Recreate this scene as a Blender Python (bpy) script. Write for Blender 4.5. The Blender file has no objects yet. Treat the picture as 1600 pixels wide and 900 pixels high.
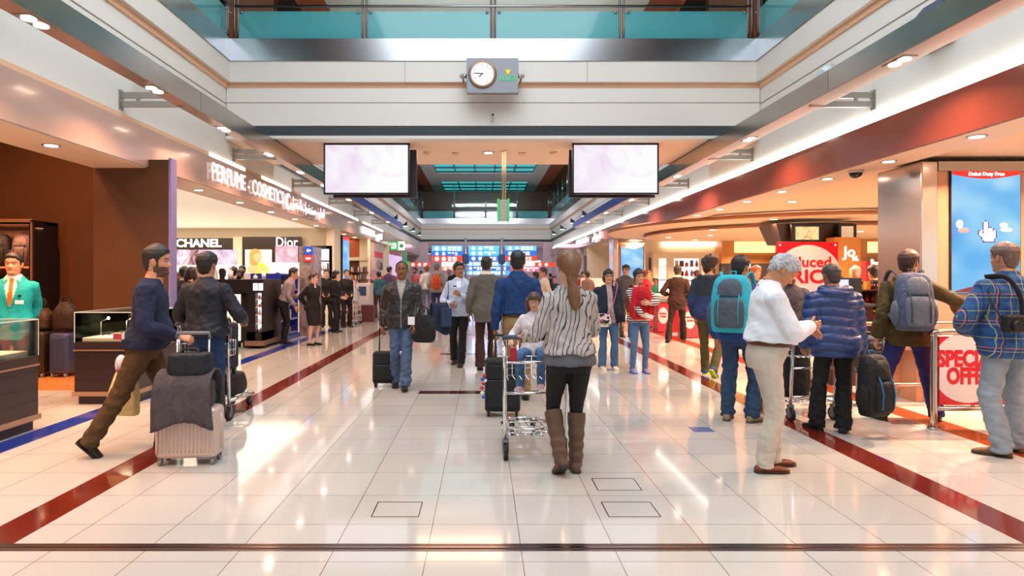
import bpy, bmesh, math, random, os
from mathutils import Vector, Matrix, Quaternion, noise, Euler
PI = math.pi
SC = bpy.context.scene
COL = SC.collection
random.seed(7)

def lin(c):
    if isinstance(c, str):
        c = [int(c[i:i + 2], 16) / 255 for i in (0, 2, 4)]
    return [(v / 12.92 if v <= .04045 else ((v + .055) / 1.055) ** 2.4) for v in c] + [1]

# ---------------------------------------------------------------- camera, world, lights, exposure
cam = bpy.data.cameras.new('camera')
cam.sensor_width = 36
cam.lens = 36 * 1012 / 1600
cam.shift_x = 45 / 1600
cam.shift_y = -18.7 / 1600
cam.clip_start = .05
cam.clip_end = 300
camo = bpy.data.objects.new('camera', cam)
COL.objects.link(camo)
camo.location = (0, 0, 1.5)
camo.rotation_euler = (PI / 2, 0, 0)
SC.camera = camo

w = bpy.data.worlds.new('world')
w.use_nodes = True
SC.world = w
bg = w.node_tree.nodes['Background']
bg.inputs[0].default_value = lin('e6edf2')
bg.inputs[1].default_value = .9
SC.view_settings.view_transform = 'Standard'
SC.view_settings.look = 'None'
SC.view_settings.exposure = .17
SC.view_settings.gamma = 1
SC.view_settings.use_curve_mapping = False
SC.cycles.use_denoising = True
SC.cycles.max_bounces = 6
SC.cycles.diffuse_bounces = 3
SC.cycles.glossy_bounces = 3
SC.cycles.transmission_bounces = 4
SC.cycles.transparent_max_bounces = 8
SC.cycles.sample_clamp_indirect = 4
SC.cycles.caustics_reflective = False
SC.cycles.caustics_refractive = False

def area(name, loc, sx, sy, power, col='ffffff', rot=(0, 0, 0), shape='RECTANGLE', spread=PI):
    l = bpy.data.lights.new(name, 'AREA')
    l.shape = shape
    l.size = sx
    l.size_y = sy
    l.energy = power
    l.color = lin(col)[:3]
    l.spread = spread
    o = bpy.data.objects.new(name, l)
    COL.objects.link(o)
    o.location = loc
    o.rotation_euler = rot
    return o

CY = 'c9f2f8'
# daylight coming down through the glass roof over the first atrium (the lamp lies in the skylight opening, Z 8.5)
area('skylight_daylight', (.1, 4.0, 8.55), 6.0, 12, 760, 'ecf5fc')
for y0 in (24, 38):
    for sx in (-8.1, 8.3):
        area('upper_fill_light', (sx, y0, 8.28), 1.0, 11, 130, 'ffdcc0')  # added fill lamps that brighten the brown walls of the upper floor
for y0 in (14.7, 26.3, 35.5):
    area('atrium_fill_light', (.1, y0, 8.2), 6.0, .5, 560, 'f8eef4', rot=(math.radians(52), 0, 0))  # added fill lamps, turned away from the camera, brightening the second atrium
# perfume shop and duty-free shop: bright ceilings; tourist shop beyond
area('shop_ceiling_light', (-9.2, 15.4, 2.97), 8.0, 8.4, 400, 'ffedd4')
area('shop_ceiling_light', (-7.4, 24.5, 2.95), 4.5, 3.5, 110, 'ffe2c0')
area('shop_ceiling_light', (-7.4, 33, 2.95), 4.5, 6, 130, 'ffdfe0')
area('bridge_soffit_light', (.1, 13.0, 3.96), 6.5, 1.2, 90, 'ffd0ae')
area('bridge_soffit_light', (.1, 53, 3.96), 7.5, 6, 260, 'ffdcec')

# ---------------------------------------------------------------- materials
MATS = {}
def mat(name, col, rough=.5, metal=0.0, emit=0.0, coat=0.0, var=None, bump=None, spec=None, trans=0.0, alpha=1.0, ior=1.45, ecol=None, sheen=0):
    if name in MATS:
        return MATS[name]
    m = bpy.data.materials.new(name)
    m.use_nodes = True
    nt = m.node_tree
    b = nt.nodes['Principled BSDF']
    c = lin(col)
    b.inputs['Base Color'].default_value = c
    b.inputs['Roughness'].default_value = rough
    b.inputs['Metallic'].default_value = metal
    b.inputs['IOR'].default_value = ior
    if spec is not None:
        b.inputs['Specular IOR Level'].default_value = spec
    if coat:
        b.inputs['Coat Weight'].default_value = coat
        b.inputs['Coat Roughness'].default_value = .06
    if sheen:
        b.inputs['Sheen Weight'].default_value = sheen
    if emit:
        b.inputs['Emission Color'].default_value = lin(ecol or col)
        b.inputs['Emission Strength'].default_value = emit
    if trans:
        b.inputs['Transmission Weight'].default_value = trans
    if alpha < 1:
        b.inputs['Alpha'].default_value = alpha
    tc = None
    if var or bump:
        tc = nt.nodes.new('ShaderNodeTexCoord')
    if var:
        sc, amt = var[:2]
        n = nt.nodes.new('ShaderNodeTexNoise')
        n.inputs['Scale'].default_value = sc
        n.inputs['Detail'].default_value = 3
        nt.links.new(tc.outputs['Object'], n.inputs['Vector'])
        r = nt.nodes.new('ShaderNodeMapRange')
        r.inputs[1].default_value = .3
        r.inputs[2].default_value = .7
        r.inputs[3].default_value = 1 - amt
        r.inputs[4].default_value = 1 + amt
        nt.links.new(n.outputs['Fac'], r.inputs[0])
        h = nt.nodes.new('ShaderNodeHueSaturation')
        h.inputs['Color'].default_value = c
        nt.links.new(r.outputs[0], h.inputs['Value'])
        nt.links.new(h.outputs[0], b.inputs['Base Color'])
    if bump:
        sc, st = bump[:2]
        n = nt.nodes.new('ShaderNodeTexNoise')
        n.inputs['Scale'].default_value = sc
        n.inputs['Detail'].default_value = 2
        nt.links.new(tc.outputs['Object'], n.inputs['Vector'])
        bp = nt.nodes.new('ShaderNodeBump')
        bp.inputs['Strength'].default_value = st
        bp.inputs['Distance'].default_value = .02
        nt.links.new(n.outputs['Fac'], bp.inputs['Height'])
        nt.links.new(bp.outputs[0], b.inputs['Normal'])
    MATS[name] = m
    return m

def node_mat(name, rough=.5, metal=0.0):
    m = bpy.data.materials.new(name)
    m.use_nodes = True
    MATS[name] = m
    b = m.node_tree.nodes['Principled BSDF']
    b.inputs['Roughness'].default_value = rough
    b.inputs['Metallic'].default_value = metal
    return m, m.node_tree, b

def N(nt, t, **kw):
    n = nt.nodes.new(t)
    for k, v in kw.items():
        if k.startswith('i_'):
            key = k[2:]
            key = int(key) if key.isdigit() else key
            n.inputs[key].default_value = v
        else:
            setattr(n, k, v)
    return n

def ramp(nt, stops, interp='LINEAR'):
    r = nt.nodes.new('ShaderNodeValToRGB')
    r.color_ramp.interpolation = interp
    e = r.color_ramp.elements
    while len(e) > 1:
        e.remove(e[-1])
    e[0].position, e[0].color = stops[0][0], lin(stops[0][1])
    for p, c in stops[1:]:
        x = e.new(p)
        x.color = lin(c)
    return r

# ---------------------------------------------------------------- mesh builder
class MB:
    def __init__(s):
        s.bm = bmesh.new()
        s.mi = 0
        s.sm = False
    def _fin(s, faces):
        for f in faces:
            f.material_index = s.mi
            f.smooth = s.sm
    def bb(s, x0, x1, y0, y1, z0, z1, bev=0.0, seg=2, M=None, taper=None):
        vs = []
        for z in (z0, z1):
            for x, y in ((x0, y0), (x1, y0), (x1, y1), (x0, y1)):
                if taper and z == z1:
                    cx, cy = (x0 + x1) / 2, (y0 + y1) / 2
                    x, y = cx + (x - cx) * taper, cy + (y - cy) * taper
                vs.append(s.bm.verts.new((x, y, z)))
        q = [(3, 2, 1, 0), (4, 5, 6, 7), (0, 1, 5, 4), (1, 2, 6, 5), (2, 3, 7, 6), (3, 0, 4, 7)]
        fs = [s.bm.faces.new([vs[i] for i in f]) for f in q]
        s._fin(fs)
        if bev > 0:
            es = list({e for f in fs for e in f.edges})
            r = bmesh.ops.bevel(s.bm, geom=es, offset=bev, segments=seg, affect='EDGES', profile=.5)
            allf = set(r['faces']) | {f for f in fs if f.is_valid}
            s._fin(allf)
            for f in r['faces']:
                f.smooth = True
            vs = list({v for f in allf for v in f.verts})
        if M is not None:
            bmesh.ops.transform(s.bm, matrix=M, verts=vs)
        return s
    def box(s, c, d, bev=0.0, seg=2, M=None, taper=None):
        return s.bb(c[0] - d[0] / 2, c[0] + d[0] / 2, c[1] - d[1] / 2, c[1] + d[1] / 2, c[2] - d[2] / 2, c[2] + d[2] / 2, bev, seg, M, taper)
    def loft(s, rings, cap=True, closed=False, smooth=True):
        R = [[s.bm.verts.new(p) for p in r] for r in rings]
        n = len(R[0])
        fs = []
        pairs = list(zip(R[:-1], R[1:]))
        if closed:
            pairs.append((R[-1], R[0]))
        for a, b in pairs:
            for i in range(n):
                j = (i + 1) % n
                fs.append(s.bm.faces.new((a[i], a[j], b[j], b[i])))
        for f in fs:
            f.material_index = s.mi
            f.smooth = smooth
        if cap and not closed:
            c1 = s.bm.faces.new(list(reversed(R[0])))
            c2 = s.bm.faces.new(R[-1])
            for f in (c1, c2):
                f.material_index = s.mi
        return s
    def tube(s, pts, r, n=10, closed=False, cap=True, smooth=True, flat=1.0):
        pts = [Vector(p) for p in pts]
        rs = r if isinstance(r, (list, tuple)) else [r] * len(pts)
        T = []
        for i in range(len(pts)):
            if closed:
                t = pts[(i + 1) % len(pts)] - pts[i - 1]
            else:
                t = pts[min(i + 1, len(pts) - 1)] - pts[max(i - 1, 0)]
            T.append(t.normalized())
        up = Vector((0, 0, 1)) if abs(T[0].z) < .9 else Vector((1, 0, 0))
        u = T[0].cross(up).normalized()
        rings = []
        for p, t, rr in zip(pts, T, rs):
            u = (u - t * u.dot(t)).normalized()
            v = t.cross(u)
            rings.append([p + (u * math.cos(a) + v * math.sin(a) * flat) * rr for a in [2 * PI * k / n for k in range(n)]])
        return s.loft(rings, cap, closed, smooth)
    def cyl(s, p0, p1, r0, r1=None, n=20, smooth=True):
        return s.tube([p0, p1], [r0, r0 if r1 is None else r1], n, smooth=smooth)
    def ell(s, c, r, M=None, seg=16, rings=10):
        x = bmesh.ops.create_uvsphere(s.bm, u_segments=seg, v_segments=rings, radius=1)
        mtx = Matrix.Translation(Vector(c)) @ (M if M else Matrix.Identity(4)) @ Matrix.Diagonal((r[0], r[1], r[2], 1))
        bmesh.ops.transform(s.bm, matrix=mtx, verts=x['verts'])
        for f in {f for v in x['verts'] for f in v.link_faces}:
            f.smooth = True
            f.material_index = s.mi
        return s
    def prism(s, poly, M, d):
        """poly in local XY, extruded along local Z by d"""
        a = [s.bm.verts.new(M @ Vector((p[0], p[1], 0))) for p in poly]
        b = [s.bm.verts.new(M @ Vector((p[0], p[1], d))) for p in poly]
        n = len(a)
        fs = [s.bm.faces.new(list(reversed(a))), s.bm.faces.new(b)]
        for i in range(n):
            fs.append(s.bm.faces.new((a[i], a[(i + 1) % n], b[(i + 1) % n], b[i])))
        s._fin(fs)
        return s
    def mesh(s, name):
        me = bpy.data.meshes.new(name)
        bmesh.ops.recalc_face_normals(s.bm, faces=s.bm.faces)
        s.bm.to_mesh(me)
        s.bm.free()
        return me
    def build(s, name, m, parent=None, loc=None, rot=None):
        me = s.mesh(name)
        for x in (m if isinstance(m, (list, tuple)) else [m]):
            me.materials.append(x)
        o = bpy.data.objects.new(name, me)
        COL.objects.link(o)
        if parent:
            o.parent = parent
        if loc is not None:
            o.location = loc
        if rot is not None:
            o.rotation_euler = rot
        return o

def tag(o, label, cat, group=None, kind=None):
    if label: o['label'] = label
    if cat: o['category'] = cat
    if group: o['group'] = group
    if kind: o['kind'] = kind
    return o

def thing(name, label, cat, loc=(0, 0, 0), rz=0, group=None):
    o = bpy.data.objects.new(name, None)
    o.empty_display_size = .1
    COL.objects.link(o)
    o.location = loc
    o.rotation_euler = (0, 0, rz)
    return tag(o, label, cat, group)

def struct(name, mb, m):
    o = mb.build(name, m)
    o['kind'] = 'structure'
    return o

def dup(root, loc, rz=None, label=None, group=None):
    r = root.copy()
    COL.objects.link(r)
    r.location = loc
    if rz is not None: r.rotation_euler = (0, 0, rz)
    if label: r['label'] = label
    if group: r['group'] = group
    for ch in list(root.children):
        c = ch.copy()
        COL.objects.link(c)
        c.parent = r
        for g in list(ch.children):
            d = g.copy()
            COL.objects.link(d)
            d.parent = c
    return r


def text_mesh(txt, size, ext=.01, off=0.0, fn=None, align='CENTER', width=None):
    cu = bpy.data.curves.new('t', 'FONT')
    cu.body = txt
    cu.size = size
    cu.extrude = ext
    cu.offset = off
    cu.align_x = align
    cu.align_y = 'CENTER'
    cu.resolution_u = 3
    o = bpy.data.objects.new('t', cu)
    COL.objects.link(o)
    dg = bpy.context.evaluated_depsgraph_get()
    me = bpy.data.meshes.new_from_object(o.evaluated_get(dg))
    bpy.data.objects.remove(o)
    if width and len(me.vertices):
        xs = [v.co.x for v in me.vertices]
        k = width / (max(xs) - min(xs))
        cx = (max(xs) + min(xs)) / 2
        for v in me.vertices: v.co.x = (v.co.x - cx) * k
    return me

# orientation matrices for text/plates: facing -Y (towards the camera), facing +X (on left wall), facing -X (right wall)
FACE_CAM = Matrix.Rotation(PI / 2, 4, 'X')
FACE_PX = Matrix.Rotation(PI / 2, 4, 'Z') @ Matrix.Rotation(PI / 2, 4, 'X')
FACE_NX = Matrix.Rotation(-PI / 2, 4, 'Z') @ Matrix.Rotation(PI / 2, 4, 'X')

def text(name, txt, size, loc, m, parent=None, face=FACE_CAM, ext=.006, off=0.0, fn=None, width=None):
    me = text_mesh(txt, size, ext, off, fn, width=width)
    me.name = name
    me.transform(face)
    me.materials.clear()
    me.materials.append(m)
    o = bpy.data.objects.new(name, me)
    COL.objects.link(o)
    o.location = loc
    if parent: o.parent = parent
    return o

def circle(r, n=32, cx=0, cy=0, ry=None):
    return [(cx + r * math.cos(2 * PI * k / n), cy + (ry or r) * math.sin(2 * PI * k / n)) for k in range(n)]
# ================================================================ SETTING
def floor_mat():
    m, nt, b = node_mat('polished_stone_tile', .07)
    geo = N(nt, 'ShaderNodeNewGeometry')
    mp = N(nt, 'ShaderNodeMapping')
    mp.inputs['Location'].default_value = (-.208 + .513 * 40, -3.40 + .513 * 20, 0)
    nt.links.new(geo.outputs['Position'], mp.inputs['Vector'])
    br = N(nt, 'ShaderNodeTexBrick', offset=0.0, squash=1.0)
    br.inputs['Scale'].default_value = 1
    br.inputs['Brick Width'].default_value = .513
    br.inputs['Row Height'].default_value = .513
    br.inputs['Mortar Size'].default_value = .0022
    br.inputs['Mortar Smooth'].default_value = .1
    br.inputs['Color1'].default_value = lin('c3c0ba')
    br.inputs['Color2'].default_value = lin('bdbab4')
    br.inputs['Mortar'].default_value = lin('6a4a40')
    nt.links.new(mp.outputs[0], br.inputs['Vector'])
    no = N(nt, 'ShaderNodeTexNoise')
    no.inputs['Scale'].default_value = 90
    no.inputs['Detail'].default_value = 4
    nt.links.new(geo.outputs['Position'], no.inputs['Vector'])
    no2 = N(nt, 'ShaderNodeTexNoise')
    no2.inputs['Scale'].default_value = 1.6
    nt.links.new(geo.outputs['Position'], no2.inputs['Vector'])
    r = N(nt, 'ShaderNodeMapRange')
    r.inputs[1].default_value = .3
    r.inputs[2].default_value = .7
    r.inputs[3].default_value = .95
    r.inputs[4].default_value = 1.05
    nt.links.new(no.outputs['Fac'], r.inputs[0])
    h = N(nt, 'ShaderNodeHueSaturation')
    nt.links.new(br.outputs['Color'], h.inputs['Color'])
    nt.links.new(r.outputs[0], h.inputs['Value'])
    nt.links.new(h.outputs[0], b.inputs['Base Color'])
    r2 = N(nt, 'ShaderNodeMapRange')
    r2.inputs[3].default_value = .05
    r2.inputs[4].default_value = .13
    nt.links.new(no2.outputs['Fac'], r2.inputs[0])
    nt.links.new(r2.outputs[0], b.inputs['Roughness'])
    b.inputs['Coat Weight'].default_value = .35
    b.inputs['Coat Roughness'].default_value = .05
    return m

M_floor = floor_mat()
M_white = mat('white_wall_panel', 'dcdad4', .45, var=(.6, .02))
M_seam = mat('panel_seam', '8b8078', .6)
M_cove = mat('cove_warm_light_tan', 'e0b593', .5)  # orange light under the panels put into the colour; also the tan ledge
M_soffit = mat('peach_ceiling_paint', 'f2d6c0', .55, var=(.5, .02))
M_shopceil = mat('shop_ceiling_paint', 'fbd6b2', .6, var=(.4, .02))
M_steel = mat('brushed_steel', 'a4a6aa', .2, 1.0, var=(.9, .12))
M_steel2 = mat('satin_steel', 'a9a49c', .3, 1.0)
M_chrome = mat('chrome', 'd8d8da', .1, 1.0)
M_dark = mat('black_plastic', '17171a', .4)
M_louv = mat('louvre_grey', '5d6970', .5)
M_red = mat('red_stone_bulkhead', '904536', .3, coat=.12, var=(1.3, .12))
M_pink = mat('pinkish_metal_bulkhead', 'cfaea2', .2, .25, var=(.7, .06), coat=.3)
M_brown = mat('brown_wood_panel', '4c2e17', .35, var=(.8, .15))
M_darkbrown = mat('dark_brown_laminate', '2e1b14', .35)
M_wood = mat('orange_veneer', 'b0632a', .4, var=(2, .12))
M_cream = mat('cream_wall', 'ecd9bd', .55)
M_blue = mat('blue_inlay', '20378f', .1, coat=.4)
M_burg = mat('burgundy_inlay', '6d2419', .1, coat=.4, var=(3, .12))
M_burg2 = mat('dark_burgundy_inlay', '4a1d20', .1, coat=.4)
M_rust = mat('rust_inlay', '8f3f1d', .1, coat=.4, var=(3, .12))
M_wfloor = mat('wood_floor', 'b5763f', .2, var=(4, .1))
M_glow = mat('lamp_glow', 'fff1de', .5, emit=9)
M_glowW = mat('lamp_glow_white', 'ffffff', .5, emit=2.2)
M_cyan = None

def struct_box(name, m, *boxes, bev=0):
    mb = MB()
    for b in boxes:
        mb.bb(*b, bev=bev)
    return struct(name, mb, m)

struct_box('floor', M_floor, (-16, 18, -6, 62, -.2, 0))
t = .0016
struct_box('trim_1', M_blue, (-4.35, -4.09, -5, 50, -.05, t))
struct_box('trim_2', M_burg, (-2.893, -2.633, -5, 50, -.05, t))
struct_box('trim_3', M_burg, (3.03, 3.295, -5, 50, -.05, t))
struct_box('trim_4', M_rust, (4.46, 4.76, -5, 50, -.05, t))
for i, y in enumerate((8.24, 12.35, 16.45, 20.55, 24.6)):
    struct_box('trim_%d' % (5 + i), M_burg2, (-.83, .72, y, y + .22, -.05, t))
struct_box('trim_10', mat('blue_floor_tile', '56679c', .1), (2.03, 2.235, 6.23, 6.43, -.05, t), (1.95, 2.15, 10.25, 10.45, -.05, t))
struct_box('trim_11', mat('mauve_floor_tile', '6b5254', .1), (4.15, 4.45, 6.55, 6.85, -.05, t))
# brass and steel expansion joint across the hall
mb = MB()
mb.mi = 0
mb.bb(-14, 16, 3.53, 3.545, -.05, .003); mb.bb(-14, 16, 3.565, 3.595, -.05, .004); mb.bb(-14, 16, 3.61, 3.625, -.05, .003)
mb.mi = 1
mb.bb(-14, 16, 3.545, 3.565, -.05, .0018); mb.bb(-14, 16, 3.595, 3.61, -.05, .0018)
struct('trim_12', mb, [mat('joint_metal', 'a08a80', .18, 1.0), mat('joint_rubber', '3a2a2a', .5)])
# service hatches let into the floor
for i, (x0, x1, y0, y1) in enumerate(((-.70, -.40, 4.03, 4.30), (.78, 1.11, 4.03, 4.30), (.80, 1.115, 4.53, 4.80))):
    mb = MB()
    g = .007
    for b in ((x0, x1, y0, y0 + g), (x0, x1, y1 - g, y1), (x0, x0 + g, y0 + g, y1 - g), (x1 - g, x1, y0 + g, y1 - g)):
        mb.bb(*b, -.05, t)
    struct('trim_%d' % (13 + i), mb, M_burg2)

XL, XR, Y1, Y2, Y3, YE = -4.6, 4.96, 11.7, 14.4, 48.0, 56.0
ZS = 3.98
def side_wall(side, ya, yb, name, louvre):
    s = -1 if side == 'left' else 1
    X = XL if s < 0 else XR
    def bx(a, b, z0, z1, y0=ya, y1=yb):
        x0, x1 = sorted((X + s * a, X + s * b))
        return (x0, x1, y0, y1, z0, z1)
    mb = MB()
    mb.mi = 0
    zlo = 3.59 if s < 0 else 3.57
    mb.bb(*bx(.06, .4, zlo, 4.905))            # lower panel
    mb.bb(*bx(-.04, .4, 5.0, 5.37))           # upper panel, proud
    mb.mi = 1
    mb.bb(*bx(.03, .4, 4.905, 5.0))             # cove between the panels, its orange light put into the colour
    mb.mi = 2
    for z in (4.62,):
        mb.bb(*bx(.054, .1, z - .008, z + .008))
    mb.mi = 3
    mb.bb(*bx(-.06, .4, 5.37, 5.77))
    if louvre:
        mb.mi = 4
        for k in range(7):
            z = ZS + .06 + k * .026
            mb.bb(*bx(.02, .1, z, z + .014))
    return struct(name, mb, [M_white, M_cove, M_seam, M_steel, M_louv])
side_wall('left', -5, Y1, 'wall_left', False)
side_wall('right', -5, Y1, 'wall_right', False)
side_wall('left', Y1, Y3, 'wall_left', True)
side_wall('right', Y1, Y3, 'wall_right', True)

def cross_wall(y, name):
    mb = MB()
    x0, x1 = XL - .05, XR + .05
    mb.mi = 0
    mb.bb(x0, x1, y + .03, y + .3, 4.26, 4.90)
    mb.bb(x0, x1, y - .04, y + .3, 4.995, 5.37)
    mb.bb(x0, x1, y, y + .3, 3.98, 4.035)
    mb.bb(x0, x1, y, y + .3, 4.215, 4.26)
    mb.mi = 1
    mb.bb(x0, x1, y + .05, y + .3, 4.90, 4.995)
    mb.mi = 2
    mb.bb(x0, x1, y + .026, y + .1, 4.632, 4.645)
    mb.bb(XL + (x1 - x0) * .33, XL + (x1 - x0) * .33 + .008, y - .0415, y, 5.0, 5.37)
    mb.bb(XL + (x1 - x0) * .67, XL + (x1 - x0) * .67 + .008, y - .0415, y, 5.0, 5.37)
    mb.mi = 4
    mb.bb(x0, x1, y + .08, y + .3, 4.035, 4.215)
    for k in range(9):
        z = 4.036 + k * .02
        mb.bb(x0, x1, y + .012, y + .07, z, z + .008)
    mb.mi = 3
    mb.bb(x0, x1, y - .06, y + .3, 5.37, 5.77)
    return struct(name, mb, [M_white, M_cove, M_seam, M_steel, M_louv])
cross_wall(Y1, 'wall_front')
cross_wall(Y3, 'wall_far')

# bridge soffit and the ceiling beyond the second atrium
mb = MB()
mb.bb(XL - .6, XR + .6, Y1 + .3, Y2, ZS, ZS + .15)
struct('ceiling_bridge', mb, M_soffit)
mb = MB()
mb.bb(XL - .6, XR + .6, Y3 + .3, YE + 4, ZS, ZS + .15)
struct('ceiling_far', mb, mat('lilac_ceiling', 'd8c4cc', .6))
struct_box('wall_bridge', M_white, (XL, XR, Y2 - .25, Y2, ZS + .15, 5.5))
# upper floors, walls and roof
struct_box('ceiling_upper_floor', M_white, (-10, XL - .3, -5, 62, 5.5, 5.74), (XR + .3, 10.4, -5, 62, 5.5, 5.74), (XL, XR, Y1 + .3, Y2, 5.5, 5.74), (XL, XR, Y3 + .3, 62, 5.5, 5.74))
struct_box('wall_upper_left', M_brown, (-10, -9.8, -5, 62, 5.74, 8.3))
struct_box('wall_upper_right', M_brown, (10.2, 10.4, -5, 62, 5.74, 8.3))
struct_box('wall_upper_far', mat('dark_upper_wall', '5e2a14', .3), (-10, 10.4, 52.5, 52.8, 5.74, 8.3))
M_coffer = mat('grey_coffer', 'c4c8c4', .5)
bays = [(-2.5, 9.8), (19.2, 24.3), (28.4, 33.4), (37.7, 42.7), (46.6, 52.0)]
mb = MB()
mb.bb(-10, -3.9, -5, 62, 8.3, 8.45); mb.bb(4.1, 10.4, -5, 62, 8.3, 8.45)
struct('ceiling_upper_wood', mb, mat('orange_wood_ceiling', '9c4a20', .3, var=(2, .1)))
mb = MB()
prev = -5
for a, b in bays + [(62, 62)]:
    mb.bb(-3.9, 4.1, prev, a, 8.28, 8.5)
    if b > a:
        mb.bb(-3.9, -3.1, a, b, 8.28, 8.5); mb.bb(3.3, 4.1, a, b, 8.28, 8.5)
    prev = b
struct('ceiling_coffers', mb, M_coffer)

def tinted(name, col, gl=.12, rough=.03, dens=1.0):
    m = bpy.data.materials.new(name)
    m.use_nodes = True
    nt = m.node_tree
    nt.nodes.clear()
    o = N(nt, 'ShaderNodeOutputMaterial')
    tr = N(nt, 'ShaderNodeBsdfTransparent')
    tr.inputs[0].default_value = lin(col)
    g = N(nt, 'ShaderNodeBsdfGlossy')
    g.inputs['Roughness'].default_value = rough
    g.inputs[0].default_value = lin('eaffff')
    lw = N(nt, 'ShaderNodeLayerWeight')
    lw.inputs[0].default_value = gl
    mx = N(nt, 'ShaderNodeMixShader')
    nt.links.new(lw.outputs['Fresnel'], mx.inputs[0])
    nt.links.new(tr.outputs[0], mx.inputs[1])
    nt.links.new(g.outputs[0], mx.inputs[2])
    nt.links.new(mx.outputs[0], o.inputs[0])
    return m
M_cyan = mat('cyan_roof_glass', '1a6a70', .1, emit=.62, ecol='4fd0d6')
M_clear = tinted('clear_glass', 'f2faf8', .18)
M_frit = mat('teal_fritted_glass', '58b2ba', .1, coat=.6, alpha=.82)

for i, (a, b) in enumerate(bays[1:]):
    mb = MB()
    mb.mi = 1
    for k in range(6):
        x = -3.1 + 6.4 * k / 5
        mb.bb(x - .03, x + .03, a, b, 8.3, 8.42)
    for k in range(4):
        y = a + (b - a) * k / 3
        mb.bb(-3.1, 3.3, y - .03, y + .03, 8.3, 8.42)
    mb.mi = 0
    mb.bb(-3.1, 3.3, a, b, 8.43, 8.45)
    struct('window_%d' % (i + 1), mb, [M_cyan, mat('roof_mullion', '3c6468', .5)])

# glass balustrades of the upper floor
def balustrade(p0, p1, name, step, n=None):
    p0, p1 = Vector(p0), Vector(p1)
    L = (p1 - p0).length
    d = (p1 - p0) / L
    nrm = Vector((-d.y, d.x, 0))
    k = n or max(1, round(L / step))
    mb = MB()
    for i in range(k):
        a = p0 + d * (L * i / k + .045)
        b = p0 + d * (L * (i + 1) / k - .045)
        q = [a - nrm * .006, b - nrm * .006, b + nrm * .006, a + nrm * .006]
        mb.mi = 0
        mb.loft([[Vector((v.x, v.y, 5.77)) for v in q], [Vector((v.x, v.y, 6.32)) for v in q]], smooth=False)
        mb.mi = 1
        mb.loft([[Vector((v.x, v.y, 6.33)) for v in q], [Vector((v.x, v.y, 8.25)) for v in q]], smooth=False)
    mb.mi = 2
    for i in range(k + 1):
        c = p0 + d * (L * i / k)
        for o in (-.035, .035):
            e = c + d * o
            mb.cyl((e.x, e.y, 5.7), (e.x, e.y, 8.28), .022, n=8)
        for o in (-.11, .11):
            e = c + d * o - nrm * .02
            mb.ell((e.x, e.y, 6.30), (.03, .03, .03), seg=8, rings=6)
    mb.tube([p0 + Vector((0, 0, 6.39)) - nrm * .06, p1 + Vector((0, 0, 6.39)) - nrm * .06], .024, 8)
    o = struct(name, mb, [M_frit, M_clear, M_steel])
    return o
balustrade((XL + .1, Y1 + .1, 0), (XR - .1, Y1 + .1, 0), 'window_6', 2.3, 4)
balustrade((XL - .02, -2, 0), (XL - .02, Y1, 0), 'window_7', 2.3)
balustrade((XR + .02, -2, 0), (XR + .02, Y1, 0), 'window_8', 2.3)
balustrade((XL - .02, Y2, 0), (XL - .02, Y3, 0), 'window_9', 2.4)
balustrade((XR + .02, Y2, 0), (XR + .02, Y3, 0), 'window_10', 2.4)
balustrade((XL + .1, Y3 + .1, 0), (XR - .1, Y3 + .1, 0), 'window_11', 2.4, 4)
# little ceiling spots on the upper timber ceiling
for k in range(9):
    for sx in (-5.2, 5.4):
        mb = MB(); mb.mi = 1
        y = 17 + k * 4
        mb.cyl((sx, y, 8.3), (sx, y, 8.285), .09, n=12)
        mb.mi = 0
        mb.cyl((sx, y, 8.286), (sx, y, 8.28), .07, n=12)
        tag(mb.build('ceiling_spotlight', [M_glow, M_steel2]), 'tiny round spotlight in the dark timber ceiling of the upper floor', 'light', 'spotlights in the upper timber ceiling')

# bulkheads over the shops
struct_box('trim_16', M_pink, (-5.0, XL, -5, 50, 3.0, 3.52))
struct_box('trim_17', M_cove, (-5.0, XL - .05, -5, 50, 3.52, 3.6))
struct_box('trim_18', M_soffit, (-5.35, -4.63, -5, 9.0, 2.985, 3.0), (-5.2, -4.63, 9, 50, 2.985, 3.0))
struct_box('trim_19', M_red, (4.90, 5.2, -5, 13.5, 2.96, 3.43))
struct_box('trim_20', mat('bulkhead_rose_reflection', 'a55a54', .14, coat=.5, var=(1.3, .08)), (4.90, 5.2, 13.5, 48, 2.96, 3.43))  # same red bulkhead farther on; its pinkish reflection is put into the colour
struct_box('trim_21', M_soffit, (4.93, 5.45, -5, 48, 2.95, 2.962))
# light cove along the top of the right-hand bulkhead (a lit strip lamp)
cl = MB(); cl.bb(4.95, 5.015, -5, 46, 3.435, 3.565)
tag(cl.build('strip_light', mat('cove_strip_glow', 'fff6ea', .5, emit=5)), 'long white lit strip running along the top of the red bulkhead', 'light')
for k, (a, b) in enumerate(((11.0, 12.6), (13.6, 15.6), (16.6, 24), (25, 30))):
    m2 = MB(); m2.bb(-4.66, -4.63, a, b, 3.53, 3.60)
    tag(m2.build('strip_light', mat('cove_strip_glow_soft', 'fff0d8', .5, emit=3)), 'lit cove lamp above the pinkish bulkhead, section %s' % ('at the start of the perfume sign', 'over the middle of the perfume sign', 'over the Arabic lettering', 'beyond the Arabic lettering')[k], 'light')

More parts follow.
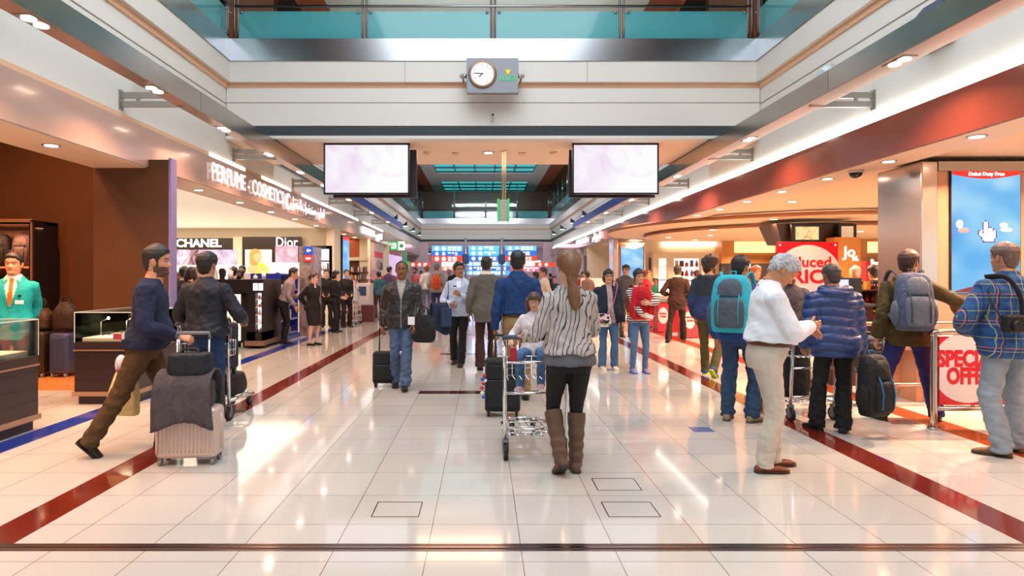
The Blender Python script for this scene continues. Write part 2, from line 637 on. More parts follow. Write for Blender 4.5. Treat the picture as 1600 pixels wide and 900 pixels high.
# shop shells
struct_box('ceiling_left_shop', mat('dark_shop_ceiling', '3a2116', .5), (-16, -5.02, -5, 10.7, 5.0, 5.1))
struct_box('wall_left_shop_back', M_brown, (-16, -5.27, 10.6, 10.75, 0, 5.0))
struct_box('wall_partition', M_brown, (-5.36, -4.32, 8.9, 9.06, 0, 3.1), bev=.004)
struct_box('wall_left_outer', M_brown, (-12.2, -12.0, -5, 10.6, 0, 5.0))
struct_box('trim_22', mat('lilac_edge', '7c70a0', .3), (-4.318, -4.29, 8.89, 9.07, 0, 3.12))
M_glowceil = mat('luminous_ceiling', 'fff0d2', .6, emit=.9)
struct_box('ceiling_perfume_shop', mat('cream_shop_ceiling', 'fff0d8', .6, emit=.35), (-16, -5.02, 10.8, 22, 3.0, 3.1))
struct_box('wall_perfume_back', M_cream, (-16, -4.62, 20.3, 20.6, 0, 3.0))
struct_box('wall_perfume_side', M_cream, (-15, -14.8, 9.2, 20.3, 0, 3.0))
struct_box('trim_23', M_wfloor, (-12, -5.2, 8.5, 10.6, -.05, .002))
# beyond: next shops on the left
struct_box('wall_left_second', M_cream, (-4.85, -4.6, 20.0, 20.9, 0, 3.0))
struct_box('ceiling_second_shops', mat('second_shop_ceiling', 'f0dcc4', .6), (-12, -5.0, 22, 50, 3.0, 3.1))
struct_box('wall_second_back', M_wood, (-11, -5.3, 26.2, 26.4, 0, 3.0))
struct_box('wall_third_back', mat('rose_wall', 'd9b4b4', .6), (-11, -4.7, 38, 38.2, 0, 3.0))
struct_box('wall_second_outer', M_cream, (-11.2, -11, 20.6, 50, 0, 3.0))
struct_box('wall_pillar_second', M_cream, (-4.95, -4.62, 25.9, 26.5, 0, 3.0), (-4.95, -4.62, 31.2, 31.8, 0, 3.0))
struct_box('wall_end', mat('lilac_wall', 'cbb3bd', .5), (-12, XL + .6, 47.0, 47.3, 0, ZS), (XR - .6, 12, 47.0, 47.3, 0, ZS), (-12, 12, 58.5, 58.8, 0, 5.4))
# right side
struct_box('ceiling_right_shop', M_shopceil, (5.2, 18, -5, 27, 3.02, 3.1))
struct_box('wall_right_far', mat('cream_far_wall', 'f0dcc0', .6), (5.0, 12, 31.0, 31.2, 0, 3.1), (11.9, 12, 24, 31, 0, 3.1))
struct_box('wall_right_corridor', mat('mauve_wall', 'cbb0b6', .4), (5.0, 5.2, 33.5, 47.2, 0, 3.0))
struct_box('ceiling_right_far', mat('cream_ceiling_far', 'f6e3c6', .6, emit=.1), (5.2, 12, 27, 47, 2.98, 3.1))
# ================================================================ PEOPLE
def smoothpts(pts, k=4):
    """Catmull-Rom through tuples of equal length"""
    out = []
    n = len(pts)
    for i in range(n - 1):
        p0, p1, p2, p3 = pts[max(i - 1, 0)], pts[i], pts[i + 1], pts[min(i + 2, n - 1)]
        for j in range(k):
            t = j / k
            out.append(tuple(.5 * (2 * b + (c - a) * t + (2 * a - 5 * b + 4 * c - d) * t * t + (3 * b - a - 3 * c + d) * t ** 3) for a, b, c, d in zip(p0, p1, p2, p3)))
    out.append(tuple(pts[-1]))
    return out

def interp(tab, x):
    if x <= tab[0][0]: return tab[0][1]
    for (a, u), (b, v) in zip(tab, tab[1:]):
        if x <= b:
            t = (x - a) / (b - a)
            t = t * t * (3 - 2 * t)
            return u + (v - u) * t
    return tab[-1][1]

def sq(a, e=2.4):
    c, s_ = math.cos(a), math.sin(a)
    return math.copysign(abs(c) ** (2 / e), c), math.copysign(abs(s_) ** (2 / e), s_)

def limb(mb, pts, n=12, k=4):
    """pts: (x,y,z,r)"""
    P = smoothpts([tuple(p) for p in pts], k)
    mb.tube([p[:3] for p in P], [max(p[3], .004) for p in P], n)

def torso_loft(mb, T, prof, off=0.0, n=28, k=3, e=2.35, wscale=1.0):
    """prof rows: (h, rx, ry, yoff) in the torso frame T (4x4)"""
    rings = []
    for h, rx, ry, yo in smoothpts(prof, k):
        rings.append([T @ Vector(((rx * wscale + off) * sq(2 * PI * i / n, e)[0], yo + (ry + off) * sq(2 * PI * i / n, e)[1], h)) for i in range(n)])
    mb.loft(rings)

MALE = [(-.13, .150, .105, -.010), (-.04, .172, .122, -.012), (.04, .166, .118, -.005), (.14, .152, .112, .006), (.25, .160, .116, .008), (.36, .178, .122, .004), (.44, .182, .112, -.004), (.50, .150, .086, -.010), (.535, .098, .068, -.012), (.565, .064, .06, -.006), (.62, .056, .058, .006)]
FEMALE = [(-.13, .155, .108, -.012), (-.04, .178, .125, -.014), (.04, .160, .112, -.004), (.14, .130, .094, .006), (.25, .140, .104, .012), (.34, .156, .118, .016), (.43, .158, .100, .0), (.49, .130, .076, -.008), (.53, .082, .06, -.01), (.565, .054, .052, -.004), (.62, .048, .05, .006)]

def remesh(me, vox, smooth=3):
    o = bpy.data.objects.new('tmp', me)
    COL.objects.link(o)
    md = o.modifiers.new('r', 'REMESH')
    md.mode = 'VOXEL'
    md.voxel_size = vox
    md.use_smooth_shade = True
    if smooth:
        s_ = o.modifiers.new('s', 'SMOOTH')
        s_.factor = .5
        s_.iterations = smooth
    dg = bpy.context.evaluated_depsgraph_get()
    out = bpy.data.meshes.new_from_object(o.evaluated_get(dg))
    bpy.data.objects.remove(o)
    bpy.data.meshes.remove(me)
    for p in out.polygons: p.use_smooth = True
    return out

def ik(a, c, l1, l2, hint):
    d = c - a
    L = d.length
    if L > (l1 + l2) * .998:
        k = L / ((l1 + l2) * .998)
        l1 *= k
        l2 *= k
    u = d.normalized()
    x = (L * L + l1 * l1 - l2 * l2) / (2 * L)
    h = math.sqrt(max(l1 * l1 - x * x, 0))
    v = hint - u * hint.dot(u)
    v.normalize()
    return a + u * x + v * h

# ---- head
F_TAB = [(-.21, .05), (-.15, .047), (-.128, .052), (-.116, .078), (-.10, .091), (-.082, .086), (-.065, .090), (-.045, .089), (-.02, .087), (0, .085), (.02, .092), (.05, .090), (.08, .074), (.10, .048), (.112, .02), (.1165, .002)]
B_TAB = [(-.21, .068), (-.12, .066), (-.09, .071), (-.06, .084), (0, .101), (.04, .104), (.07, .094), (.095, .066), (.11, .03), (.1165, .002)]
W_TAB = [(-.21, .060), (-.125, .056), (-.105, .056), (-.085, .062), (-.06, .067), (-.02, .073), (.02, .077), (.05, .077), (.08, .065), (.1, .042), (.112, .018), (.1165, .002)]
def head_point(z, a, face=True, jaw=1.0):
    c, s_ = math.cos(a), math.sin(a)   # a measured from +Y (front) towards +X
    wv, f, b = interp(W_TAB, z), interp(F_TAB, z), interp(B_TAB, z)
    ex = 2.25
    x = wv * math.copysign(abs(s_) ** (2 / ex), s_)
    y = (f if c > 0 else b) * math.copysign(abs(c) ** (2 / (ex if c < 0 else 2.05)), c)
    if c > 0:
        x *= 1 - .22 * c * c * jaw * interp([(-.135, 0), (-.105, 1), (-.085, .9), (-.045, 0)], z)
    if face and c > .2:
        g = lambda u, v, su, sv: math.exp(-((x - u) / su) ** 2 - ((z - v) / sv) ** 2)
        nz = interp([(-.052, 0), (-.044, .75), (-.036, 1), (-.02, .62), (0, .22), (.014, .0)], z)
        y += .030 * nz * math.exp(-(x / interp([(-.05, .017), (-.03, .014), (0, .009)], z)) ** 2)
        y += .007 * g(0, -.062, .022, .006) + .006 * g(0, -.074, .02, .005) - .005 * g(0, -.0675, .026, .0022)
        y += .007 * g(0, -.101, .022, .012)
        for sx in (-1, 1):
            y -= .014 * g(sx * .031, 0, .016, .011)
            y += .005 * g(sx * .03, .019, .02, .007)
            y += .004 * g(sx * .045, -.028, .018, .016)
    return Vector((x, y, z))

Z_ROWS = [-.21, -.18, -.15, -.135, -.124, -.117, -.11, -.103, -.096, -.089, -.082, -.077, -.073, -.070, -.0675, -.065, -.061, -.056, -.051, -.047, -.043, -.039, -.034, -.028, -.022, -.016, -.010, -.005, 0, .005, .010, .015, .020, .026, .034, .044, .056, .068, .079, .089, .098, .105, .110, .114, .1165]
def head_mesh(mb, T, slots, beard=0, jaw=1.0, n=44):
    """slots: dict skin, brow, lip, white, iris, beard -> material index"""
    base = len(mb.bm.verts)
    rings = []
    for z in Z_ROWS:
        rings.append([T @ head_point(z, 2 * PI * i / n, True, jaw) for i in range(n)])
    f0 = len(mb.bm.faces)
    mb.mi = slots['skin']
    mb.loft(rings)
    mb.bm.faces.ensure_lookup_table()
    Ti = T.inverted()
    for f in mb.bm.faces[f0:]:
        c = Ti @ f.calc_center_median()
        ax = abs(c.x)
        if c.y > .04:
            if .010 < ax < .052 and abs(c.z - (.0195 + .004 * math.sin(ax * 60))) < .0042:
                f.material_index = slots['brow']
            elif ax < .026 - abs(c.z + .0675) * 1.2 and -.077 < c.z < -.057:
                f.material_index = slots['lip']
        if beard and f.material_index == slots['skin'] and c.y > -.01:
            low = c.z < (-.045 if ax > .035 else -.05) and c.z > -.13
            if low and not (beard == 2 and c.z > -.054):
                f.material_index = slots['beard']
            if ax > .06 and -.06 < c.z < .02 and .0 < c.y < .03:
                f.material_index = slots['beard']
    for sx in (-1, 1):
        mb.mi = slots['white']
        mb.ell(T @ Vector((sx * .031, .0680, -.001)), (.0130,) * 3, seg=12, rings=8)
        mb.mi = slots['iris']
        mb.ell(T @ Vector((sx * .031, .0775, -.001)), (.0065,) * 3, seg=8, rings=6)
        mb.mi = slots['skin']
        # upper lid
        mb.ell(T @ Vector((sx * .031, .0690, .0062)), (.0155, .0145, .0085), M=T.to_3x3().normalized().to_4x4(), seg=12, rings=8)
        # ear
        R = (T.to_3x3().normalized().to_4x4()) @ Matrix.Rotation(sx * .35, 4, 'Z') @ Matrix.Rotation(.15, 4, 'X')
        s_ = T.to_scale().x
        mb.ell(T @ Vector((sx * .0785, -.008, -.012)), (.008 * s_, .019 * s_, .032 * s_), M=R, seg=10, rings=8)
        mb.ell(T @ Vector((sx * .083, -.014, -.004)), (.006 * s_, .014 * s_, .024 * s_), M=R, seg=10, rings=8)

HAIRLINES = {  # azimuth from the front (deg) -> lowest height of the hair
    'short': [(0, .066), (30, .062), (52, .045), (66, .03), (76, -.005), (84, -.012), (92, .018), (108, .012), (122, -.05), (140, -.083), (180, -.092)],
    'receding': [(0, .092), (25, .094), (45, .078), (62, .04), (76, .0), (84, -.01), (92, .018), (108, .012), (122, -.05), (140, -.08), (180, -.088)],
    'full': [(0, .052), (35, .045), (60, .015), (80, -.03), (110, -.06), (130, -.09), (180, -.12)],
    'fringe': [(0, .044), (35, .040), (55, .022), (68, -.01), (84, -.05), (100, -.085), (180, -.12)],
    'back': [(0, .070), (35, .062), (60, .035), (78, .0), (92, .01), (120, -.03), (150, -.06), (180, -.08)],
    'bald': [(0, .2), (70, .2), (95, .03), (108, .012), (122, -.05), (140, -.08), (180, -.088)],
}
def hair_mesh(T, style, thick=.012, top=.012, vol=0.0, rough=.25, seed=0, n=56):
    mb = MB()
    tab = HAIRLINES[style]
    rows = [(-.135 + .2545 * i / 38) for i in range(39)]
    rings = []
    for r_i, z in enumerate(rows):
        ring = []
        for i in range(n):
            a = 2 * PI * i / n
            az = math.degrees(min(a, 2 * PI - a))
            zz = min(z, .1163)
            p = head_point(zz, a, False)
            hl = interp(tab, az)
            hl += .006 * noise.noise(Vector((a * 6, seed, 0)))
            m_ = max(0, min(1, (z - hl) / .012 + .5))
            nrm = Vector((p.x / .075 ** 2, p.y / .1 ** 2, max(p.z, 0) / .115 ** 2)).normalized()
            tk = thick + top * max(0, (z - .02) / .1) + vol
            tk *= 1 + rough * noise.noise(Vector((p.x * 28 + seed, p.y * 28, p.z * 14)))
            off = -.010 * (1 - m_) + tk * m_
            ring.append(T @ (p + nrm * off))
        rings.append(ring)
    mb.loft(rings)
    return mb

# ---- hands
def hand(mb, W, F, Wd, side, curl=.25, s=1.0, spread=.06, thumb=.5, n=8, gap=0):
    """W wrist, F finger direction, Wd thumb side"""
    F = F.normalized()
    Wd = (Wd - F * Wd.dot(F)).normalized()
    Nn = F.cross(Wd)
    if side < 0: Nn = -Nn
    def P(a, b, c): return W + (Wd * a + F * b + Nn * c) * s
    rings = []
    for b, w_, t_, o_ in ((-.03, .024, .020, 0), (0, .026, .018, 0), (.02, .033, .017, .002), (.05, .040, .015, .001), (.08, .041, .0125, 0), (.092, .037, .010, 0)):
        rings.append([P(o_ + w_ * math.cos(t), b, t_ * math.sin(t)) for t in [2 * PI * k / 12 for k in range(12)]])
    mb.loft(rings)
    for i, (x0, L, r) in enumerate(((.030, .070, .0088), (.010, .079, .0090), (-.010, .073, .0086), (-.029, .057, .0077))):
        ang = spread * (1.5 - i)
        p = P(x0, .084 + (.004 if i in (1, 2) else 0), 0)
        d = (F * math.cos(ang) + Wd * math.sin(ang)).normalized()
        pts = [p - d * .012 * s, p]
        c = curl * .7
        cur = p
        for seg, fr in enumerate((.44, .31, .25)):
            ax = d.cross(-Nn)
            dd = (d * math.cos(c) - Nn * math.sin(c)).normalized()
            cur = cur + dd * L * fr * s
            pts.append(cur)
            c += curl * (1.15 if seg == 0 else .8)
        mb.tube(pts, [r * s, r * s * 1.04, r * s, r * s * .93, r * s * .72], n)
        mb.ell(pts[-1], (r * s * .74,) * 3, seg=8, rings=6)
    b0 = P(.022, .014, -.004)
    d1 = (Wd * .75 + F * .72 - Nn * .25 * (1 + curl)).normalized()
    p1 = b0 + d1 * .042 * s
    d2 = (Wd * (.55 - thumb * .5) + F * .8 - Nn * (.15 + thumb * .6)).normalized()
    p2 = p1 + d2 * .032 * s
    d3 = (d2 + (-Wd * .3 - Nn * .2) * thumb + F * .2).normalized()
    p3 = p2 + d3 * .026 * s
    mb.tube([b0 - d1 * .01 * s, b0, p1, p2, p3], [.014 * s, .014 * s, .0108 * s, .0098 * s, .0075 * s], n)
    mb.ell(p3, (.0078 * s,) * 3, seg=8, rings=6)

def fabric(name, col, rough=.85, bs=9, bst=.35, sheen=0, var=None, fine=0, spec=.3):
    """woven cloth: folds of medium size in the bump, slight tone variation"""
    if name in MATS: return MATS[name]
    m, nt, b = node_mat(name, rough)
    b.inputs['Specular IOR Level'].default_value = spec
    if sheen: b.inputs['Sheen Weight'].default_value = sheen
    tc = N(nt, 'ShaderNodeTexCoord')
    mp = N(nt, 'ShaderNodeMapping')
    mp.inputs['Scale'].default_value = (1, 1, .55)
    nt.links.new(tc.outputs['Object'], mp.inputs['Vector'])
    n1 = N(nt, 'ShaderNodeTexNoise')
    n1.inputs['Scale'].default_value = bs
    n1.inputs['Detail'].default_value = 3
    n1.inputs['Distortion'].default_value = 1.2
    nt.links.new(mp.outputs[0], n1.inputs['Vector'])
    bp = N(nt, 'ShaderNodeBump')
    bp.inputs['Strength'].default_value = bst
    bp.inputs['Distance'].default_value = .06
    nt.links.new(n1.outputs['Fac'], bp.inputs['Height'])
    nt.links.new(bp.outputs[0], b.inputs['Normal'])
    n2 = N(nt, 'ShaderNodeTexNoise')
    n2.inputs['Scale'].default_value = (var or (7, .1))[0]
    nt.links.new(tc.outputs['Object'], n2.inputs['Vector'])
    r = N(nt, 'ShaderNodeMapRange')
    a = (var or (7, .1))[1]
    for i, v in ((1, .3), (2, .7), (3, 1 - a), (4, 1 + a)): r.inputs[i].default_value = v
    nt.links.new(n2.outputs['Fac'], r.inputs[0])
    h = N(nt, 'ShaderNodeHueSaturation')
    h.inputs['Color'].default_value = lin(col)
    nt.links.new(r.outputs[0], h.inputs['Value'])
    nt.links.new(h.outputs[0], b.inputs['Base Color'])
    m['_col'] = h.name
    return m

def patterned(name, build, rough=.85, bs=9, bst=.3):
    """cloth with a printed or woven pattern; build(nt, coord_socket) returns a colour socket"""
    if name in MATS: return MATS[name]
    m = fabric(name, 'ffffff', rough, bs, bst)
    nt = m.node_tree
    h = nt.nodes[m['_col']]
    tc = next(n for n in nt.nodes if n.type == 'TEX_COORD')
    nt.links.new(build(nt, tc.outputs['Object']), h.inputs['Color'])
    return m

SKINS = {}
def skin(col, rough=.5):
    k = 'skin_' + col
    if k not in SKINS:
        m = mat(k, col, rough, var=(14, .06), bump=(60, .05))
        m.node_tree.nodes['Principled BSDF'].inputs['Subsurface Weight'].default_value = .08
        m.node_tree.nodes['Principled BSDF'].inputs['Subsurface Radius'].default_value = (.02, .008, .004)
        SKINS[k] = m
    return SKINS[k]
def hairmat(col):
    k = 'hair_' + col
    if k in MATS: return MATS[k]
    m, nt, b = node_mat(k, .5)
    tc = N(nt, 'ShaderNodeTexCoord')
    mp = N(nt, 'ShaderNodeMapping')
    mp.inputs['Scale'].default_value = (1, 1, .12)
    nt.links.new(tc.outputs['Object'], mp.inputs['Vector'])
    n1 = N(nt, 'ShaderNodeTexNoise')
    n1.inputs['Scale'].default_value = 130
    n1.inputs['Detail'].default_value = 2
    nt.links.new(mp.outputs[0], n1.inputs['Vector'])
    r = N(nt, 'ShaderNodeMapRange')
    for i, v in ((1, .3), (2, .7), (3, .6), (4, 1.45)): r.inputs[i].default_value = v
    nt.links.new(n1.outputs['Fac'], r.inputs[0])
    h = N(nt, 'ShaderNodeHueSaturation')
    h.inputs['Color'].default_value = lin(col)
    nt.links.new(r.outputs[0], h.inputs['Value'])
    nt.links.new(h.outputs[0], b.inputs['Base Color'])
    bp = N(nt, 'ShaderNodeBump')
    bp.inputs['Strength'].default_value = .5
    bp.inputs['Distance'].default_value = .004
    nt.links.new(n1.outputs['Fac'], bp.inputs['Height'])
    nt.links.new(bp.outputs[0], b.inputs['Normal'])
    return m
M_eyew = mat('eye_white', '9c9088', .4)
M_iris = mat('eye_iris', '1c120c', .15)
M_lip = {}

def mesh_obj(name, me, mats, parent, idx=None):
    me.name = name
    me.materials.clear()
    for m in mats: me.materials.append(m)
    if idx:
        me.polygons.foreach_set('material_index', idx)
    o = bpy.data.objects.new(name, me)
    COL.objects.link(o)
    o.parent = parent
    return o

def person(label, x, y, rz, H=1.75, sex='m', skc='c08a68', hair=('short', '1c1512'), hair_kw=None, beard=0, lean=0, roll=0, twist=0,
           head=(0, 0, 0), pelvis=(0, 0, .948), R=None, L=None, foot_r=(.11, .0, 0, 0, 0), foot_l=(-.11, .0, 0, 0, 0), knee=0,
           hand_r=.25, hand_l=.25, top=None, legs=None, shoes=('1b1613', '0f0d0c'), vox=.010, wide=1.0, belly=0, group=None, armr=1.0,
           extra=None, base_z=0.0, name='person', noleg=False):
    """hands: R / L = dict(w=wrist, e=elbow hint, t=thumb side, f=finger direction)"""
    s = H / 1.79
    root = thing(name, label, 'person', (x, y, base_z), rz, group)
    Sc = Matrix.Scale(s, 4)
    Pv = Vector(pelvis)
    RT = Matrix.Rotation(twist, 4, 'Z') @ Matrix.Rotation(-lean, 4, 'X') @ Matrix.Rotation(roll, 4, 'Y')
    T = Matrix.Translation(Pv) @ RT
    prof = [list(p) for p in (MALE if sex == 'm' else FEMALE)]
    for p in prof:
        if -.1 < p[0] < .32 and belly:
            p[2] += belly * math.exp(-((p[0] - .1) / .12) ** 2); p[3] += belly * .7 * math.exp(-((p[0] - .1) / .12) ** 2)
    sh = .182 if sex == 'm' else .155
    sh *= wide
    S = {1: T @ Vector((sh, -.008, .448)), -1: T @ Vector((-sh, -.008, .448))}
    Rd = dict(w=(.26, .03, .83)); Rd.update(R or {})
    Ld = dict(w=(-.26, .03, .83)); Ld.update(L or {})
    arms = {}
    for sd, A in ((1, Rd), (-1, Ld)):
        W = Vector(A['w'])
        hint = Vector(A.get('e', (sd * .35, -1, -.2)))
        E = ik(S[sd], W, .30, .265, hint)
        f = Vector(A['f']) if 'f' in A else (W - E).normalized()
        t = Vector(A.get('t', (0, 1, 0)))
        if abs(t.normalized().dot(f.normalized())) > .95: t = Vector((-sd, .2, .3))
        arms[sd] = (S[sd], E, W, f, t)
    feet = {}
    for sd, f in ((1, foot_r), (-1, foot_l)):
        fx, fy, yaw, pit, lift = f
        M = Matrix.Translation((fx, fy, lift)) @ Matrix.Rotation(yaw, 4, 'Z') @ Matrix.Translation((0, .12, 0)) @ Matrix.Rotation(-pit, 4, 'X') @ Matrix.Translation((0, -.12, 0))
        ank = M @ Vector((0, 0, .085))
        hip = Pv + Matrix.Rotation(twist * .5, 3, 'Z') @ Vector((sd * .088, 0, -.03))
        kn = ik(hip, ank, .435, .41, Matrix.Rotation(yaw, 3, 'Z') @ Vector((sd * .05, 1, .1)))
        feet[sd] = (hip, kn, ank, M)
    top = dict(top or {}); legs = dict(legs or {})
    g = lambda a, b: top.get(a, b)
    ar = armr
    # --- body: one skin mesh
    mb = MB()
    torso_loft(mb, T, [(p[0], p[1] - (.012 if p[0] < .5 else 0), p[2] - (.012 if p[0] < .5 else 0), p[3]) for p in prof], 0, wscale=wide)
    for sd in (1, -1):
        a, e, w_, f, t = arms[sd]
        ins = T @ Vector((sd * .10, -.005, .45))
        m1 = a.lerp(e, .45); m2 = e.lerp(w_, .35)
        limb(mb, [(*ins, .05), (*a, .048 * ar), (*m1, .042 * ar), (*e, .035 * ar), (*m2, .036 * ar), (*w_, .025)], 10)
        h, k_, an, M = feet[sd]
        if not noleg:
            calf = k_.lerp(an, .3) + (M.to_3x3() @ Vector((0, -.012, 0)))
            q = 1 if (legs or {}).get('kind') == 'skirt' or (legs or {}).get('bare') else .72
            limb(mb, [(*(h + Vector((0, 0, .05))), .08), (*h, .083), (*h.lerp(k_, .5), .07 * q), (*k_, .05 * q), (*calf, .053 * q), (*k_.lerp(an, .7), .036 * q), (*an, .031 * q), (*(M @ Vector((0, .01, .04))), .03)], 10)
    me = mb.mesh('b')
    me.transform(Sc)
    me = remesh(me, vox * 1.15, 3)
    mb = MB()
    mb.bm.from_mesh(me)
    bpy.data.meshes.remove(me)
    for f_ in mb.bm.faces: f_.material_index = 0; f_.smooth = True
    for sd in (1, -1):
        a, e, w_, f, t = arms[sd]
        mb.mi = 0
        hp = hand_r if sd > 0 else hand_l
        hk = dict(curl=hp) if not isinstance(hp, dict) else hp
        hand(mb, Sc @ w_, f, t, sd, s=s * (1.02 if sex == 'm' else .93), **hk)
    hyaw, hpit, hrol = head
    nk = T @ Vector((0, .006, .592))
    HR = Matrix.Rotation(hyaw, 4, 'Z') @ Matrix.Rotation(-hpit, 4, 'X') @ Matrix.Rotation(hrol, 4, 'Y')
    hs = 1.04 if sex == 'm' else 1.0
    HT = Sc @ Matrix.Translation(nk) @ HR @ Matrix.Translation((0, .018, .112 * hs)) @ Matrix.Scale(hs, 4)
    head_mesh(mb, HT, dict(skin=0, brow=1, lip=2, white=3, iris=4, beard=5), beard, 1.0 if sex == 'm' else 1.5)
    lipc = ''.join('%02x' % max(0, min(255, int(int(skc[i:i + 2], 16) * k_))) for i, k_ in ((0, .88), (2, .68), (4, .68)))
    hc = hair[1] if hair else '3a2a20'
    beardc = ''.join('%02x' % int(int(skc[i:i + 2], 16) * .35 + int(hc[i:i + 2], 16) * .65) for i in (0, 2, 4))
    o = mb.build('body', [skin(skc), mat('brow_' + hc, hc, .8), mat('lip_' + lipc, lipc, .45), M_eyew, M_iris, mat('beard_' + beardc, beardc, .9)], root)
    # --- hair
    if hair:
        kw = dict(seed=len(bpy.data.objects) % 97)
        kw.update(hair_kw or {})
        ext = kw.pop('extra', None)
        hm = hair_mesh(HT, hair[0], **kw)
        if ext: ext(hm, HT)
        hm.build('hair', hairmat(hair[1]), root)
    # --- legs
    lo = legs.get('off', .012)
    kind = legs.get('kind', 'trousers')
    th = legs.get('loose', 1.0)
    if not noleg:
        mb = MB()
        seatp = [p for p in prof if p[0] <= .05]
        if kind == 'skirt':
            hk = [feet[1][1], feet[-1][1]]
            c = (hk[0] + hk[1]) / 2
            rings = []
            for h_, rx, ry in ((.07, .15, .11), (0, .18, .13), (-.1, .19, .14), (-.25, .185, .135), (-.42, .172, .125), (-.46, .17, .122)):
                cc = Pv.lerp(Vector((c.x, c.y, Pv.z)), max(0, -h_) / .5)
                rings.append([(cc.x + rx * sq(2 * PI * i / 28)[0], cc.y + ry * sq(2 * PI * i / 28)[1], Pv.z + h_) for i in range(28)])
            mb.loft(rings)
        else:
            pp = [(legs.get('rise', .085), prof[3][1] + .006, prof[3][2], prof[3][3])] + [tuple(p) for p in reversed(prof) if p[0] <= .05]
            pp = list(reversed(pp))
            torso_loft(mb, T, pp, lo, wscale=1)
            for sd in (1, -1):
                h, k_, an, M = feet[sd]
                hem = legs.get('hem', .058)
                kr = legs.get('knee', .066)
                cr = legs.get('calf', .062)
                up = M.to_3x3() @ Vector((0, 0, 1))
                end = an - up * legs.get('len', .045) + (M.to_3x3() @ Vector((0, .01, 0)))
                limb(mb, [(*(h + Vector((0, 0, .06))), .09), (*(h + Vector((sd * .004, 0, -.01))), .098 * th), (*h.lerp(k_, .5), .084 * th), (*k_, kr), (*k_.lerp(an, .4), cr), (*k_.lerp(an, .8), (hem + cr) / 2), (*end, hem)], 14)
        me = mb.mesh('l')
        me.transform(Sc)
        me = remesh(me, vox, 2)
        amp = legs.get('wrinkle', .007)
        sd0 = len(bpy.data.objects)
        if amp:
            for v, nr in zip(me.vertices, [v.normal.copy() for v in me.vertices]):
                c = v.co
                kz = (1 + 1.2 * math.exp(-((c.z - .08) / .12) ** 2) + .6 * math.exp(-((c.z - .5) / .1) ** 2)) * (1 if c.z < .8 * s else .35)
                d = noise.noise(Vector((c.x * 9 + sd0, c.y * 9, c.z * 17 + c.x * 6))) + .5 * noise.noise(Vector((c.x * 20, c.y * 20 + sd0, c.z * 34)))
                v.co = c + nr * amp * kz * d
        mats = legs.get('mats') or [legs.get('mat')]
        mesh_obj('skirt' if kind == 'skirt' else 'trousers', me, mats, root)
        if legs.get('belt'):
            mb = MB()
            b0 = T @ Vector((0, 0, 0))
            h0 = legs.get('rise', .085) - .02
            rings = []
            def ring(h, off):
                rx, ry, yo = interp([(p[0], p[1]) for p in prof], h), interp([(p[0], p[2]) for p in prof], h), interp([(p[0], p[3]) for p in prof], h)
                return [Sc @ (T @ Vector(((rx + off) * sq(2 * PI * i / 32)[0], yo + (ry + off) * sq(2 * PI * i / 32)[1], h))) for i in range(32)]
            mb.loft([ring(h0 - .018, .012), ring(h0 - .018, .021), ring(h0 + .018, .021), ring(h0 + .018, .012)], cap=False, closed=True)
            mb.mi = 1
            mb.box((0, 0, 0), (.05, .008, .042), M=Sc @ T @ Matrix.Translation((0, interp([(p[0], p[2] + p[3]) for p in prof], h0) + .024, h0)), bev=.003)
            mb.build('belt', [mat('belt_' + legs['belt'], legs['belt'], .5), M_steel2], root)
    # --- top
    def garment(nm, tp):
        g = lambda a, b: tp.get(a, b)
        off = g('off', .012)
        hem = g('hem', -.06)
        nkz = g('neck', .555)
        mb = MB()
        pr = [tuple(p) for p in prof if hem < p[0] < nkz]
        bot = (hem, interp([(p[0], p[1]) for p in prof], hem) + g('flare', 0), interp([(p[0], p[2]) for p in prof], hem) + g('flare', 0), interp([(p[0], p[3]) for p in prof], hem))
        topn = (nkz, interp([(p[0], p[1]) for p in prof], nkz) + g('neckw', 0), interp([(p[0], p[2]) for p in prof], nkz) + g('neckw', 0), interp([(p[0], p[3]) for p in prof], nkz))
        pr2 = []
        for p in [bot] + pr + [topn]:
            k_ = g('box', 0) * math.exp(-((p[0] - .12) / .14) ** 2)   # boxy cut hides the waist
            k_ += (.016 * max(0, min(1, (.13 - p[0]) / .06)) if hem < .04 and not g('tuck', 0) else 0)
            pr2.append((p[0], p[1] + k_, p[2] + k_, p[3]))
        torso_loft(mb, T, pr2, off, wscale=wide)
        if not g('sleeveless', 0):
            for sd in (1, -1):
                a, e, w_, f, t = arms[sd]
                ins = T @ Vector((sd * .085, -.005, .447))
                sl = g('sleeve', 1.0)
                ft = g('fit', 1.0)
                pts = [(*ins, .048 + off * .5), (*a, (.050 * ar + off) * ft), (*a.lerp(e, .12), (.051 * ar + off) * ft), (*a.lerp(e, .5), (.046 * ar + off) * ft), (*e, (.041 * ar + off) * ft)]
                if sl > .5:
                    q = (sl - .5) * 2
                    pts += [(*e.lerp(w_, .4 * q), (.041 * ar + off) * ft), (*e.lerp(w_, .8 * q), (.034 + off) * ft), (*e.lerp(w_, .99 * q), (.029 + off * .7) * ft * g('cuff', 1))]
                else:
                    pts = pts[:2] + [(*a.lerp(e, sl * 2), (.055 * ar + off) * ft)]
                limb(mb, pts, 12)
        if g('hood', 0):
            hh = g('hood', 1)
            Mh = T.to_3x3().to_4x4()
            for i in range(9):
                a_ = PI * (.08 + .84 * i / 8)
                cx, cy = .125 * math.cos(a_), -.02 - .095 * math.sin(a_)
                mb.ell(T @ Vector((cx, cy, .515 + .03 * hh - .03 * math.sin(a_))), (.05 * hh, .05 * hh, .045 * hh), seg=10, rings=8)
            mb.ell(T @ Vector((0, -.10, .46)), (.13, .055 * hh, .10), M=Mh, seg=14, rings=10)
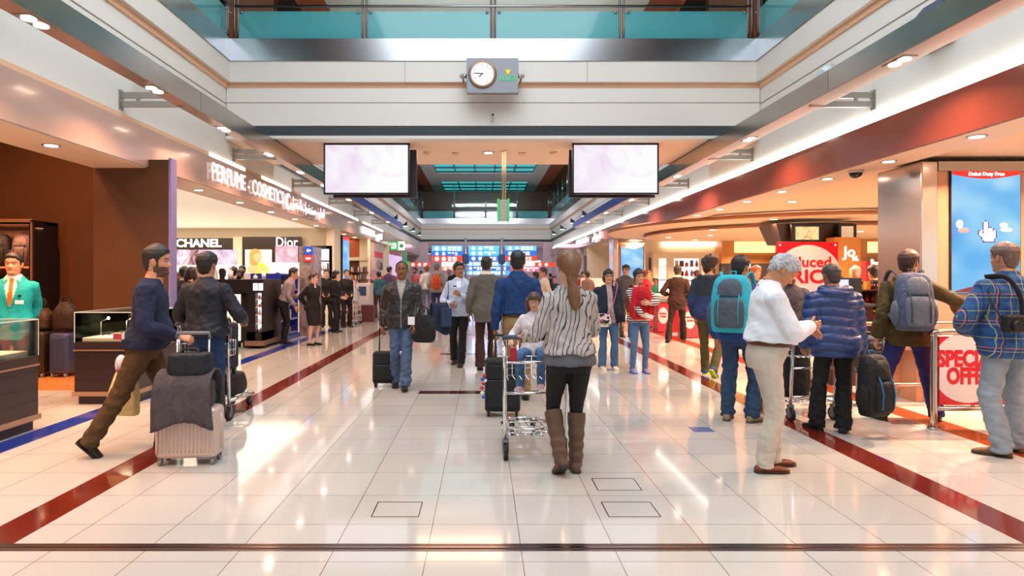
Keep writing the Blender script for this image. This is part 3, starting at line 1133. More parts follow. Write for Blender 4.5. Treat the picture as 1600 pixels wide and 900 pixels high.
        if g('collar', 0):
            ch = g('collar', .03)
            rings = []
            for zz, rr in ((nkz - .03, .012), (nkz + ch * .5, .012), (nkz + ch, .008)):
                rx, ry = interp([(p[0], p[1]) for p in prof], min(zz, .6)), interp([(p[0], p[2]) for p in prof], min(zz, .6))
                rings.append([T @ Vector(((rx + rr + .008) * math.cos(2 * PI * i / 20), (ry + rr + .008) * math.sin(2 * PI * i / 20), zz + (.012 if math.sin(2 * PI * i / 20) < 0 else -.004))) for i in range(20)])
            mb.loft(rings)
        for (c, r_) in g('lumps', []):
            mb.ell(T @ Vector(c), r_)
        me = mb.mesh('t')
        me.transform(Sc)
        me = remesh(me, vox, 2)
        amp = g('wrinkle', .007)
        sd0 = len(bpy.data.objects) * 3.1
        Ti = T.inverted()
        q = g('quilt', 0)
        for v, nr in zip(me.vertices, [v.normal.copy() for v in me.vertices]):
            c = v.co
            l = Ti @ (c / s)
            d = noise.noise(Vector((c.x * 8 + sd0, c.y * 8, c.z * 13 + c.x * 8))) + .5 * noise.noise(Vector((c.x * 17, c.y * 17 + sd0, c.z * 28 - c.x * 9)))
            kk = 1 + .8 * math.exp(-((l.z - .06) / .08) ** 2)
            dd = amp * kk * d
            if q:
                ph = (l.z + .012 * math.sin(l.x * 14)) / q
                dd += g('qa', .011) * (abs(math.sin(PI * ph)) ** .6 - .6)
            v.co = c + nr * dd
        idx = None
        if g('paint', None):
            pf = g('paint', None)
            idx = [pf(Ti @ (p.center / s), p.normal) for p in me.polygons]
        return mesh_obj(nm, me, g('mats', None) or [g('mat', None)], root, idx)
    if top:
        if top.get('under'): garment('undershirt', top['under'])
        garment(top.get('name', 'shirt'), top)
    # --- shoes
    if shoes and not noleg:
        up_, so_ = shoes[:2]
        tall = shoes[2] if len(shoes) > 2 else 0
        for sd in (1, -1):
            h, k_, an, M = feet[sd]
            mb = MB()
            rings, soles = [], [[], []]
            rows = smoothpts([(-.072, .012, .045), (-.066, .028, .062), (-.045, .037, .088), (0, .040, .094), (.04, .041, .083), (.085, .045, .064), (.13, .049, .052), (.165, .045, .043), (.19, .033, .035), (.205, .012, .026)], 2)
            for yy, hw, hh in rows:
                if tall == 'flat': hh = min(hh, .05) if yy > -.04 else hh * .7
                rings.append([Sc @ (M @ Vector((hw * c, yy, .012 + (hh - .012) * (.5 + .5 * s2) if s2 > -.6 else .012))) for c, s2 in [sq(2 * PI * i / 14, 2.6) for i in range(14)]])
            mb.loft(rings)
            rings = [[Sc @ (M @ Vector(((hw + .004) * c, yy, .009 + .009 * s2))) for c, s2 in [sq(2 * PI * i / 10, 4) for i in range(10)]] for yy, hw, hh in rows]
            mb.mi = 1
            mb.loft(rings)
            if tall and tall != 'flat':
                mb.mi = 0
                kp = k_.lerp(an, .15)
                limb(mb, [(*(M @ Vector((0, .01, .05))), .052), (*(an), .051), (*k_.lerp(an, .9), .060), (*k_.lerp(an, .82), .052), (*k_.lerp(an, .72), .062), (*k_.lerp(an, .63), .055), (*k_.lerp(an, .52), .065), (*k_.lerp(an, .42), .061), (*k_.lerp(an, .28), .069), (*kp, .069), (*k_.lerp(an, .12), .066)], 18)
            ob = mb.build('boot' if tall and tall != 'flat' else 'shoe', [fabric('shoe_' + up_, up_, .5, 30, .25), mat('sole_' + so_, so_, .6)], root)
    info = dict(root=root, T=T, S=s, arms=arms, feet=feet, HT=HT, Sc=Sc)
    if extra: extra(info)
    return info

def wpt(info, sd, off=(0, 0, 0)):
    """world position of a hand's grip centre"""
    a, e, w_, f, t = info['arms'][sd]
    r = info['root']
    p = (w_ + f.normalized() * .085) * info['S'] + Vector(off)
    return Matrix.Translation(r.location) @ Matrix.Rotation(r.rotation_euler.z, 4, 'Z') @ p
# ================================================================ LUGGAGE, BAGS, TROLLEYS
M_rub = mat('black_rubber', '1c1c1e', .6)
M_greyp = mat('grey_plastic', '6d6f73', .5)
def suitcase(label, loc, rz, w=.38, d=.24, h=.56, col='1b1c20', handle=.42, hard=False, wheels='grey', group=None, name='suitcase', top_pocket=False):
    t = thing(name, label, 'suitcase', loc, rz, group)
    z0 = .055
    mb = MB()
    if hard:
        m = mat('shell_' + col, col, .3, .25, var=(3, .05))
        mb.bb(-w / 2, w / 2, -d / 2, d / 2, z0, z0 + h, bev=.045, seg=4)
        n = int(w / .03)
        for sy in (-1, 1):
            for k in range(1, n):
                x = -w / 2 + w * k / n
                mb.tube([(x, sy * (d / 2 - .001), z0 + .05), (x, sy * (d / 2 + .003), z0 + .08), (x, sy * (d / 2 + .003), z0 + h - .08), (x, sy * (d / 2 - .001), z0 + h - .05)], .0065, 6)
        mb.tube([(-w / 2 - .001, 0, z0 + .06), (-w / 2 - .001, 0, z0 + h - .06)], .008, 6)
        mb.tube([(w / 2 + .001, 0, z0 + .06), (w / 2 + .001, 0, z0 + h - .06)], .008, 6)
    else:
        m = fabric('softcase_' + col, col, .75, 12, .2)
        mb.bb(-w / 2, w / 2, -d / 2, d / 2, z0, z0 + h, bev=.035, seg=3)
    mb.build('shell', m, t)
    if not hard:
        mb = MB()
        mb.bb(-w / 2 + .035, w / 2 - .035, -d / 2 - .022, -d / 2 + .02, z0 + .05, z0 + h * .58, bev=.015)
        mb.bb(-w / 2 + .04, w / 2 - .04, -d / 2 - .016, -d / 2 + .02, z0 + h * .62, z0 + h - .06, bev=.013)
        pk = mb.build('pocket', m, t)
        mb = MB()
        for zz in (z0 + h * .60,):
            mb.bb(-w / 2 + .04, w / 2 - .04, -d / 2 - .020, -d / 2, zz - .004, zz + .004)
        for sx in (-1, 1):
            mb.tube([(sx * (w / 2 - .012), -d / 2 + .012, z0 + .04), (sx * (w / 2 - .012), -d / 2 + .012, z0 + h - .04)], .006, 6)
        mb.build('zip', mat('zip_grey', '54565a', .5, .4), pk)
    mb = MB()
    hx = w * .26
    for sx in (-1, 1):
        mb.cyl((sx * hx, d * .28, z0 + h - .02), (sx * hx, d * .28, z0 + h + handle - .02), .009, n=8)
    mb.mi = 1
    mb.tube([(-hx - .005, d * .28, z0 + h + handle - .04), (-hx, d * .28, z0 + h + handle), (hx, d * .28, z0 + h + handle), (hx + .005, d * .28, z0 + h + handle - .04)], .015, 8)
    mb.build('handle', [M_chrome if hard or col != '1b1c20' else M_rub, M_rub if not hard else M_greyp], t)
    for sx in (-1, 1):
        for sy in (-1, 1):
            mb = MB()
            x, y = sx * (w / 2 - .04), sy * (d / 2 - .04)
            mb.cyl((x - .013, y, .028), (x + .013, y, .028), .028, n=16)
            mb.mi = 1
            mb.cyl((x - .015, y, .028), (x + .015, y, .028), .014, n=12)
            mb.bb(x - .02, x + .02, y - .012, y + .012, .038, z0 + .01)
            mb.build('wheel', [M_rub if not hard else mat('grey_wheel', '7c7c80', .4), M_greyp], t)
    return t

def trolley(label, loc, rz, group=None, bag=False):
    """airport baggage trolley, pushed towards +Y; handle at the rear"""
    t = thing('luggage_trolley', label, 'trolley', loc, rz, group)
    mb = MB()
    pts = []
    for sx in (-1, 1):
        mb.tube([(sx * .24, -.36, .10), (sx * .25, -.40, .5), (sx * .255, -.44, .98)], .017, 10)
        mb.tube([(sx * .24, -.36, .20), (sx * .22, .2, .17), (sx * .14, .50, .13), (sx * .05, .56, .13)], .016, 10)
    mb.tube([(-.06, .56, .13), (.06, .56, .13)], .016, 10)
    for z, y in ((.25, -.37), (.55, -.40), (.80, -.42)):
        mb.tube([(-.25, y, z), (.25, y, z)], .011, 8)
    mb.build('frame', M_chrome, t)
    mb = MB()
    mb.tube([(-.27, -.47, 1.0), (-.25, -.48, 1.012), (.25, -.48, 1.012), (.27, -.47, 1.0)], .019, 10)
    mb.mi = 1
    mb.bb(-.07, .07, -.51, -.45, .985, 1.04, bev=.01)
    mb.build('handle', [mat('blue_grey_grip', '3a4557', .5), M_rub], t)
    mb = MB()
    for k in range(7):
        x = -.20 + .4 * k / 6
        mb.tube([(x, -.345, .19), (x, .42 if abs(x) < .13 else .2, .165)], .006, 6)
    for y in (-.2, 0, .2, .38):
        mb.tube([(-.21 + max(0, y - .1) * .25, y, .18), (.21 - max(0, y - .1) * .25, y, .18)], .008, 6)
    mb.build('platform', M_chrome, t)
    mb = MB()
    for z in (.66, .72, .82):
        mb.tube([(-.23, -.40, z + .02), (-.22, -.16, z), (.22, -.16, z), (.23, -.40, z + .02)], .005, 6)
    for k in range(9):
        x = -.22 + .44 * k / 8
        mb.tube([(x, -.16, .82), (x, -.17, .66), (x, -.40, .66)], .0035, 5)
    for sx in (-1, 1):
        for k in range(3):
            y = -.37 + k * .07
            mb.tube([(sx * .225, y, .83), (sx * .225, y, .66)], .0035, 5)
    mb.build('basket', M_chrome, t)
    for x, y, r in ((-.24, -.36, .07), (.24, -.36, .07), (-.10, .48, .055), (.10, .48, .055)):
        mb = MB()
        mb.cyl((x - .016, y, r), (x + .016, y, r), r, n=22)
        mb.mi = 1
        mb.cyl((x - .019, y, r), (x + .019, y, r), r * .55, n=14)
        mb.bb(x - .026, x - .019, y - .02, y + .02, r - .01, r * 2 + .02)
        mb.bb(x + .019, x + .026, y - .02, y + .02, r - .01, r * 2 + .02)
        mb.bb(x - .026, x + .026, y - .025, y + .025, r * 2 + .005, r * 2 + .03)
        mb.build('wheel', [M_rub, M_greyp], t)
    return t

def backpack(label, loc, rz, col1, col2, h=.5, w=.30, d=.17, tilt=0, straps=True, accents='20262c', name='backpack', group=None, shoulder=.14):
    """worn backpack: local +Y is towards the wearer's back; origin at mid-back"""
    t = thing(name, label, 'backpack', loc, rz, group)
    m1, m2, m3 = fabric('pack_' + col1, col1, .7, 14, .4), fabric('pack_' + col2, col2, .7, 14, .4), mat('strap_' + accents, accents, .7)
    Mt = Matrix.Rotation(tilt, 4, 'X')
    def rings(rows, dy=0):
        out = []
        for z, rx, ry, yo in smoothpts(rows, 3):
            out.append([Mt @ Vector((rx * sq(2 * PI * i / 26, 2.9)[0], yo + dy + ry * sq(2 * PI * i / 26, 2.9)[1], z)) for i in range(26)])
        return out
    mb = MB()
    mb.loft(rings([(-h * .5, w * .30, d * .28, -d * .45), (-h * .47, w * .46, d * .46, -d * .5), (-h * .2, w * .5, d * .52, -d * .52), (h * .15, w * .48, d * .5, -d * .5), (h * .38, w * .42, d * .42, -d * .46), (h * .48, w * .30, d * .30, -d * .42), (h * .5, w * .12, d * .12, -d * .4)]))
    mb.build('main_bag', m1, t)
    mb = MB()
    mb.loft(rings([(-h * .42, w * .22, d * .14, -d * .98), (-h * .38, w * .34, d * .22, -d * .98), (-h * .1, w * .36, d * .24, -d * 1.0), (h * .05, w * .32, d * .2, -d * .98), (h * .09, w * .2, d * .1, -d * .95)]))
    mb.build('front_pocket', m2, t)
    mb = MB()
    mb.loft(rings([(h * .10, w * .2, d * .1, -d * .9), (h * .14, w * .30, d * .18, -d * .9), (h * .32, w * .28, d * .18, -d * .84), (h * .42, w * .16, d * .1, -d * .76)]))
    mb.build('top_pocket', m2, t)
    for sx in (-1, 1):
        mb = MB()
        mb.ell(Mt @ Vector((sx * w * .5, -d * .5, -h * .2)), (w * .10, d * .34, h * .22))
        mb.build('side_pocket', m2, t)
        mb = MB()
        mb.tube([Mt @ Vector(p) for p in ((sx * w * .24, -d * 1.19, -h * .36), (sx * w * .24, -d * 1.25, -h * .12), (sx * w * .24, -d * 1.14, h * .06), (sx * w * .24, -d * 1.0, h * .16))], .009, 6, flat=.5)
        mb.build('compression_strap', m3, t)
    mb = MB()
    mb.tube([Mt @ Vector(p) for p in ((-.03, -d * .35, h * .47), (-.025, -d * .3, h * .56), (.025, -d * .3, h * .56), (.03, -d * .35, h * .47))], .007, 8)
    mb.build('grab_loop', m3, t)
    if straps:
        for sx in (-1, 1):
            mb = MB()
            s_ = shoulder
            mb.tube(smoothpts([(sx * .07, -.03, h * .36), (sx * s_ * .9, .0, h * .5), (sx * s_, .07, h * .54), (sx * s_, .17, h * .46), (sx * (s_ + .01), .22, h * .25), (sx * (s_ + .035), .18, -.02), (sx * (s_ + .03), .06, -h * .2), (sx * w * .4, -.02, -h * .35)], 4), .02, 8, flat=.4)
            mb.build('shoulder_strap', m3 if col2 != '2aa9bd' else mat('teal_strap', '2aa9bd', .7), t)
    return t

def soft_bag(label, loc, rz, w, d, h, col, handle=.12, name='bag', cat='bag', top=.9, pattern=None, sag=.1, accents='15161a', strap=None):
    t = thing(name, label, cat, loc, rz)
    m = pattern or fabric('bag_' + col, col, .6, 14, .5)
    mb = MB()
    R = []
    for z, k in smoothpts([(0, .6), (h * .04, .92), (h * .3, 1 + sag), (h * .65, 1.0), (h * .93, top), (h, top * .8)], 3):
        R.append([Vector((w / 2 * k * sq(2 * PI * i / 24, 3.2)[0], d / 2 * k * sq(2 * PI * i / 24, 3.2)[1], z)) for i in range(24)])
    mb.loft(R)
    mb.build('bag_body', m, t)
    if handle:
        for sy in (-1, 1):
            mb = MB()
            mb.tube(smoothpts([(-w * .22, sy * d * .2, h * .93), (-w * .18, sy * .012, h + handle * .8), (0, 0, h + handle), (w * .18, sy * .012, h + handle * .8), (w * .22, sy * d * .2, h * .93)], 4), .008, 8)
            mb.build('bag_handle', mat('strap_' + accents, accents, .7), t)
    if strap:
        mb = MB()
        mb.tube(smoothpts(strap, 5), .014, 8, flat=.45)
        mb.build('shoulder_strap', mat('strap_' + accents, accents, .7) if not pattern else mat('pink_strap', 'b86a90', .7, var=(40, .4)), t)
    return t

def drape(label, loc, rz, w, d, h, col, name='jacket', cat='jacket', seed=1, thick=.012):
    """a garment hanging folded over something: two hanging sides joined over the top (fold runs along X)"""
    t = thing(name, label, cat, loc, rz)
    mb = MB()
    nu, nv = 22, 26
    def P(u, v, o):
        a = (v - .5) * 2
        x = (u - .5) * w * (1 + .12 * abs(a))
        k = .22
        if abs(a) < k:
            th = a / k * PI / 2
            y, z = d / 2 * math.sin(th), d / 2 * math.cos(th) * .6
        else:
            y = math.copysign(d / 2 + .02 * math.sin(abs(a) * 3), a)
            z = -(abs(a) - k) / (1 - k) * h * (1 if a < 0 else .8)
        z -= .04 * math.sin(u * 5 + seed) * abs(a)
        y += math.copysign(.02 * math.sin(u * 19 + seed + a * 3) + .012 * math.sin(u * 37 + seed), a) * abs(a)
        n_ = Vector((0, a, .5 if abs(a) < k else 0)).normalized() if abs(a) > .01 else Vector((0, 0, 1))
        return Vector((x, y, z)) + n_ * o
    top = [[mb.bm.verts.new(P(i / nu, j / nv, thick)) for i in range(nu + 1)] for j in range(nv + 1)]
    bot = [[mb.bm.verts.new(P(i / nu, j / nv, 0)) for i in range(nu + 1)] for j in range(nv + 1)]
    for j in range(nv):
        for i in range(nu):
            mb.bm.faces.new((top[j][i], top[j][i + 1], top[j + 1][i + 1], top[j + 1][i])).smooth = True
            mb.bm.faces.new((bot[j][i], bot[j + 1][i], bot[j + 1][i + 1], bot[j][i + 1])).smooth = True
    for j in range(nv):
        mb.bm.faces.new((top[j][0], top[j + 1][0], bot[j + 1][0], bot[j][0]))
        mb.bm.faces.new((top[j][nu], bot[j][nu], bot[j + 1][nu], top[j + 1][nu]))
    for i in range(nu):
        mb.bm.faces.new((top[0][i], bot[0][i], bot[0][i + 1], top[0][i + 1]))
        mb.bm.faces.new((top[nv][i], top[nv][i + 1], bot[nv][i + 1], bot[nv][i]))
    mb.build('cloth', fabric('drape_' + col, col, .8, 12, .6), t)
    return t
# ================================================================ THINGS FIXED TO THE BUILDING
M_rub = mat('black_rubber', '1c1c1e', .6)
def FB0(name, col):
    return mat(name, col, .85, var=(8, .12), bump=(14, .4))
def sq(a, e=2.4):
    c, s_ = math.cos(a), math.sin(a)
    return math.copysign(abs(c) ** (2 / e), c), math.copysign(abs(s_) ** (2 / e), s_)
M_bev = mat('satin_beam_face', 'a8a29c', .24, 1.0, var=(.6, .15))
M_bund = mat('satin_beam_underside', 'a58a78', .3, .9)
M_blueface = mat('blue_beam_face', '3d58b4', .35, .5)
def beam(side, ya, yb, label, lamps, face):
    s = -1 if side == 'left' else 1
    xi, xo = (-3.75, -3.93) if s < 0 else (4.10, 4.36)
    t = thing('light_beam', label, 'beam', ((xi + xo) / 2, ya, 3.68))
    w_ = abs(xo - xi) / 2
    mb = MB()
    L = yb - ya
    mb.bb(-w_, w_, .004, L - .004, 0.012, .27)
    mb.build('casing', face, t)
    mb = MB()
    mb.bb(-w_ - .004, w_ + .004, .004, L - .004, 0, .014)
    mb.build('underside', M_bund, t)
    for y in lamps:
        mb = MB()
        mb.mi = 1
        mb.bb(-.075, .075, y - ya - .17, y - ya + .17, -.006, .0)
        mb.mi = 0
        for o in (-.078, .078):
            mb.cyl((0, y - ya + o, -.002), (0, y - ya + o, -.014), .058, n=18)
        mb.build('twin_lamp', [M_glow, M_steel2], t)
        area('beam_lamp', ((xi + xo) / 2, y, 3.655), .15, .3, 38, 'ffc49c', spread=PI * .75)
    return t
nm = ['nearest the viewer', 'second along', 'third along, beside the television', 'far end']
for side, ys, lp in (('left', (-3, 8.6, 12.6, 17.2), ((1.5, 3.5, 5.55, 7.57), (9.6, 11.6), (13.6, 15.6))), ('right', (-3, 7.7, 11.5, 16.6), ((2.8, 6.58), (10.3,), (14.1,)))):
    for k in range(3):
        beam(side, ys[k], ys[k + 1], 'long steel lighting beam on the %s side of the hall, section %s' % ('perfume shop' if side == 'left' else 'red bulkhead', nm[k]), lp[k], M_bev)
    beam(side, ys[3], ys[3] + 13, 'long blue faced lighting beam farther down the %s side of the hall' % ('perfume shop' if side == 'left' else 'red bulkhead'), (18.5, 22.3, 26.1), M_blueface)
# brackets that carry the beams
ord_ = ['first', 'second', 'third', 'fourth', 'fifth', 'sixth', 'seventh']
for side in ('left', 'right'):
    s = -1 if side == 'left' else 1
    for k in range(7):
        y = 4.58 + 3.75 * k
        xw = -4.66 if s < 0 else 5.02
        xb = -3.86 if s < 0 else 4.2
        x0, x1 = sorted((xw, xb))
        t = thing('beam_bracket', 'steel twin bar bracket under the beam, %s, %s from us' % ('perfume side' if s < 0 else 'red side', ord_[k]), 'bracket', ((x0 + x1) / 2, y, 3.65), 0, 'steel beam brackets')
        h = (x1 - x0) / 2
        for z in (.02, .135):
            mb = MB(); mb.bb(-h, h, -.02, .02, z, z + .075)
            mb.build('bar', M_steel2, t)
        mb = MB()
        e = -h if s < 0 else h
        mb.bb(e - .012 if s > 0 else e, e if s > 0 else e + .012, -.05, .05, -.01, .24)
        mb.build('end_plate', M_steel2, t)
        mb = MB(); mb.bb(h * .45 * s - .02, h * .45 * s + .02, -.015, .015, .09, .14); mb.build('spacer', M_steel2, t)

# televisions below the bridge
def tvpict(name, pink_left):
    m, nt, b = node_mat(name, .3)
    tc = N(nt, 'ShaderNodeTexCoord')
    w_ = N(nt, 'ShaderNodeTexNoise')
    w_.inputs['Scale'].default_value = 1.1
    w_.inputs['Distortion'].default_value = 1.8
    nt.links.new(tc.outputs['Object'], w_.inputs['Vector'])
    r = ramp(nt, [(.12, 'f0a8c8'), (.27, 'f2dcf2'), (.42, 'f8eefb'), (.6, 'ffffff')])
    sp = N(nt, 'ShaderNodeSeparateXYZ')
    nt.links.new(tc.outputs['Object'], sp.inputs[0])
    a = N(nt, 'ShaderNodeMath', operation='MULTIPLY_ADD')
    a.inputs[1].default_value = .28
    nt.links.new(sp.outputs[0], a.inputs[0])
    nt.links.new(w_.outputs['Fac'], a.inputs[2])
    nt.links.new(a.outputs[0], r.inputs[0])
    b.inputs['Base Color'].default_value = (0, 0, 0, 1)
    nt.links.new(r.outputs[0], b.inputs['Emission Color'])
    b.inputs['Emission Strength'].default_value = .85
    return m
M_tv = tvpict('screen_pink_white', 1)
for lab, x0, x1 in (('large hanging television showing a pale pink picture, on the perfume shop side', 506, 640), ('large hanging television showing a pale pink picture, nearer the red bulkhead', 894, 1029)):
    d = 12.1
    cx = ((x0 + x1) / 2 - 755) / 1012 * d
    cz = 1.5 + (431.3 - 264) / 1012 * d
    hw, hh = (x1 - x0) / 2024 * d, .475
    t = thing('television', lab, 'television', (cx, d, cz))
    mb = MB()
    for b_ in ((-hw, hw, -hh, -hh + .03), (-hw, hw, hh - .03, hh), (-hw, -hw + .03, -hh, hh), (hw - .03, hw, -hh, hh)):
        mb.bb(b_[0], b_[1], -.03, .05, b_[2], b_[3], bev=.004)
    mb.bb(-hw + .01, hw - .01, -.01, .06, -hh + .01, hh - .01)
    mb.build('frame', M_dark, t)
    mb = MB(); mb.bb(-hw + .03, hw - .03, -.014, -.008, -hh + .03, hh - .03)
    mb.build('screen', M_tv, t)
    mb = MB()
    sg = 1 if cx < 0 else -1
    mb.bb(-hw + .1 * (1 if sg > 0 else -.2), hw + .1 * (.2 if sg < 0 else 1) - .0, .32, .42, -hh - .02, hh - .05, bev=.006)
    mb.build('rear_screen', mat('dark_rear_casing', '2c2430', .4), t)
    mb = MB(); mb.bb(-.12, .12, .05, .34, -.12, .12); mb.cyl((0, .2, .05), (0, .2, hh + .06), .03, n=12)
    mb.build('ceiling_mount', M_dark, t)

# hanging exit sign
t = thing('exit_sign', 'green edged hanging sign on two thin rods below the bridge', 'sign', ((787 - 755) / 1012 * 12.8, 12.8, 2.57))
mb = MB(); mb.cyl((.03, -.02, .45), (.03, -.02, 1.41), .018, n=10); mb.cyl((-.015, .06, .45), (-.015, .06, 1.41), .02, n=10)
mb.build('rod', mat('champagne_metal', 'a89a88', .3, .8), t)
mb = MB(); mb.bb(-.09, .07, -.16, .16, .02, .42, bev=.01, taper=None)
mb.build('housing', mat('sign_housing_grey', 'c0b6b0', .4), t)
mb = MB()
mb.bb(-.125, -.095, -.2, .2, 0, .44, bev=.004); mb.bb(.075, .105, -.2, .2, 0, .44, bev=.004)
mb.build('lit_panel', mat('exit_green_glow', '1fb45a', .4, emit=.7), t)

# clock on the front beam
t = thing('wall_clock', 'grey panel with a round white clock and green lettering, high on the white wall', 'clock', ((769 - 755) / 1012 * 11.25, 11.25, 4.98))
mb = MB(); mb.bb(-.445, .455, 0, .12, -.30, .31, bev=.006); mb.build('back_panel', mat('clock_grey', '84878e', .4, .3), t)
for sx in (-1, 1):
    mb = MB(); mb.cyl((sx * .44, .06, .01), (sx * .53, .06, .01), .035, n=14); mb.ell((sx * .53, .06, .01), (.036, .036, .036)); mb.cyl((sx * .51, .06, 0), (sx * .51, .4, 0), .02, n=8); mb.build('wall_mount', M_steel2, t)
cx = -.168
mb = MB()
F = Matrix.Translation((cx, 0, .025)) @ FACE_CAM
mb.loft([[F @ Vector((r * math.cos(2 * PI * k / 48), r * math.sin(2 * PI * k / 48), z)) for k in range(48)] for r, z in ((.245, -.02), (.245, .02), (.235, .035), (.200, .035), (.192, .03))], cap=True)
for k in range(60):
    a = k * PI / 30
    mb.box((cx + .243 * math.cos(a), -.012, .025 + .243 * math.sin(a)), (.006, .03, .006))
mb.build('bezel', mat('clock_bezel', '8a6f60', .3, .7), t)
mb = MB()
mb.loft([[F @ Vector((.195 * math.cos(2 * PI * k / 40), .195 * math.sin(2 * PI * k / 40), z)) for k in range(40)] for z in (.03, .036)])
mb.build('dial', mat('dial_white', 'fffaf4', .4, emit=.25), t)
mb = MB()
for k in range(12):
    a = k * PI / 6
    mb.box((0, 0, 0), (.012, .004, .034), M=Matrix.Translation((cx, -.038, .025)) @ Matrix.Rotation(a, 4, 'Y') @ Matrix.Translation((0, 0, .160)))
mb.build('hour_marker', mat('marker_grey', '8a8078', .4, .3), t)
for nm_, ang, L in (('hour_hand', 226, .10), ('minute_hand', 273, .155)):
    mb = MB()
    mb.box((0, 0, 0), (.016, .004, L), M=Matrix.Translation((cx, -.042, .025)) @ Matrix.Rotation(math.radians(ang), 4, 'Y') @ Matrix.Translation((0, 0, L * .42)))
    mb.ell((cx, -.042, .025), (.012, .006, .012))
    mb.build(nm_, mat('hand_dark', '3a3438', .4), t)
text('emblem_text', 'ROLEX', .125, (.275, -.004, -.05), mat('emblem_green', '2fae78', .4, emit=.5), t, ext=.006, off=.002, width=.29)
mb = MB()
for k in range(5):
    a = (k - 2) * .42
    mb.tube([(.275, -.006, .03), (.275 + .055 * math.sin(a), -.006, .03 + .07 * math.cos(a * .5))], [.012, .006], 6)
    mb.ell((.275 + .055 * math.sin(a), -.006, .035 + .07 * math.cos(a * .5)), (.009, .006, .009), seg=8, rings=6)
mb.ell((.275, -.006, .03), (.035, .006, .012))
mb.build('emblem', mat('emblem_gold', 'e0c83a', .3, emit=.4), t)

def small_camera(loc, label):
    t = thing('security_camera', label, 'camera', loc)
    mb = MB(); mb.cyl((0, .12, .02), (0, .0, 0), .02, n=10); mb.cyl((0, 0, 0), (0, -.09, -.01), .032, n=12); mb.build('camera_housing', mat('camera_cream', 'd0c4b8', .4), t)
    mb = MB(); mb.cyl((0, -.09, -.01), (0, -.1, -.011), .022, n=12); mb.build('lens', M_dark, t)
small_camera(((770 - 755) / 1012 * 11.6, 11.62, 1.5 + (431.3 - 180) / 1012 * 11.6), 'tiny camera on the white wall below the clock panel')
small_camera(((770 - 755) / 1012 * 47.8, 47.9, 1.5 + (431.3 - 372) / 1012 * 47.8), 'tiny camera on the far white cross wall')
# dome cameras
for x, y, lab in ((1337, 268, 'black dome camera under the edge of the red bulkhead'), (962, 374, 'black dome camera under the far end of the red bulkhead')):
    X_ = 5.12 if x > 1000 else 5.4
    d = X_ * 1012 / (x - 755)
    t = thing('dome_camera', lab, 'camera', (X_, d, 2.95))
    mb = MB(); mb.cyl((0, 0, 0), (0, 0, -.035), .10, n=20); mb.build('mount_ring', mat('camera_cream', 'd0c4b8', .4), t)
    mb = MB(); mb.ell((0, 0, -.035), (.085, .085, .075)); mb.build('dome', mat('smoked_dome', '1c1414', .1), t)

# wedge loudspeaker and projector lamps on the side walls
def wedge(label, X_, Y_, Z_, s):
    t = thing('loudspeaker', label, 'speaker', (X_, Y_, Z_))
    mb = MB()
    M_ = Matrix.Rotation(PI / 2, 4, 'X')
    mb.prism([(0, -.22), (-s * .30, .0), (-s * .04, .30), (0, .30)] if s > 0 else [(0, .30), (-s * .04, .30), (-s * .30, 0), (0, -.22)], M_, .42)
    mb.build('cabinet', mat('speaker_blue', '2b3d66', .4), t)
wedge('dark blue wedge loudspeaker on the white wall over the red bulkhead', 5.0, 7.3, 4.22, 1)
wedge('dark blue wedge loudspeaker on the white wall over the luggage shop', -4.64, 6.0, 4.15, -1)
for X_, Y_, Z_, s, lab in ((4.8, 8.9, 4.32, 1, 'white cylinder projector lamp on the wall above the red bulkhead'), (-4.5, 8.7, 4.32, -1, 'white cylinder projector lamp on the wall opposite the red bulkhead')):
    t = thing('projector_lamp', lab, 'light', (X_, Y_, Z_))
    mb = MB(); mb.cyl((-s * .22, -.12, -.1), (.02 * s, .08, .05), .075, n=18); mb.cyl((.02 * s, .08, .05), (.14 * s, .08, .05), .02, n=8); mb.build('lamp_body', mat('lamp_pale', 'cfe0ea', .4), t)
# smoke detector / sprinklers on the bridge soffit, and its round lamps
for x, y, kind in ((667, 238, 'smoke_detector'), (712, 239, 'smoke_detector'), (816, 239, 'smoke_detector'), (864, 238, 'smoke_detector'), (763, 238, 'ceiling_lamp')):
    d = 2.48 / (431.3 - y) * 1012
    mb = MB()
    if kind == 'ceiling_lamp':
        mb.mi = 1; mb.cyl((0, 0, 0), (0, 0, -.015), .12, n=20); mb.mi = 0; mb.cyl((0, 0, -.015), (0, 0, -.018), .085, n=20)
        o = mb.build('ceiling_lamp', [M_glow, M_steel2])
        tag(o, 'round lamp set in the middle of the peach bridge ceiling', 'light')
    else:
        mb.cyl((0, 0, 0), (0, 0, -.035), .075, .06, n=16)
        o = mb.build('smoke_detector', mat('detector_tan', 'c8a68c', .5))
        tag(o, 'small round smoke detector on the peach bridge ceiling', 'detector', 'smoke detectors under the bridge')
    o.location = ((x - 755) / 1012 * d, d, ZS)
# downlights in the soffit strips
def downlight(loc, label, group, power=0, r=.07, col='ffd9b0'):
    mb = MB(); mb.mi = 1
    mb.cyl((0, 0, 0), (0, 0, -.008), r * 1.35, n=18); mb.mi = 0; mb.cyl((0, 0, -.008), (0, 0, -.011), r, n=18)
    o = mb.build('downlight', [M_glow, M_steel2])
    o.location = loc
    tag(o, label, 'light', group)
    if power:
        area('downlight_lamp', (loc[0], loc[1], loc[2] - .014), r * 1.6, r * 1.6, power, col, shape='DISK', spread=PI * .8)
for k in range(8):
    downlight((-4.9, 5.45 + 1.9 * k - 1.9, 2.985), 'round downlight in the peach strip under the pinkish bulkhead', 'downlights under the pinkish bulkhead', 34 if k < 4 else 0, col='ffb888')
for k in range(8):
    downlight((-4.9, 19 + 1.9 * k, 2.985), 'round downlight in the peach strip under the pinkish bulkhead', 'downlights under the pinkish bulkhead')
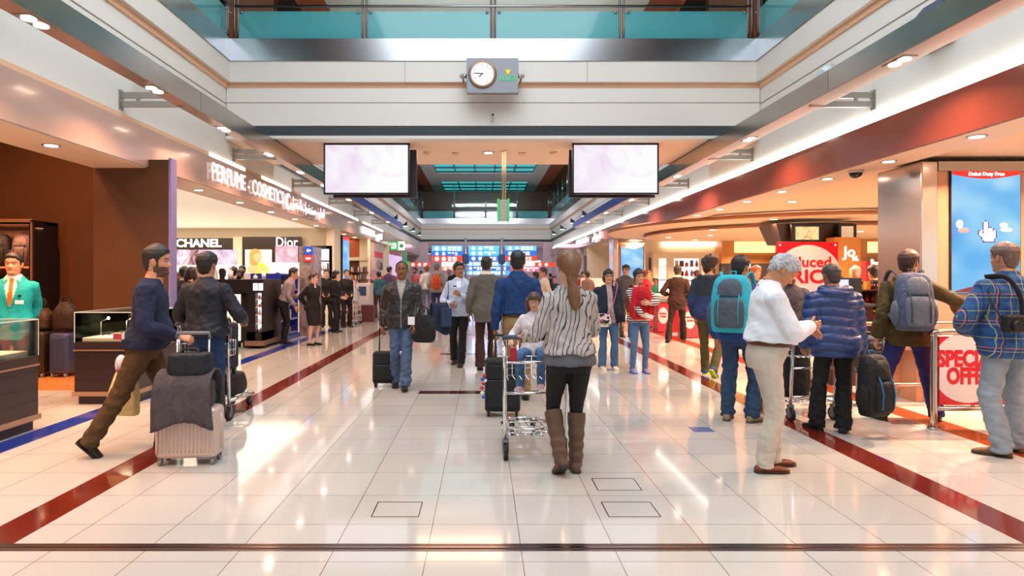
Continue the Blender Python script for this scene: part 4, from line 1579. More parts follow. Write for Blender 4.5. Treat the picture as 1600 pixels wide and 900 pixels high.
for k in range(12):
    downlight((5.12, 3.8 + 1.46 * k, 2.95), 'round downlight in the strip under the red bulkhead', 'downlights under the red bulkhead', 28 if k < 6 else 10, col='ffbe90')
r_ = random.Random(3)
for k, (x, y) in enumerate([(6.2, 7.2), (7.6, 6.4), (9.4, 7.6), (6.6, 10.0), (8.2, 10.4), (10.4, 10.2), (6.3, 13.2), (12.0, 12.5), (6.2, 17.5), (7.4, 22.6), (9.6, 21.9), (11.6, 22.3), (6.0, 21.0), (13.4, 17), (13.2, 21), (14.6, 14), (7.0, 15.6), (12.2, 15.0), (5.9, 24.8), (8.3, 24.6), (10.5, 24.4), (8.2, 18.6), (10.6, 18.2), (7.0, 20.0), (9.2, 16.6), (12.0, 19.0)]):
    downlight((x, y, 2.76 if ((x - 9.2) / 4.0) ** 2 + ((y - 20.4) / 4.4) ** 2 < 1 else 2.87 if ((x - 9.4) / 5.4) ** 2 + ((y - 20.2) / 5.9) ** 2 < 1 else 3.02), 'round recessed downlight in the peach ceiling of the duty free shop', 'downlights in the duty free shop ceiling', 290 if k % 2 == 0 else 0, r=.08)
# shop on the left: warm spots
for k, (x, y) in enumerate([(-6.6, 6.2), (-6.3, 8.6), (-7.5, 7.4), (-6.4, 3.6)]):
    downlight((x, y, 4.99), 'round spot high in the dark ceiling of the luggage shop', 'spots of the luggage shop', 125, r=.08, col='ffb47c')
# curved ceiling rafts of the duty free shop
for cx, cy, rx, ry, z0, z1 in ((9.4, 20.2, 5.4, 5.9, 2.87, 2.96), (9.2, 20.4, 4.0, 4.4, 2.76, 2.83)):
    n = 72
    mb = MB(); mb.loft([[(cx + (rx - i_) * math.cos(2 * PI * k / n), cy + (ry - i_) * math.sin(2 * PI * k / n), z) for k in range(n)] for i_, z in ((.95, z1 + .002), (.89, z1 + .002), (.89, z1 + .03), (.95, z1 + .03))], cap=False, closed=True)
    tag(mb.build('cove_light', mat('raft_cove_glow', 'ffe2b8', .5, emit=22)), 'lit cove line hidden on top of the ' + ('wide' if rx > 5 else 'smaller') + ' oval ceiling raft', 'light')
    mb = MB()
    n = 72
    mb.loft([[(cx + rx * math.cos(2 * PI * k / n), cy + ry * math.sin(2 * PI * k / n), z) for k in range(n)] for z in (z0, z1)])
    for f in mb.bm.faces:
        if abs(f.normal.z) < .5: f.material_index = 1
    bmesh.ops.recalc_face_normals(mb.bm, faces=mb.bm.faces)
    for f in mb.bm.faces: f.material_index = 1 if abs(f.normal.z) < .5 else 0
    o = mb.build('ceiling_raft', [M_shopceil, mat('raft_edge_brown', '9a6340', .5)])
    tag(o, ('wide' if rx > 5 else 'smaller, lower') + ' oval ceiling raft with a brown edge over the duty free shop', 'ceiling raft')

# ---------------------------------------------------------------- lettering on the bulkheads
M_let = mat('lit_letters', 'ffffff', .5, emit=.85)
M_letside = mat('letter_side', 'b0a8b0', .4)
t = thing('shop_sign', 'lit white lettering with emblem on the pinkish bulkhead over the perfume shop', 'sign', (-4.59, 10.8, 3.24))
text('lettering', 'PERFUME - COSMETICS', .42, (.03, 2.05, .02), M_let, t, FACE_PX, ext=.006, off=.0, width=3.9)
FORMS = {'ا': 'ﺍﺎﺍﺎ', 'ل': 'ﻝﻞﻟﻠ', 'ع': 'ﻉﻊﻋﻌ', 'ط': 'ﻁﻂﻃﻄ', 'و': 'ﻭﻮﻭﻮ', 'ر': 'ﺭﺮﺭﺮ', 'م': 'ﻡﻢﻣﻤ', 'س': 'ﺱﺲﺳﺴ', 'ت': 'ﺕﺖﺗﺘ', 'ح': 'ﺡﺢﺣﺤ', 'ض': 'ﺽﺾﺿﻀ', 'ج': 'ﺝﺞﺟﺠ', 'ي': 'ﻱﻲﻳﻴ'}
def arabic(sx_):
    out = []
    for w_ in sx_.split(' '):
        o = []
        for i, c in enumerate(w_):
            if c not in FORMS: o.append(c); continue
            pj = i > 0 and w_[i - 1] in FORMS and w_[i - 1] not in 'اور'
            nj = i < len(w_) - 1 and w_[i + 1] in FORMS and c not in 'اور'
            o.append(FORMS[c][(3 if nj else 1) if pj else (2 if nj else 0)])
        out.append(''.join(reversed(o)))
    return ' '.join(reversed(out))
text('lettering', arabic('العطور - مستحضرات التجميل'), .36, (.03, 6.2, .02), M_let, t, FACE_PX, ext=.006, off=.0, width=3.2)
mb = MB()
F = Matrix.Translation((.02, 4.33, 0)) @ FACE_PX
mb.prism(circle(.16, 28, ry=.19), F, .03)
mb.mi = 1
mb.prism([(0, .13), (-.05, 0), (0, -.13), (.05, 0)], F @ Matrix.Translation((0, 0, .031)), .01)
mb.prism([(.05, .10), (.02, .04), (.09, -.02), (.11, .05)], F @ Matrix.Translation((0, 0, .031)), .012)
mb.build('emblem', [mat('emblem_white', 'ffffff', .4, emit=.9), mat('emblem_red', 'd03428', .4, emit=.5)], t)
t = thing('shop_sign', 'second, smaller lit white sign on the pinkish bulkhead farther down the hall', 'sign', (-4.59, 24.5, 3.24))
text('lettering', 'FASHION', .34, (.03, 1.3, 0), M_let, t, FACE_PX, ext=.03, off=.012, width=2.6)
text('lettering', arabic('الساعات') if False else arabic('المجوح'), .36, (.03, 4.0, 0), M_let, t, FACE_PX, ext=.03, off=.006, width=1.2)
t = thing('shop_sign', 'lit white lettering on the far part of the red bulkhead', 'sign', (4.88, 27.0, 3.20))
text('lettering', arabic('السوح الحر'), .36, (-.03, .8, 0), M_let, t, FACE_NX, ext=.03, off=.008, width=2.0)
text('lettering', 'DUTY FREE', .34, (-.03, 5.0, 0), M_let, t, FACE_NX, ext=.03, off=.008, width=3.4)

# ---------------------------------------------------------------- far signs over the hall
M_skyb = mat('sign_sky_blue', '48a8e6', .4, emit=.75)
M_midb = mat('sign_mid_blue', '1c5fc4', .4, emit=.7)
M_sred = mat('sign_red', 'e23a22', .4, emit=.75)
M_spale = mat('sign_pale', 'f0e6d0', .4, emit=.8)
M_swh = mat('sign_print_white', 'ffffff', .4, emit=1.1)
def wayfinder(label, x0, x1, y0, rows, d=40.0, parent=None):
    """rows: list of (material, height px)"""
    X0, X1 = (x0 - 755) / 1012 * d, (x1 - 755) / 1012 * d
    z = 1.5 + (431.3 - y0) / 1012 * d
    t = thing('direction_sign', label, 'sign', ((X0 + X1) / 2, d, z))
    w_ = (X1 - X0) / 2
    if d > 50:
        mb = MB(); mb.bb(-w_ + .1, -w_ + .2, -.03, .03, -z, -.1); mb.bb(w_ - .2, w_ - .1, -.03, .03, -z, -.1); mb.build('leg', M_steel2, t)
    zz = 0
    rr = random.Random(int(x0))
    for m, h in rows:
        H_ = h / 1012 * d
        mb = MB(); mb.bb(-w_, w_, -.06, .06, zz - H_ + .02, zz)
        mb.build('sign_panel', m, t)
        mb = MB()
        x = -w_ + .15
        for q in range(2):
            F = Matrix.Translation((x + .16, -.062, zz - H_ / 2)) @ FACE_CAM
            mb.prism(circle(min(.15, H_ * .36), 14), F, .01)
            x += .42
        while x < w_ - .35:
            L = rr.uniform(.12, .3)
            mb.bb(x, x + L, -.07, -.06, zz - H_ * .46, zz - H_ * .18)
            if rr.random() < .7: mb.bb(x, x + L, -.07, -.06, zz - H_ * .82, zz - H_ * .6)
            x += L + .07
        mb.build('sign_print', M_swh, t)
        zz -= H_
    return t
wayfinder('hanging blue and red direction board, closest to the perfume side of the three', 675, 723, 384, [(M_skyb, 9), (M_midb, 7), (M_sred, 9)])
wayfinder('hanging all blue direction board, middle of the three', 732, 780, 384, [(M_skyb, 8), (M_skyb, 8), (M_midb, 8)])
wayfinder('hanging blue and red direction board, closest to the duty free side of the three', 789, 838, 384, [(M_skyb, 8), (M_midb, 8), (M_sred, 8)])
for x, lab in ((727.5, 'grey post between the first two hanging direction boards'), (784, 'grey post between the last two hanging direction boards')):
    X_ = (x - 755) / 1012 * 39.8
    t = thing('sign_post', lab, 'post', (X_, 39.8, 0))
    mb = MB(); mb.cyl((0, 0, 0), (0, 0, 3.85), .08, n=12); mb.build('post_shaft', mat('post_grey', '8a909a', .4, .4), t)
    mb = MB(); mb.bb(-.2, .2, -.2, .2, 2.25, 2.85, bev=.04); mb.build('junction_box', mat('post_box_teal', '1c3c5c', .4), t)
wayfinder('long red sign with white symbols over the far left passage', 638, 672, 410, [(M_sred, 7)], 42)
wayfinder('long red sign with white symbols over the far right passage', 836, 868, 410, [(M_sred, 7)], 42)
wayfinder('low pale and orange board on the far wall under the first direction board', 690, 722, 409, [(M_spale, 8), (mat('sign_orange', 'e8885a', .4, emit=.6), 6)], 55)
wayfinder('low blue lit board on the far wall under the middle direction board', 722, 796, 409, [(M_skyb, 7), (M_midb, 7), (M_skyb, 7)], 55.5)
wayfinder('low pink lit board on the far wall under the last direction board', 800, 845, 407, [(M_spale, 9), (mat('sign_rose', 'd87888', .4, emit=.5), 9)], 55)
# green exit board on the left
d = 33.0
t = thing('exit_sign', 'green framed lit exit sign beside a white arrow, on a green post down the left', 'sign', ((609 - 755) / 1012 * d, d, 1.5 + (431.3 - 391) / 1012 * d))
mb = MB(); mb.bb(0, .42, -.05, .05, 0, .45, bev=.01); mb.build('green_panel', mat('exit_green', '18a04c', .4, emit=.6), t)
mb = MB(); mb.bb(.08, .34, -.065, -.05, .08, .37); mb.bb(.43, .76, -.05, .05, 0, .45, bev=.01); mb.build('white_panel', mat('exit_white', 'e8ffe8', .4, emit=.8), t)
mb = MB(); mb.ell((.21, -.07, .30), (.03, .01, .03)); mb.tube([(.21, -.07, .28), (.20, -.07, .19), (.15, -.07, .12)], .016, 6); mb.tube([(.2, -.07, .19), (.26, -.07, .12)], .014, 6)
mb.prism(circle(.10, 20), Matrix.Translation((.60, -.052, .22)) @ FACE_CAM, .012)
mb.build('pictogram', mat('exit_green_ink', '2c9a4c', .4, emit=.3), t)
t = thing('sign_post', 'green post standing beside the green exit sign', 'post', ((632 - 755) / 1012 * d, d, 0))
mb = MB(); mb.bb(-.12, .12, -.12, .12, 0, 2.75, bev=.02); mb.build('post_shaft', mat('post_green', '5f9c7c', .4), t)
mb = MB(); mb.bb(-.02, .25, -.14, .1, 1.75, 2.25, bev=.02); mb.build('side_sign', mat('exit_green', '18a04c'), t)
mb = MB(); mb.bb(.08, .16, -.15, -.14, 1.85, 2.15); mb.build('side_pictogram', mat('exit_white', 'e8ffe8'), t)
# black spotlights along the second atrium
def spots(side, ys, lab, z=4.12, X_=None, grp=None):
    s = -1 if side == 'left' else 1
    X_ = X_ if X_ is not None else (XL if s < 0 else XR)
    for y in ys:
        t = thing('wall_spotlight', lab, 'light', (X_, y, z), 0, grp)
        mb = MB(); mb.cyl((0, 0, 0), (-s * .16, 0, .05), .02, n=8); mb.prism([(0, 0), (.30, 0), (.30, .24)], Matrix.Translation((-s * .1, -.1, -.02)) @ (Matrix.Rotation(PI / 2, 4, 'X') if s < 0 else Matrix.Rotation(PI / 2, 4, 'X')) @ Matrix.Rotation(0 if s < 0 else PI, 4, 'Y'), .2 if s < 0 else -.2)
        mb.build('housing', M_dark, t)
        mb = MB(); mb.bb(min(-s * .16, -s * .38), max(-s * .16, -s * .38), -.08, .08, -.04, -.022); mb.build('lens', M_glowW, t)
spots('left', (32, 36, 40, 44), 'black wedge spotlight on the pale wall over the left walkway', 4.3, None, 'wedge spotlights on the left wall')
spots('right', (30, 34, 38.5, 43), 'black wedge spotlight on the pale wall over the right walkway', 4.3, None, 'wedge spotlights on the right wall')
spots('left', (50.5, 52.5, 54.5), 'black wedge spotlight in the far passage below the cross wall', 3.4, -4.9 * .98, 'wedge spotlights in the far passage')

# ---------------------------------------------------------------- luggage shop
M_cab = mat('cabinet_black', '140c0c', .4)
M_cabwood = mat('cabinet_bronze', '8a6248', .35, .3)
t = thing('display_cabinet', 'tall black cabinet with bronze edged shelves of bags behind the turquoise blazer', 'cabinet', (-7.74, 9.98, 0))
mb = MB()
mb.bb(-1.2, .78, .55, .60, 0, 2.36); mb.bb(.74, .79, .0, .60, 0, 2.36); mb.bb(-1.2, .79, 0, .6, 2.31, 2.36)
mb.prism([(0, 0), (.6, 0), (.6, 1.9), (.3, 2.33), (0, 2.36)], Matrix.Translation((.79, .0, 0)) @ Matrix.Rotation(PI / 2, 4, 'Z') @ Matrix.Rotation(PI / 2, 4, 'X'), .03)
mb.build('carcass', M_cab, t)
mb = MB()
mb.bb(-1.2, .80, -.02, .0, 2.33, 2.38); mb.bb(.775, .80, -.02, 0, 0, 2.36); mb.bb(-1.2, .74, 0, .5, 2.28, 2.30)
mb.build('trim_edge', M_cabwood, t)
for z in (.35, 1.0, 1.62):
    mb = MB(); mb.bb(-1.2, .74, .02, .55, z, z + .03); mb.build('shelf', mat('lit_shelf', 'c8946c', .5), t)
mb = MB(); mb.bb(-1.2, .74, .53, .548, .02, 2.28); mb.build('back_board', mat('bronze_board', '6e4430', .5), t)
area('cabinet_light', (-7.6, 10.12, 2.25), 1.4, .15, 22, 'ffb888')
for k, (x, z, c1, c2, lab) in enumerate(((-7.36, 1.65, '4a3a38', '5a4a48', 'grey brown backpack on the top shelf of the black cabinet, right over the salesman'), (-7.74, 1.65, '141014', '141014', 'black backpack on the top shelf of the black cabinet'), (-7.32, 1.03, '7a5a4a', '5a3a30', 'tan bag on the middle shelf of the black cabinet'), (-7.74, 1.03, '1a1416', '221a1c', 'black bag on the middle shelf of the black cabinet'))):
    backpack(lab, (x, 10.46, z + .27), 0, c1, c2, h=.50 if k < 2 else .4, w=.34, d=.17, straps=False, accents='1a1414', name='backpack')
    t2 = MB(); t2.bb(x + .10, x + .16, 10.01, 10.015, z + .02, z + .11)
    tag(t2.build('price_card', mat('card_white', 'f4e8dc', .5)), 'white price card beside the bag, cabinet behind the salesman', 'card', 'price cards in the cabinet')
suitcase('dark olive hard suitcase standing on the wood floor by the brown wall', (-6.62, 9.75, 0), 0, .27, .4, .62, '3a2c20', .02, hard=True)
suitcase('slate blue hard suitcase standing on the wood floor by the brown wall', (-6.28, 9.75, 0), 0, .27, .4, .60, '3c4668', .02, hard=True)
soft_bag('bronze brown leather bag lying on the olive suitcase', (-6.64, 9.75, .70), 0, .30, .26, .32, '3c2a1e', handle=.14, sag=.05, top=.6)
soft_bag('dark brown rounded backpack lying on the slate blue suitcase', (-6.28, 9.75, .69), 0, .32, .26, .42, '2a1e1a', handle=.08, sag=.05, top=.55)

def vitrine(label, x0, x1, y0, y1, zc=.725, zt=1.07, gems=12, spots_=()):
    t = thing('display_case', label, 'display case', ((x0 + x1) / 2, (y0 + y1) / 2, 0))
    hx, hy = (x1 - x0) / 2, (y1 - y0) / 2
    mb = MB()
    mb.bb(-hx + .03, hx - .03, -hy + .03, hy - .03, .0, .10)
    mb.bb(-hx, hx, -hy, hy, .14, zc)
    for z in (.30, .46, .60):
        pass
    mb.build('base', mat('case_brown', '2c2022', .35), t)
    mb = MB()
    for z in (.28, .42, .56):
        mb.bb(-hx - .001, hx + .001, -hy - .001, hy + .001, z, z + .005)
    mb.build('groove', mat('case_groove', '120c0c', .5), t)
    mb = MB(); mb.bb(-hx - .02, hx + .02, -hy - .02, hy + .02, .10, .15); mb.bb(-hx - .01, hx + .01, -hy - .01, hy + .01, zc - .10, zc - .085)
    mb.build('trim_band', mat('case_band', 'a8876c', .3, .5), t)
    mb = MB()
    for b in ((-hx, hx, -hy, -hy + .008), (-hx, hx, hy - .008, hy), (-hx, -hx + .008, -hy + .008, hy - .008), (hx - .008, hx, -hy + .008, hy - .008)):
        mb.bb(*b, zc + .001, zt)
    mb.bb(-hx, hx, -hy, hy, zt, zt + .008)
    mb.build('glass', M_clear, t)
    mb = MB()
    for sx in (-1, 1):
        for sy in (-1, 1):
            mb.bb(sx * hx - .004, sx * hx + .004, sy * hy - .004, sy * hy + .004, zc, zt + .01)
    for sy in (-1, 1): mb.bb(-hx, hx, sy * hy - .004, sy * hy + .004, zt, zt + .011)
    for sx in (-1, 1): mb.bb(sx * hx - .004, sx * hx + .004, -hy, hy, zt, zt + .011)
    mb.build('glass_edge', mat('glass_edge', 'c8d0cc', .2), t)
    rr = random.Random(int(x0 * 10))
    mb = MB(); mb.bb(-hx + .05, hx - .05, -hy + .06, hy - .06, zc, zc + .05, bev=.01); mb.build('tray', mat('tray_white', 'f2ddc8', .5), t)
    lx, ly = ((x0 + x1) / 2, (y0 + y1) / 2)
    for k in range(gems):
        x, y = rr.uniform(-hx + .1, hx - .1), rr.uniform(-hy + .12, hy - .12)
        mb = MB()
        z = .02
        for sx in (-1, 1):
            mb.tube([(sx * .032 + .026 * math.cos(2 * PI * q / 10), 0, z + .018 * math.sin(2 * PI * q / 10)) for q in range(10)], .004, 5, closed=True)
            mb.tube([(sx * .058, 0, z), (sx * .06, .06, z)], .003, 5)
        mb.tube([(-.006, 0, z), (.006, 0, z)], .003, 5)
        o = mb.build('sunglasses', M_dark)
        o.location = (lx + x, ly + y, zc + .05)
        o.rotation_euler = (0, 0, rr.uniform(-.6, .6))
        tag(o, 'pair of dark sunglasses laid out in the ' + ('case by the partition' if x0 > -5 else 'case at the picture edge'), 'sunglasses', 'sunglasses in the ' + label[:40])
    for x, y in spots_:
        mb = MB(); mb.cyl((x, y, zc), (x, y, zc + .22), .004, n=6); mb.tube([(x, y, zc + .22), (x + .08, y, zc + .26)], .004, 6)
        mb.mi = 1; mb.ell((x + .09, y, zc + .265), (.016, .016, .016)); mb.build('case_lamp', [M_steel2, M_glow], t)
vitrine('dark brown glass display case cut by the left picture edge', -5.9, -4.37, 3.9, 6.36, gems=10)
vitrine('dark brown glass display case of sunglasses in front of the brown partition', -4.77, -4.10, 7.56, 8.75, gems=16, spots_=((-.2, -.3), (.0, -.1)))
area('display_case_light', (-4.44, 8.1, 1.05), .3, .3, 5, 'ffd8b0')

# ---------------------------------------------------------------- perfume shop
M_lp = mat('lit_white_panel', 'fff0f4', .5, emit=.9)
M_shelfd = mat('shelf_black', '1c1416', .4)
def poster_mat(name, cols, scale=3, emit=.9, seed=0):
    m, nt, b = node_mat(name, .4)
    tc = N(nt, 'ShaderNodeTexCoord')
    n_ = N(nt, 'ShaderNodeTexNoise')
    n_.inputs['Scale'].default_value = scale
    n_.inputs['Detail'].default_value = 4
    n_.inputs['Distortion'].default_value = 1.2
    mp = N(nt, 'ShaderNodeMapping')
    mp.inputs['Location'].default_value = (seed, seed * 2, 0)
    nt.links.new(tc.outputs['Object'], mp.inputs['Vector'])
    nt.links.new(mp.outputs[0], n_.inputs['Vector'])
    k = len(cols)
    r = ramp(nt, [(.32 + .36 * i / (k - 1), c) for i, c in enumerate(cols)])
    nt.links.new(n_.outputs['Fac'], r.inputs[0])
    b.inputs['Base Color'].default_value = (0, 0, 0, 1) if emit else (0, 0, 0, 1)
    if emit:
        nt.links.new(r.outputs[0], b.inputs['Emission Color'])
        b.inputs['Emission Strength'].default_value = emit
    else:
        nt.links.new(r.outputs[0], b.inputs['Base Color'])
    return m
dW = 20.0
def atX(x, d): return (x - 755) / 1012 * d
def atZ(y, d): return 1.5 + (431.3 - y) / 1012 * d
def panel(t, name, x0, x1, y0, y1, d, m, th=.05, bev=0):
    lx, ly, lz = t.location
    mb = MB(); mb.bb(atX(x0, d) - lx, atX(x1, d) - lx, d - ly, d - ly + th, atZ(y1, d) - lz, atZ(y0, d) - lz, bev=bev)
    return mb.build(name, m, t)
t = thing('brand_wall', 'dark shop wall with bold lit white capitals above two pink pictures in the perfume shop', 'display', (atX(315, dW), dW, 0))
panel(t, 'fascia', 250, 363, 372, 389, dW, mat('brand_dark', '3a2c28', .2), .2)
panel(t, 'surround', 250, 372, 387, 470, dW + .05, M_shelfd, .15)
panel(t, 'counter_shelf', 250, 372, 414, 440, dW - .3, mat('lit_shelf_pink', 'ffe4e8', .5, emit=.7), .3)
lx, ly, lz = t.location
text('lettering', 'CHANEL', .34, (atX(311, dW) - lx, -.02, atZ(380.5, dW)), M_let, t, ext=.01, off=.010, width=atX(347, dW) - atX(276, dW))
panel(t, 'picture', 268, 309, 390, 414, dW - .01, poster_mat('pink_portraits', ['7a4448', 'e0a8b0', 'f6e0f0', 'ffffff', 'f4e8fa'], 2.4, .9, 3), .03)
panel(t, 'picture', 310, 369, 390, 414, dW - .01, poster_mat('pale_portrait', ['8a4454', 'e8c4dc', 'f6e6fa', 'fdf6ff', 'f8ecff'], 1.6, .9, 7), .03)
t = thing('brand_wall', 'dark shop wall with slim lit lettering, golden portrait poster and pink screen', 'display', (atX(428, dW), dW, 0))
panel(t, 'fascia', 380, 470, 370, 432, dW + .05, mat('brand_dark', '3a2c28'), .15)
lx, ly, lz = t.location
text('lettering', 'Dior', .42, (atX(449, dW) - lx, -.03, atZ(379, dW)), M_let, t, ext=.01, off=.002, width=atX(466, dW) - atX(432, dW))
panel(t, 'poster_board', 383, 424, 390, 432, dW - .02, mat('poster_cream', 'fdeec8', .4, emit=.8), .05)
mb = MB()
def pp(x, y, e=.03): return Vector((atX(x, dW) - lx, -.03 - e, atZ(y, dW)))
mb.ell(pp(402, 402), (.16, .03, .20)); mb.mi = 1; mb.ell(pp(398, 404), (.15, .025, .30)); mb.ell(pp(400, 397), (.18, .025, .16)); mb.mi = 2; mb.ell(pp(408, 424), (.26, .02, .26)); mb.mi = 0; mb.ell(pp(398, 420), (.22, .025, .14))
mb.build('portrait', [mat('portrait_skin', 'e8b080', .5, emit=.5), mat('portrait_blonde', 'c8984c', .5, emit=.35), mat('portrait_gold', 'f0c048', .5, emit=.6)], t)
panel(t, 'picture', 430, 465, 384, 410, dW - .3, poster_mat('pink_screen', ['d87898', 'f0b8c8', 'fae0ec', 'ffeef6'], 2.2, .9, 11), .05)
panel(t, 'shelf_lit', 425, 466, 410, 432, dW - .25, M_lp, .2)
panel(t, 'cream_pier', 364, 378, 370, 440, dW + .02, M_cream, .1)

def products(t, x0, x1, y, z, n, cols, hmin=.05, hmax=.14, group='products on the shelves', label=None, seed=0, dy=.05, cat='box', name='product_box', shape='mix'):
    """individual small goods standing on a shelf, world coordinates"""
    rr = random.Random(seed + int(z * 100) + n)
    for k in range(n):
        x = x0 + (x1 - x0) * (k + .5) / n
        w_ = (x1 - x0) / n * rr.uniform(.5, .85)
        h = rr.uniform(hmin, hmax)
        c = rr.choice(cols)
        mb = MB()
        if shape == 'box' or (shape == 'mix' and rr.random() < .5):
            mb.bb(-w_ / 2, w_ / 2, -dy / 2, dy / 2, 0, h, bev=.003)
        else:
            r0 = w_ * .42
            mb.cyl((0, 0, 0), (0, 0, h * .65), r0, n=10); mb.cyl((0, 0, h * .65), (0, 0, h * .75), r0, r0 * .45, n=10); mb.cyl((0, 0, h * .75), (0, 0, h), r0 * .5, n=10)
        o = mb.build(name, mat('goods_' + c, c, .35))
        o.location = (x, y, z)
        tag(o, label, cat, group)
# black make-up unit
d = 13.4
X0, X1 = atX(386, d), atX(411, d)
t = thing('display_unit', 'black make-up shelf unit with white lit shelves facing the hall', 'shelf unit', ((X0 + X1) / 2, 14.1, 0))
hx = (X1 - X0) / 2
lx = (X0 + X1) / 2
mb = MB()
mb.bb(-2.6, hx, -.7, .5, 1.15, 1.43); mb.bb(-hx, hx, -.02, .5, .16, 1.15); mb.bb(-hx, -hx + .17, -.7, 0, .16, 1.15); mb.bb(hx - .03, hx, -.7, 0, .16, 1.15); mb.bb(-hx, hx, -.7, 0, .16, .34)
mb.build('carcass', M_shelfd, t)
mb = MB(); mb.bb(-hx - .03, hx + .03, -.76, .5, .06, .16); mb.build('plinth', mat('plinth_bronze', '8c6c58', .3, .4), t)
mb = MB(); mb.bb(-hx + .16, hx - .03, -.54, -.52, .34, 1.15); mb.bb(hx - .20, hx - .11, -.715, -.70, 1.2, 1.35); mb.bb(hx - .09, hx - .0, -.715, -.70, 1.2, 1.35); mb.build('light_panel', M_lp, t)
for z in (.34, .52, .70, .86, 1.02):
    mb = MB(); mb.bb(-hx + .17, hx - .03, -.69, -.04, z - .015, z); mb.build('shelf', mat('shelf_glass_white', 'f0e0e0', .3), t)
    products(None, lx - hx + .18, lx + hx - .04, 13.47, z, 5, ['4a2a22', 'c8a0a0', '1c1416', 'd8b4a0', '7a3a3a'], .05, .11, 'make-up on the black shelf unit', 'small make-up item on a white lit shelf of the black unit', int(z * 10), cat='cosmetics', name='make_up_item')
mb = MB(); mb.bb(-2.6, -hx - .05, -.55, .5, .1, 1.15); mb.build('back_counter', M_shelfd, t)
mb = MB()
mb.bb(-1.5, -.35, -.58, -.55, .15, 1.12); mb.build('light_panel', mat('lit_cream_panel', 'fff0dc', .5, emit=.9), t)
text('lettering', 'WIN', .14, (-1.62, -.71, 1.30), M_let, t, ext=.005, off=.004)
rr = random.Random(9)
products(None, lx - 1.45, lx - .4, 13.45, .42, 8, ['c8b090', 'e0c8b0', '3a2a2a', 'b08a70'], .15, .3, 'products in the lit cream counter', 'slim product standing in the lit cream counter', 4, cat='cosmetics', name='perfume_box')
products(None, lx - 1.45, lx - .4, 13.45, .80, 8, ['c8b090', 'e0c8b0', '3a2a2a', 'b08a70'], .15, .26, 'products in the lit cream counter', 'slim product standing in the lit cream counter', 5, cat='cosmetics', name='perfume_box')
mb = MB(); mb.bb(lx - 1.47, lx - .38, 13.36, 13.52, .405, .42); mb.bb(lx - 1.47, lx - .38, 13.36, 13.52, .785, .80)
tag(mb.build('counter_shelf', M_shelfd), 'thin dark shelves in front of the lit cream counter', 'shelf')
products(None, lx - 2.4, lx + .1, 13.9, 1.43, 14, ['e8d8d8', 'f0e8e0', '2a1c1c', 'c0a090'], .08, .3, 'bottles on top of the make-up counter', 'perfume bottle standing on the make-up counter', 8, cat='bottle', name='perfume_bottle')
# blue shelf unit
t = thing('display_unit', 'royal blue shelf unit with open compartments beside the marble column', 'shelf unit', (-4.98, 15.2, 0))
M_rb = mat('royal_blue_board', '1c2f9a', .35)
mb = MB()
mb.bb(-.42, -.38, -.5, .9, .10, 1.55); mb.bb(-.42, .38, -.53, -.49, .10, 1.55); mb.bb(-.42, .38, .86, .9, .1, 1.55); mb.bb(-.42, .38, -.5, .9, 1.52, 1.56)
mb.build('carcass', M_rb, t)
mb = MB(); mb.bb(-.40, .42, -.55, .95, .0, .10); mb.build('plinth', mat('plinth_blue', '26407c', .3), t)
for z in (.12, .45, .80, 1.15):
    mb = MB(); mb.bb(-.38, .38, -.49, .86, z, z + .03); mb.build('shelf', mat('shelf_blue_grey', '6a78a4', .4), t)
mb = MB(); mb.bb(-.38, .38, .17, .20, .12, 1.52); mb.build('divider', mat('shelf_blue_grey', '6a78a4', .4), t)
for z in (.15, .48, .83, 1.18):
    rr = random.Random(int(z * 50))
    for k in range(6):
        mb = MB(); h = rr.uniform(.12, .24); mb.bb(-.06, .06, -.05, .05, 0, h, bev=.004)
        c = rr.choice(['1a2048', '5a4038', 'b8a8a0', '2a2a3a', '7a5a4c'])
        o = mb.build('gift_box', mat('goods_' + c, c, .35)); o.location = (-4.72, 14.82 + .2 * k + (.06 if k > 2 else 0), z)
        tag(o, 'small boxed item in a compartment of the royal blue shelf unit', 'box', 'boxes in the royal blue shelf unit')
# marble column with small arrow sign
def marble(nt, co):
    pass
M_marb, nt, b = node_mat('grey_marble', .2)
tc = N(nt, 'ShaderNodeTexCoord'); n_ = N(nt, 'ShaderNodeTexNoise'); n_.inputs['Scale'].default_value = 3; n_.inputs['Detail'].default_value = 6; n_.inputs['Distortion'].default_value = 1.5
nt.links.new(tc.outputs['Object'], n_.inputs['Vector']); r = ramp(nt, [(.3, '5c4c4a'), (.5, '8c7a76'), (.7, 'a89890')]); nt.links.new(n_.outputs['Fac'], r.inputs[0]); nt.links.new(r.outputs[0], b.inputs['Base Color'])
t = thing('column', 'grey marble column with a blue and red arrow sign at its top', 'column', (-4.47, 16.4, 0))
mb = MB(); mb.bb(-.15, .15, -.15, .9, 0, 2.25, bev=.01); mb.build('shaft', M_marb, t)
mb = MB(); mb.bb(-.02, .20, -.18, -.15, 2.03, 2.24, bev=.005); mb.build('sign_panel', mat('sign_blue_flag', '2348b0', .4, emit=.5), t)
mb = MB(); mb.bb(-.02, .20, -.18, -.15, 1.86, 2.02, bev=.005); mb.build('sign_panel', mat('sign_red_flag', 'd03434', .4, emit=.5), t)
mb = MB(); mb.prism([(-.05, 0), (0, .05), (0, .02), (.06, .02), (.06, -.02), (0, -.02), (0, -.05)], Matrix.Translation((.09, -.181, 2.14)) @ FACE_CAM, .004); mb.bb(.03, .15, -.186, -.181, 1.92, 1.96); mb.build('arrow', M_swh, t)
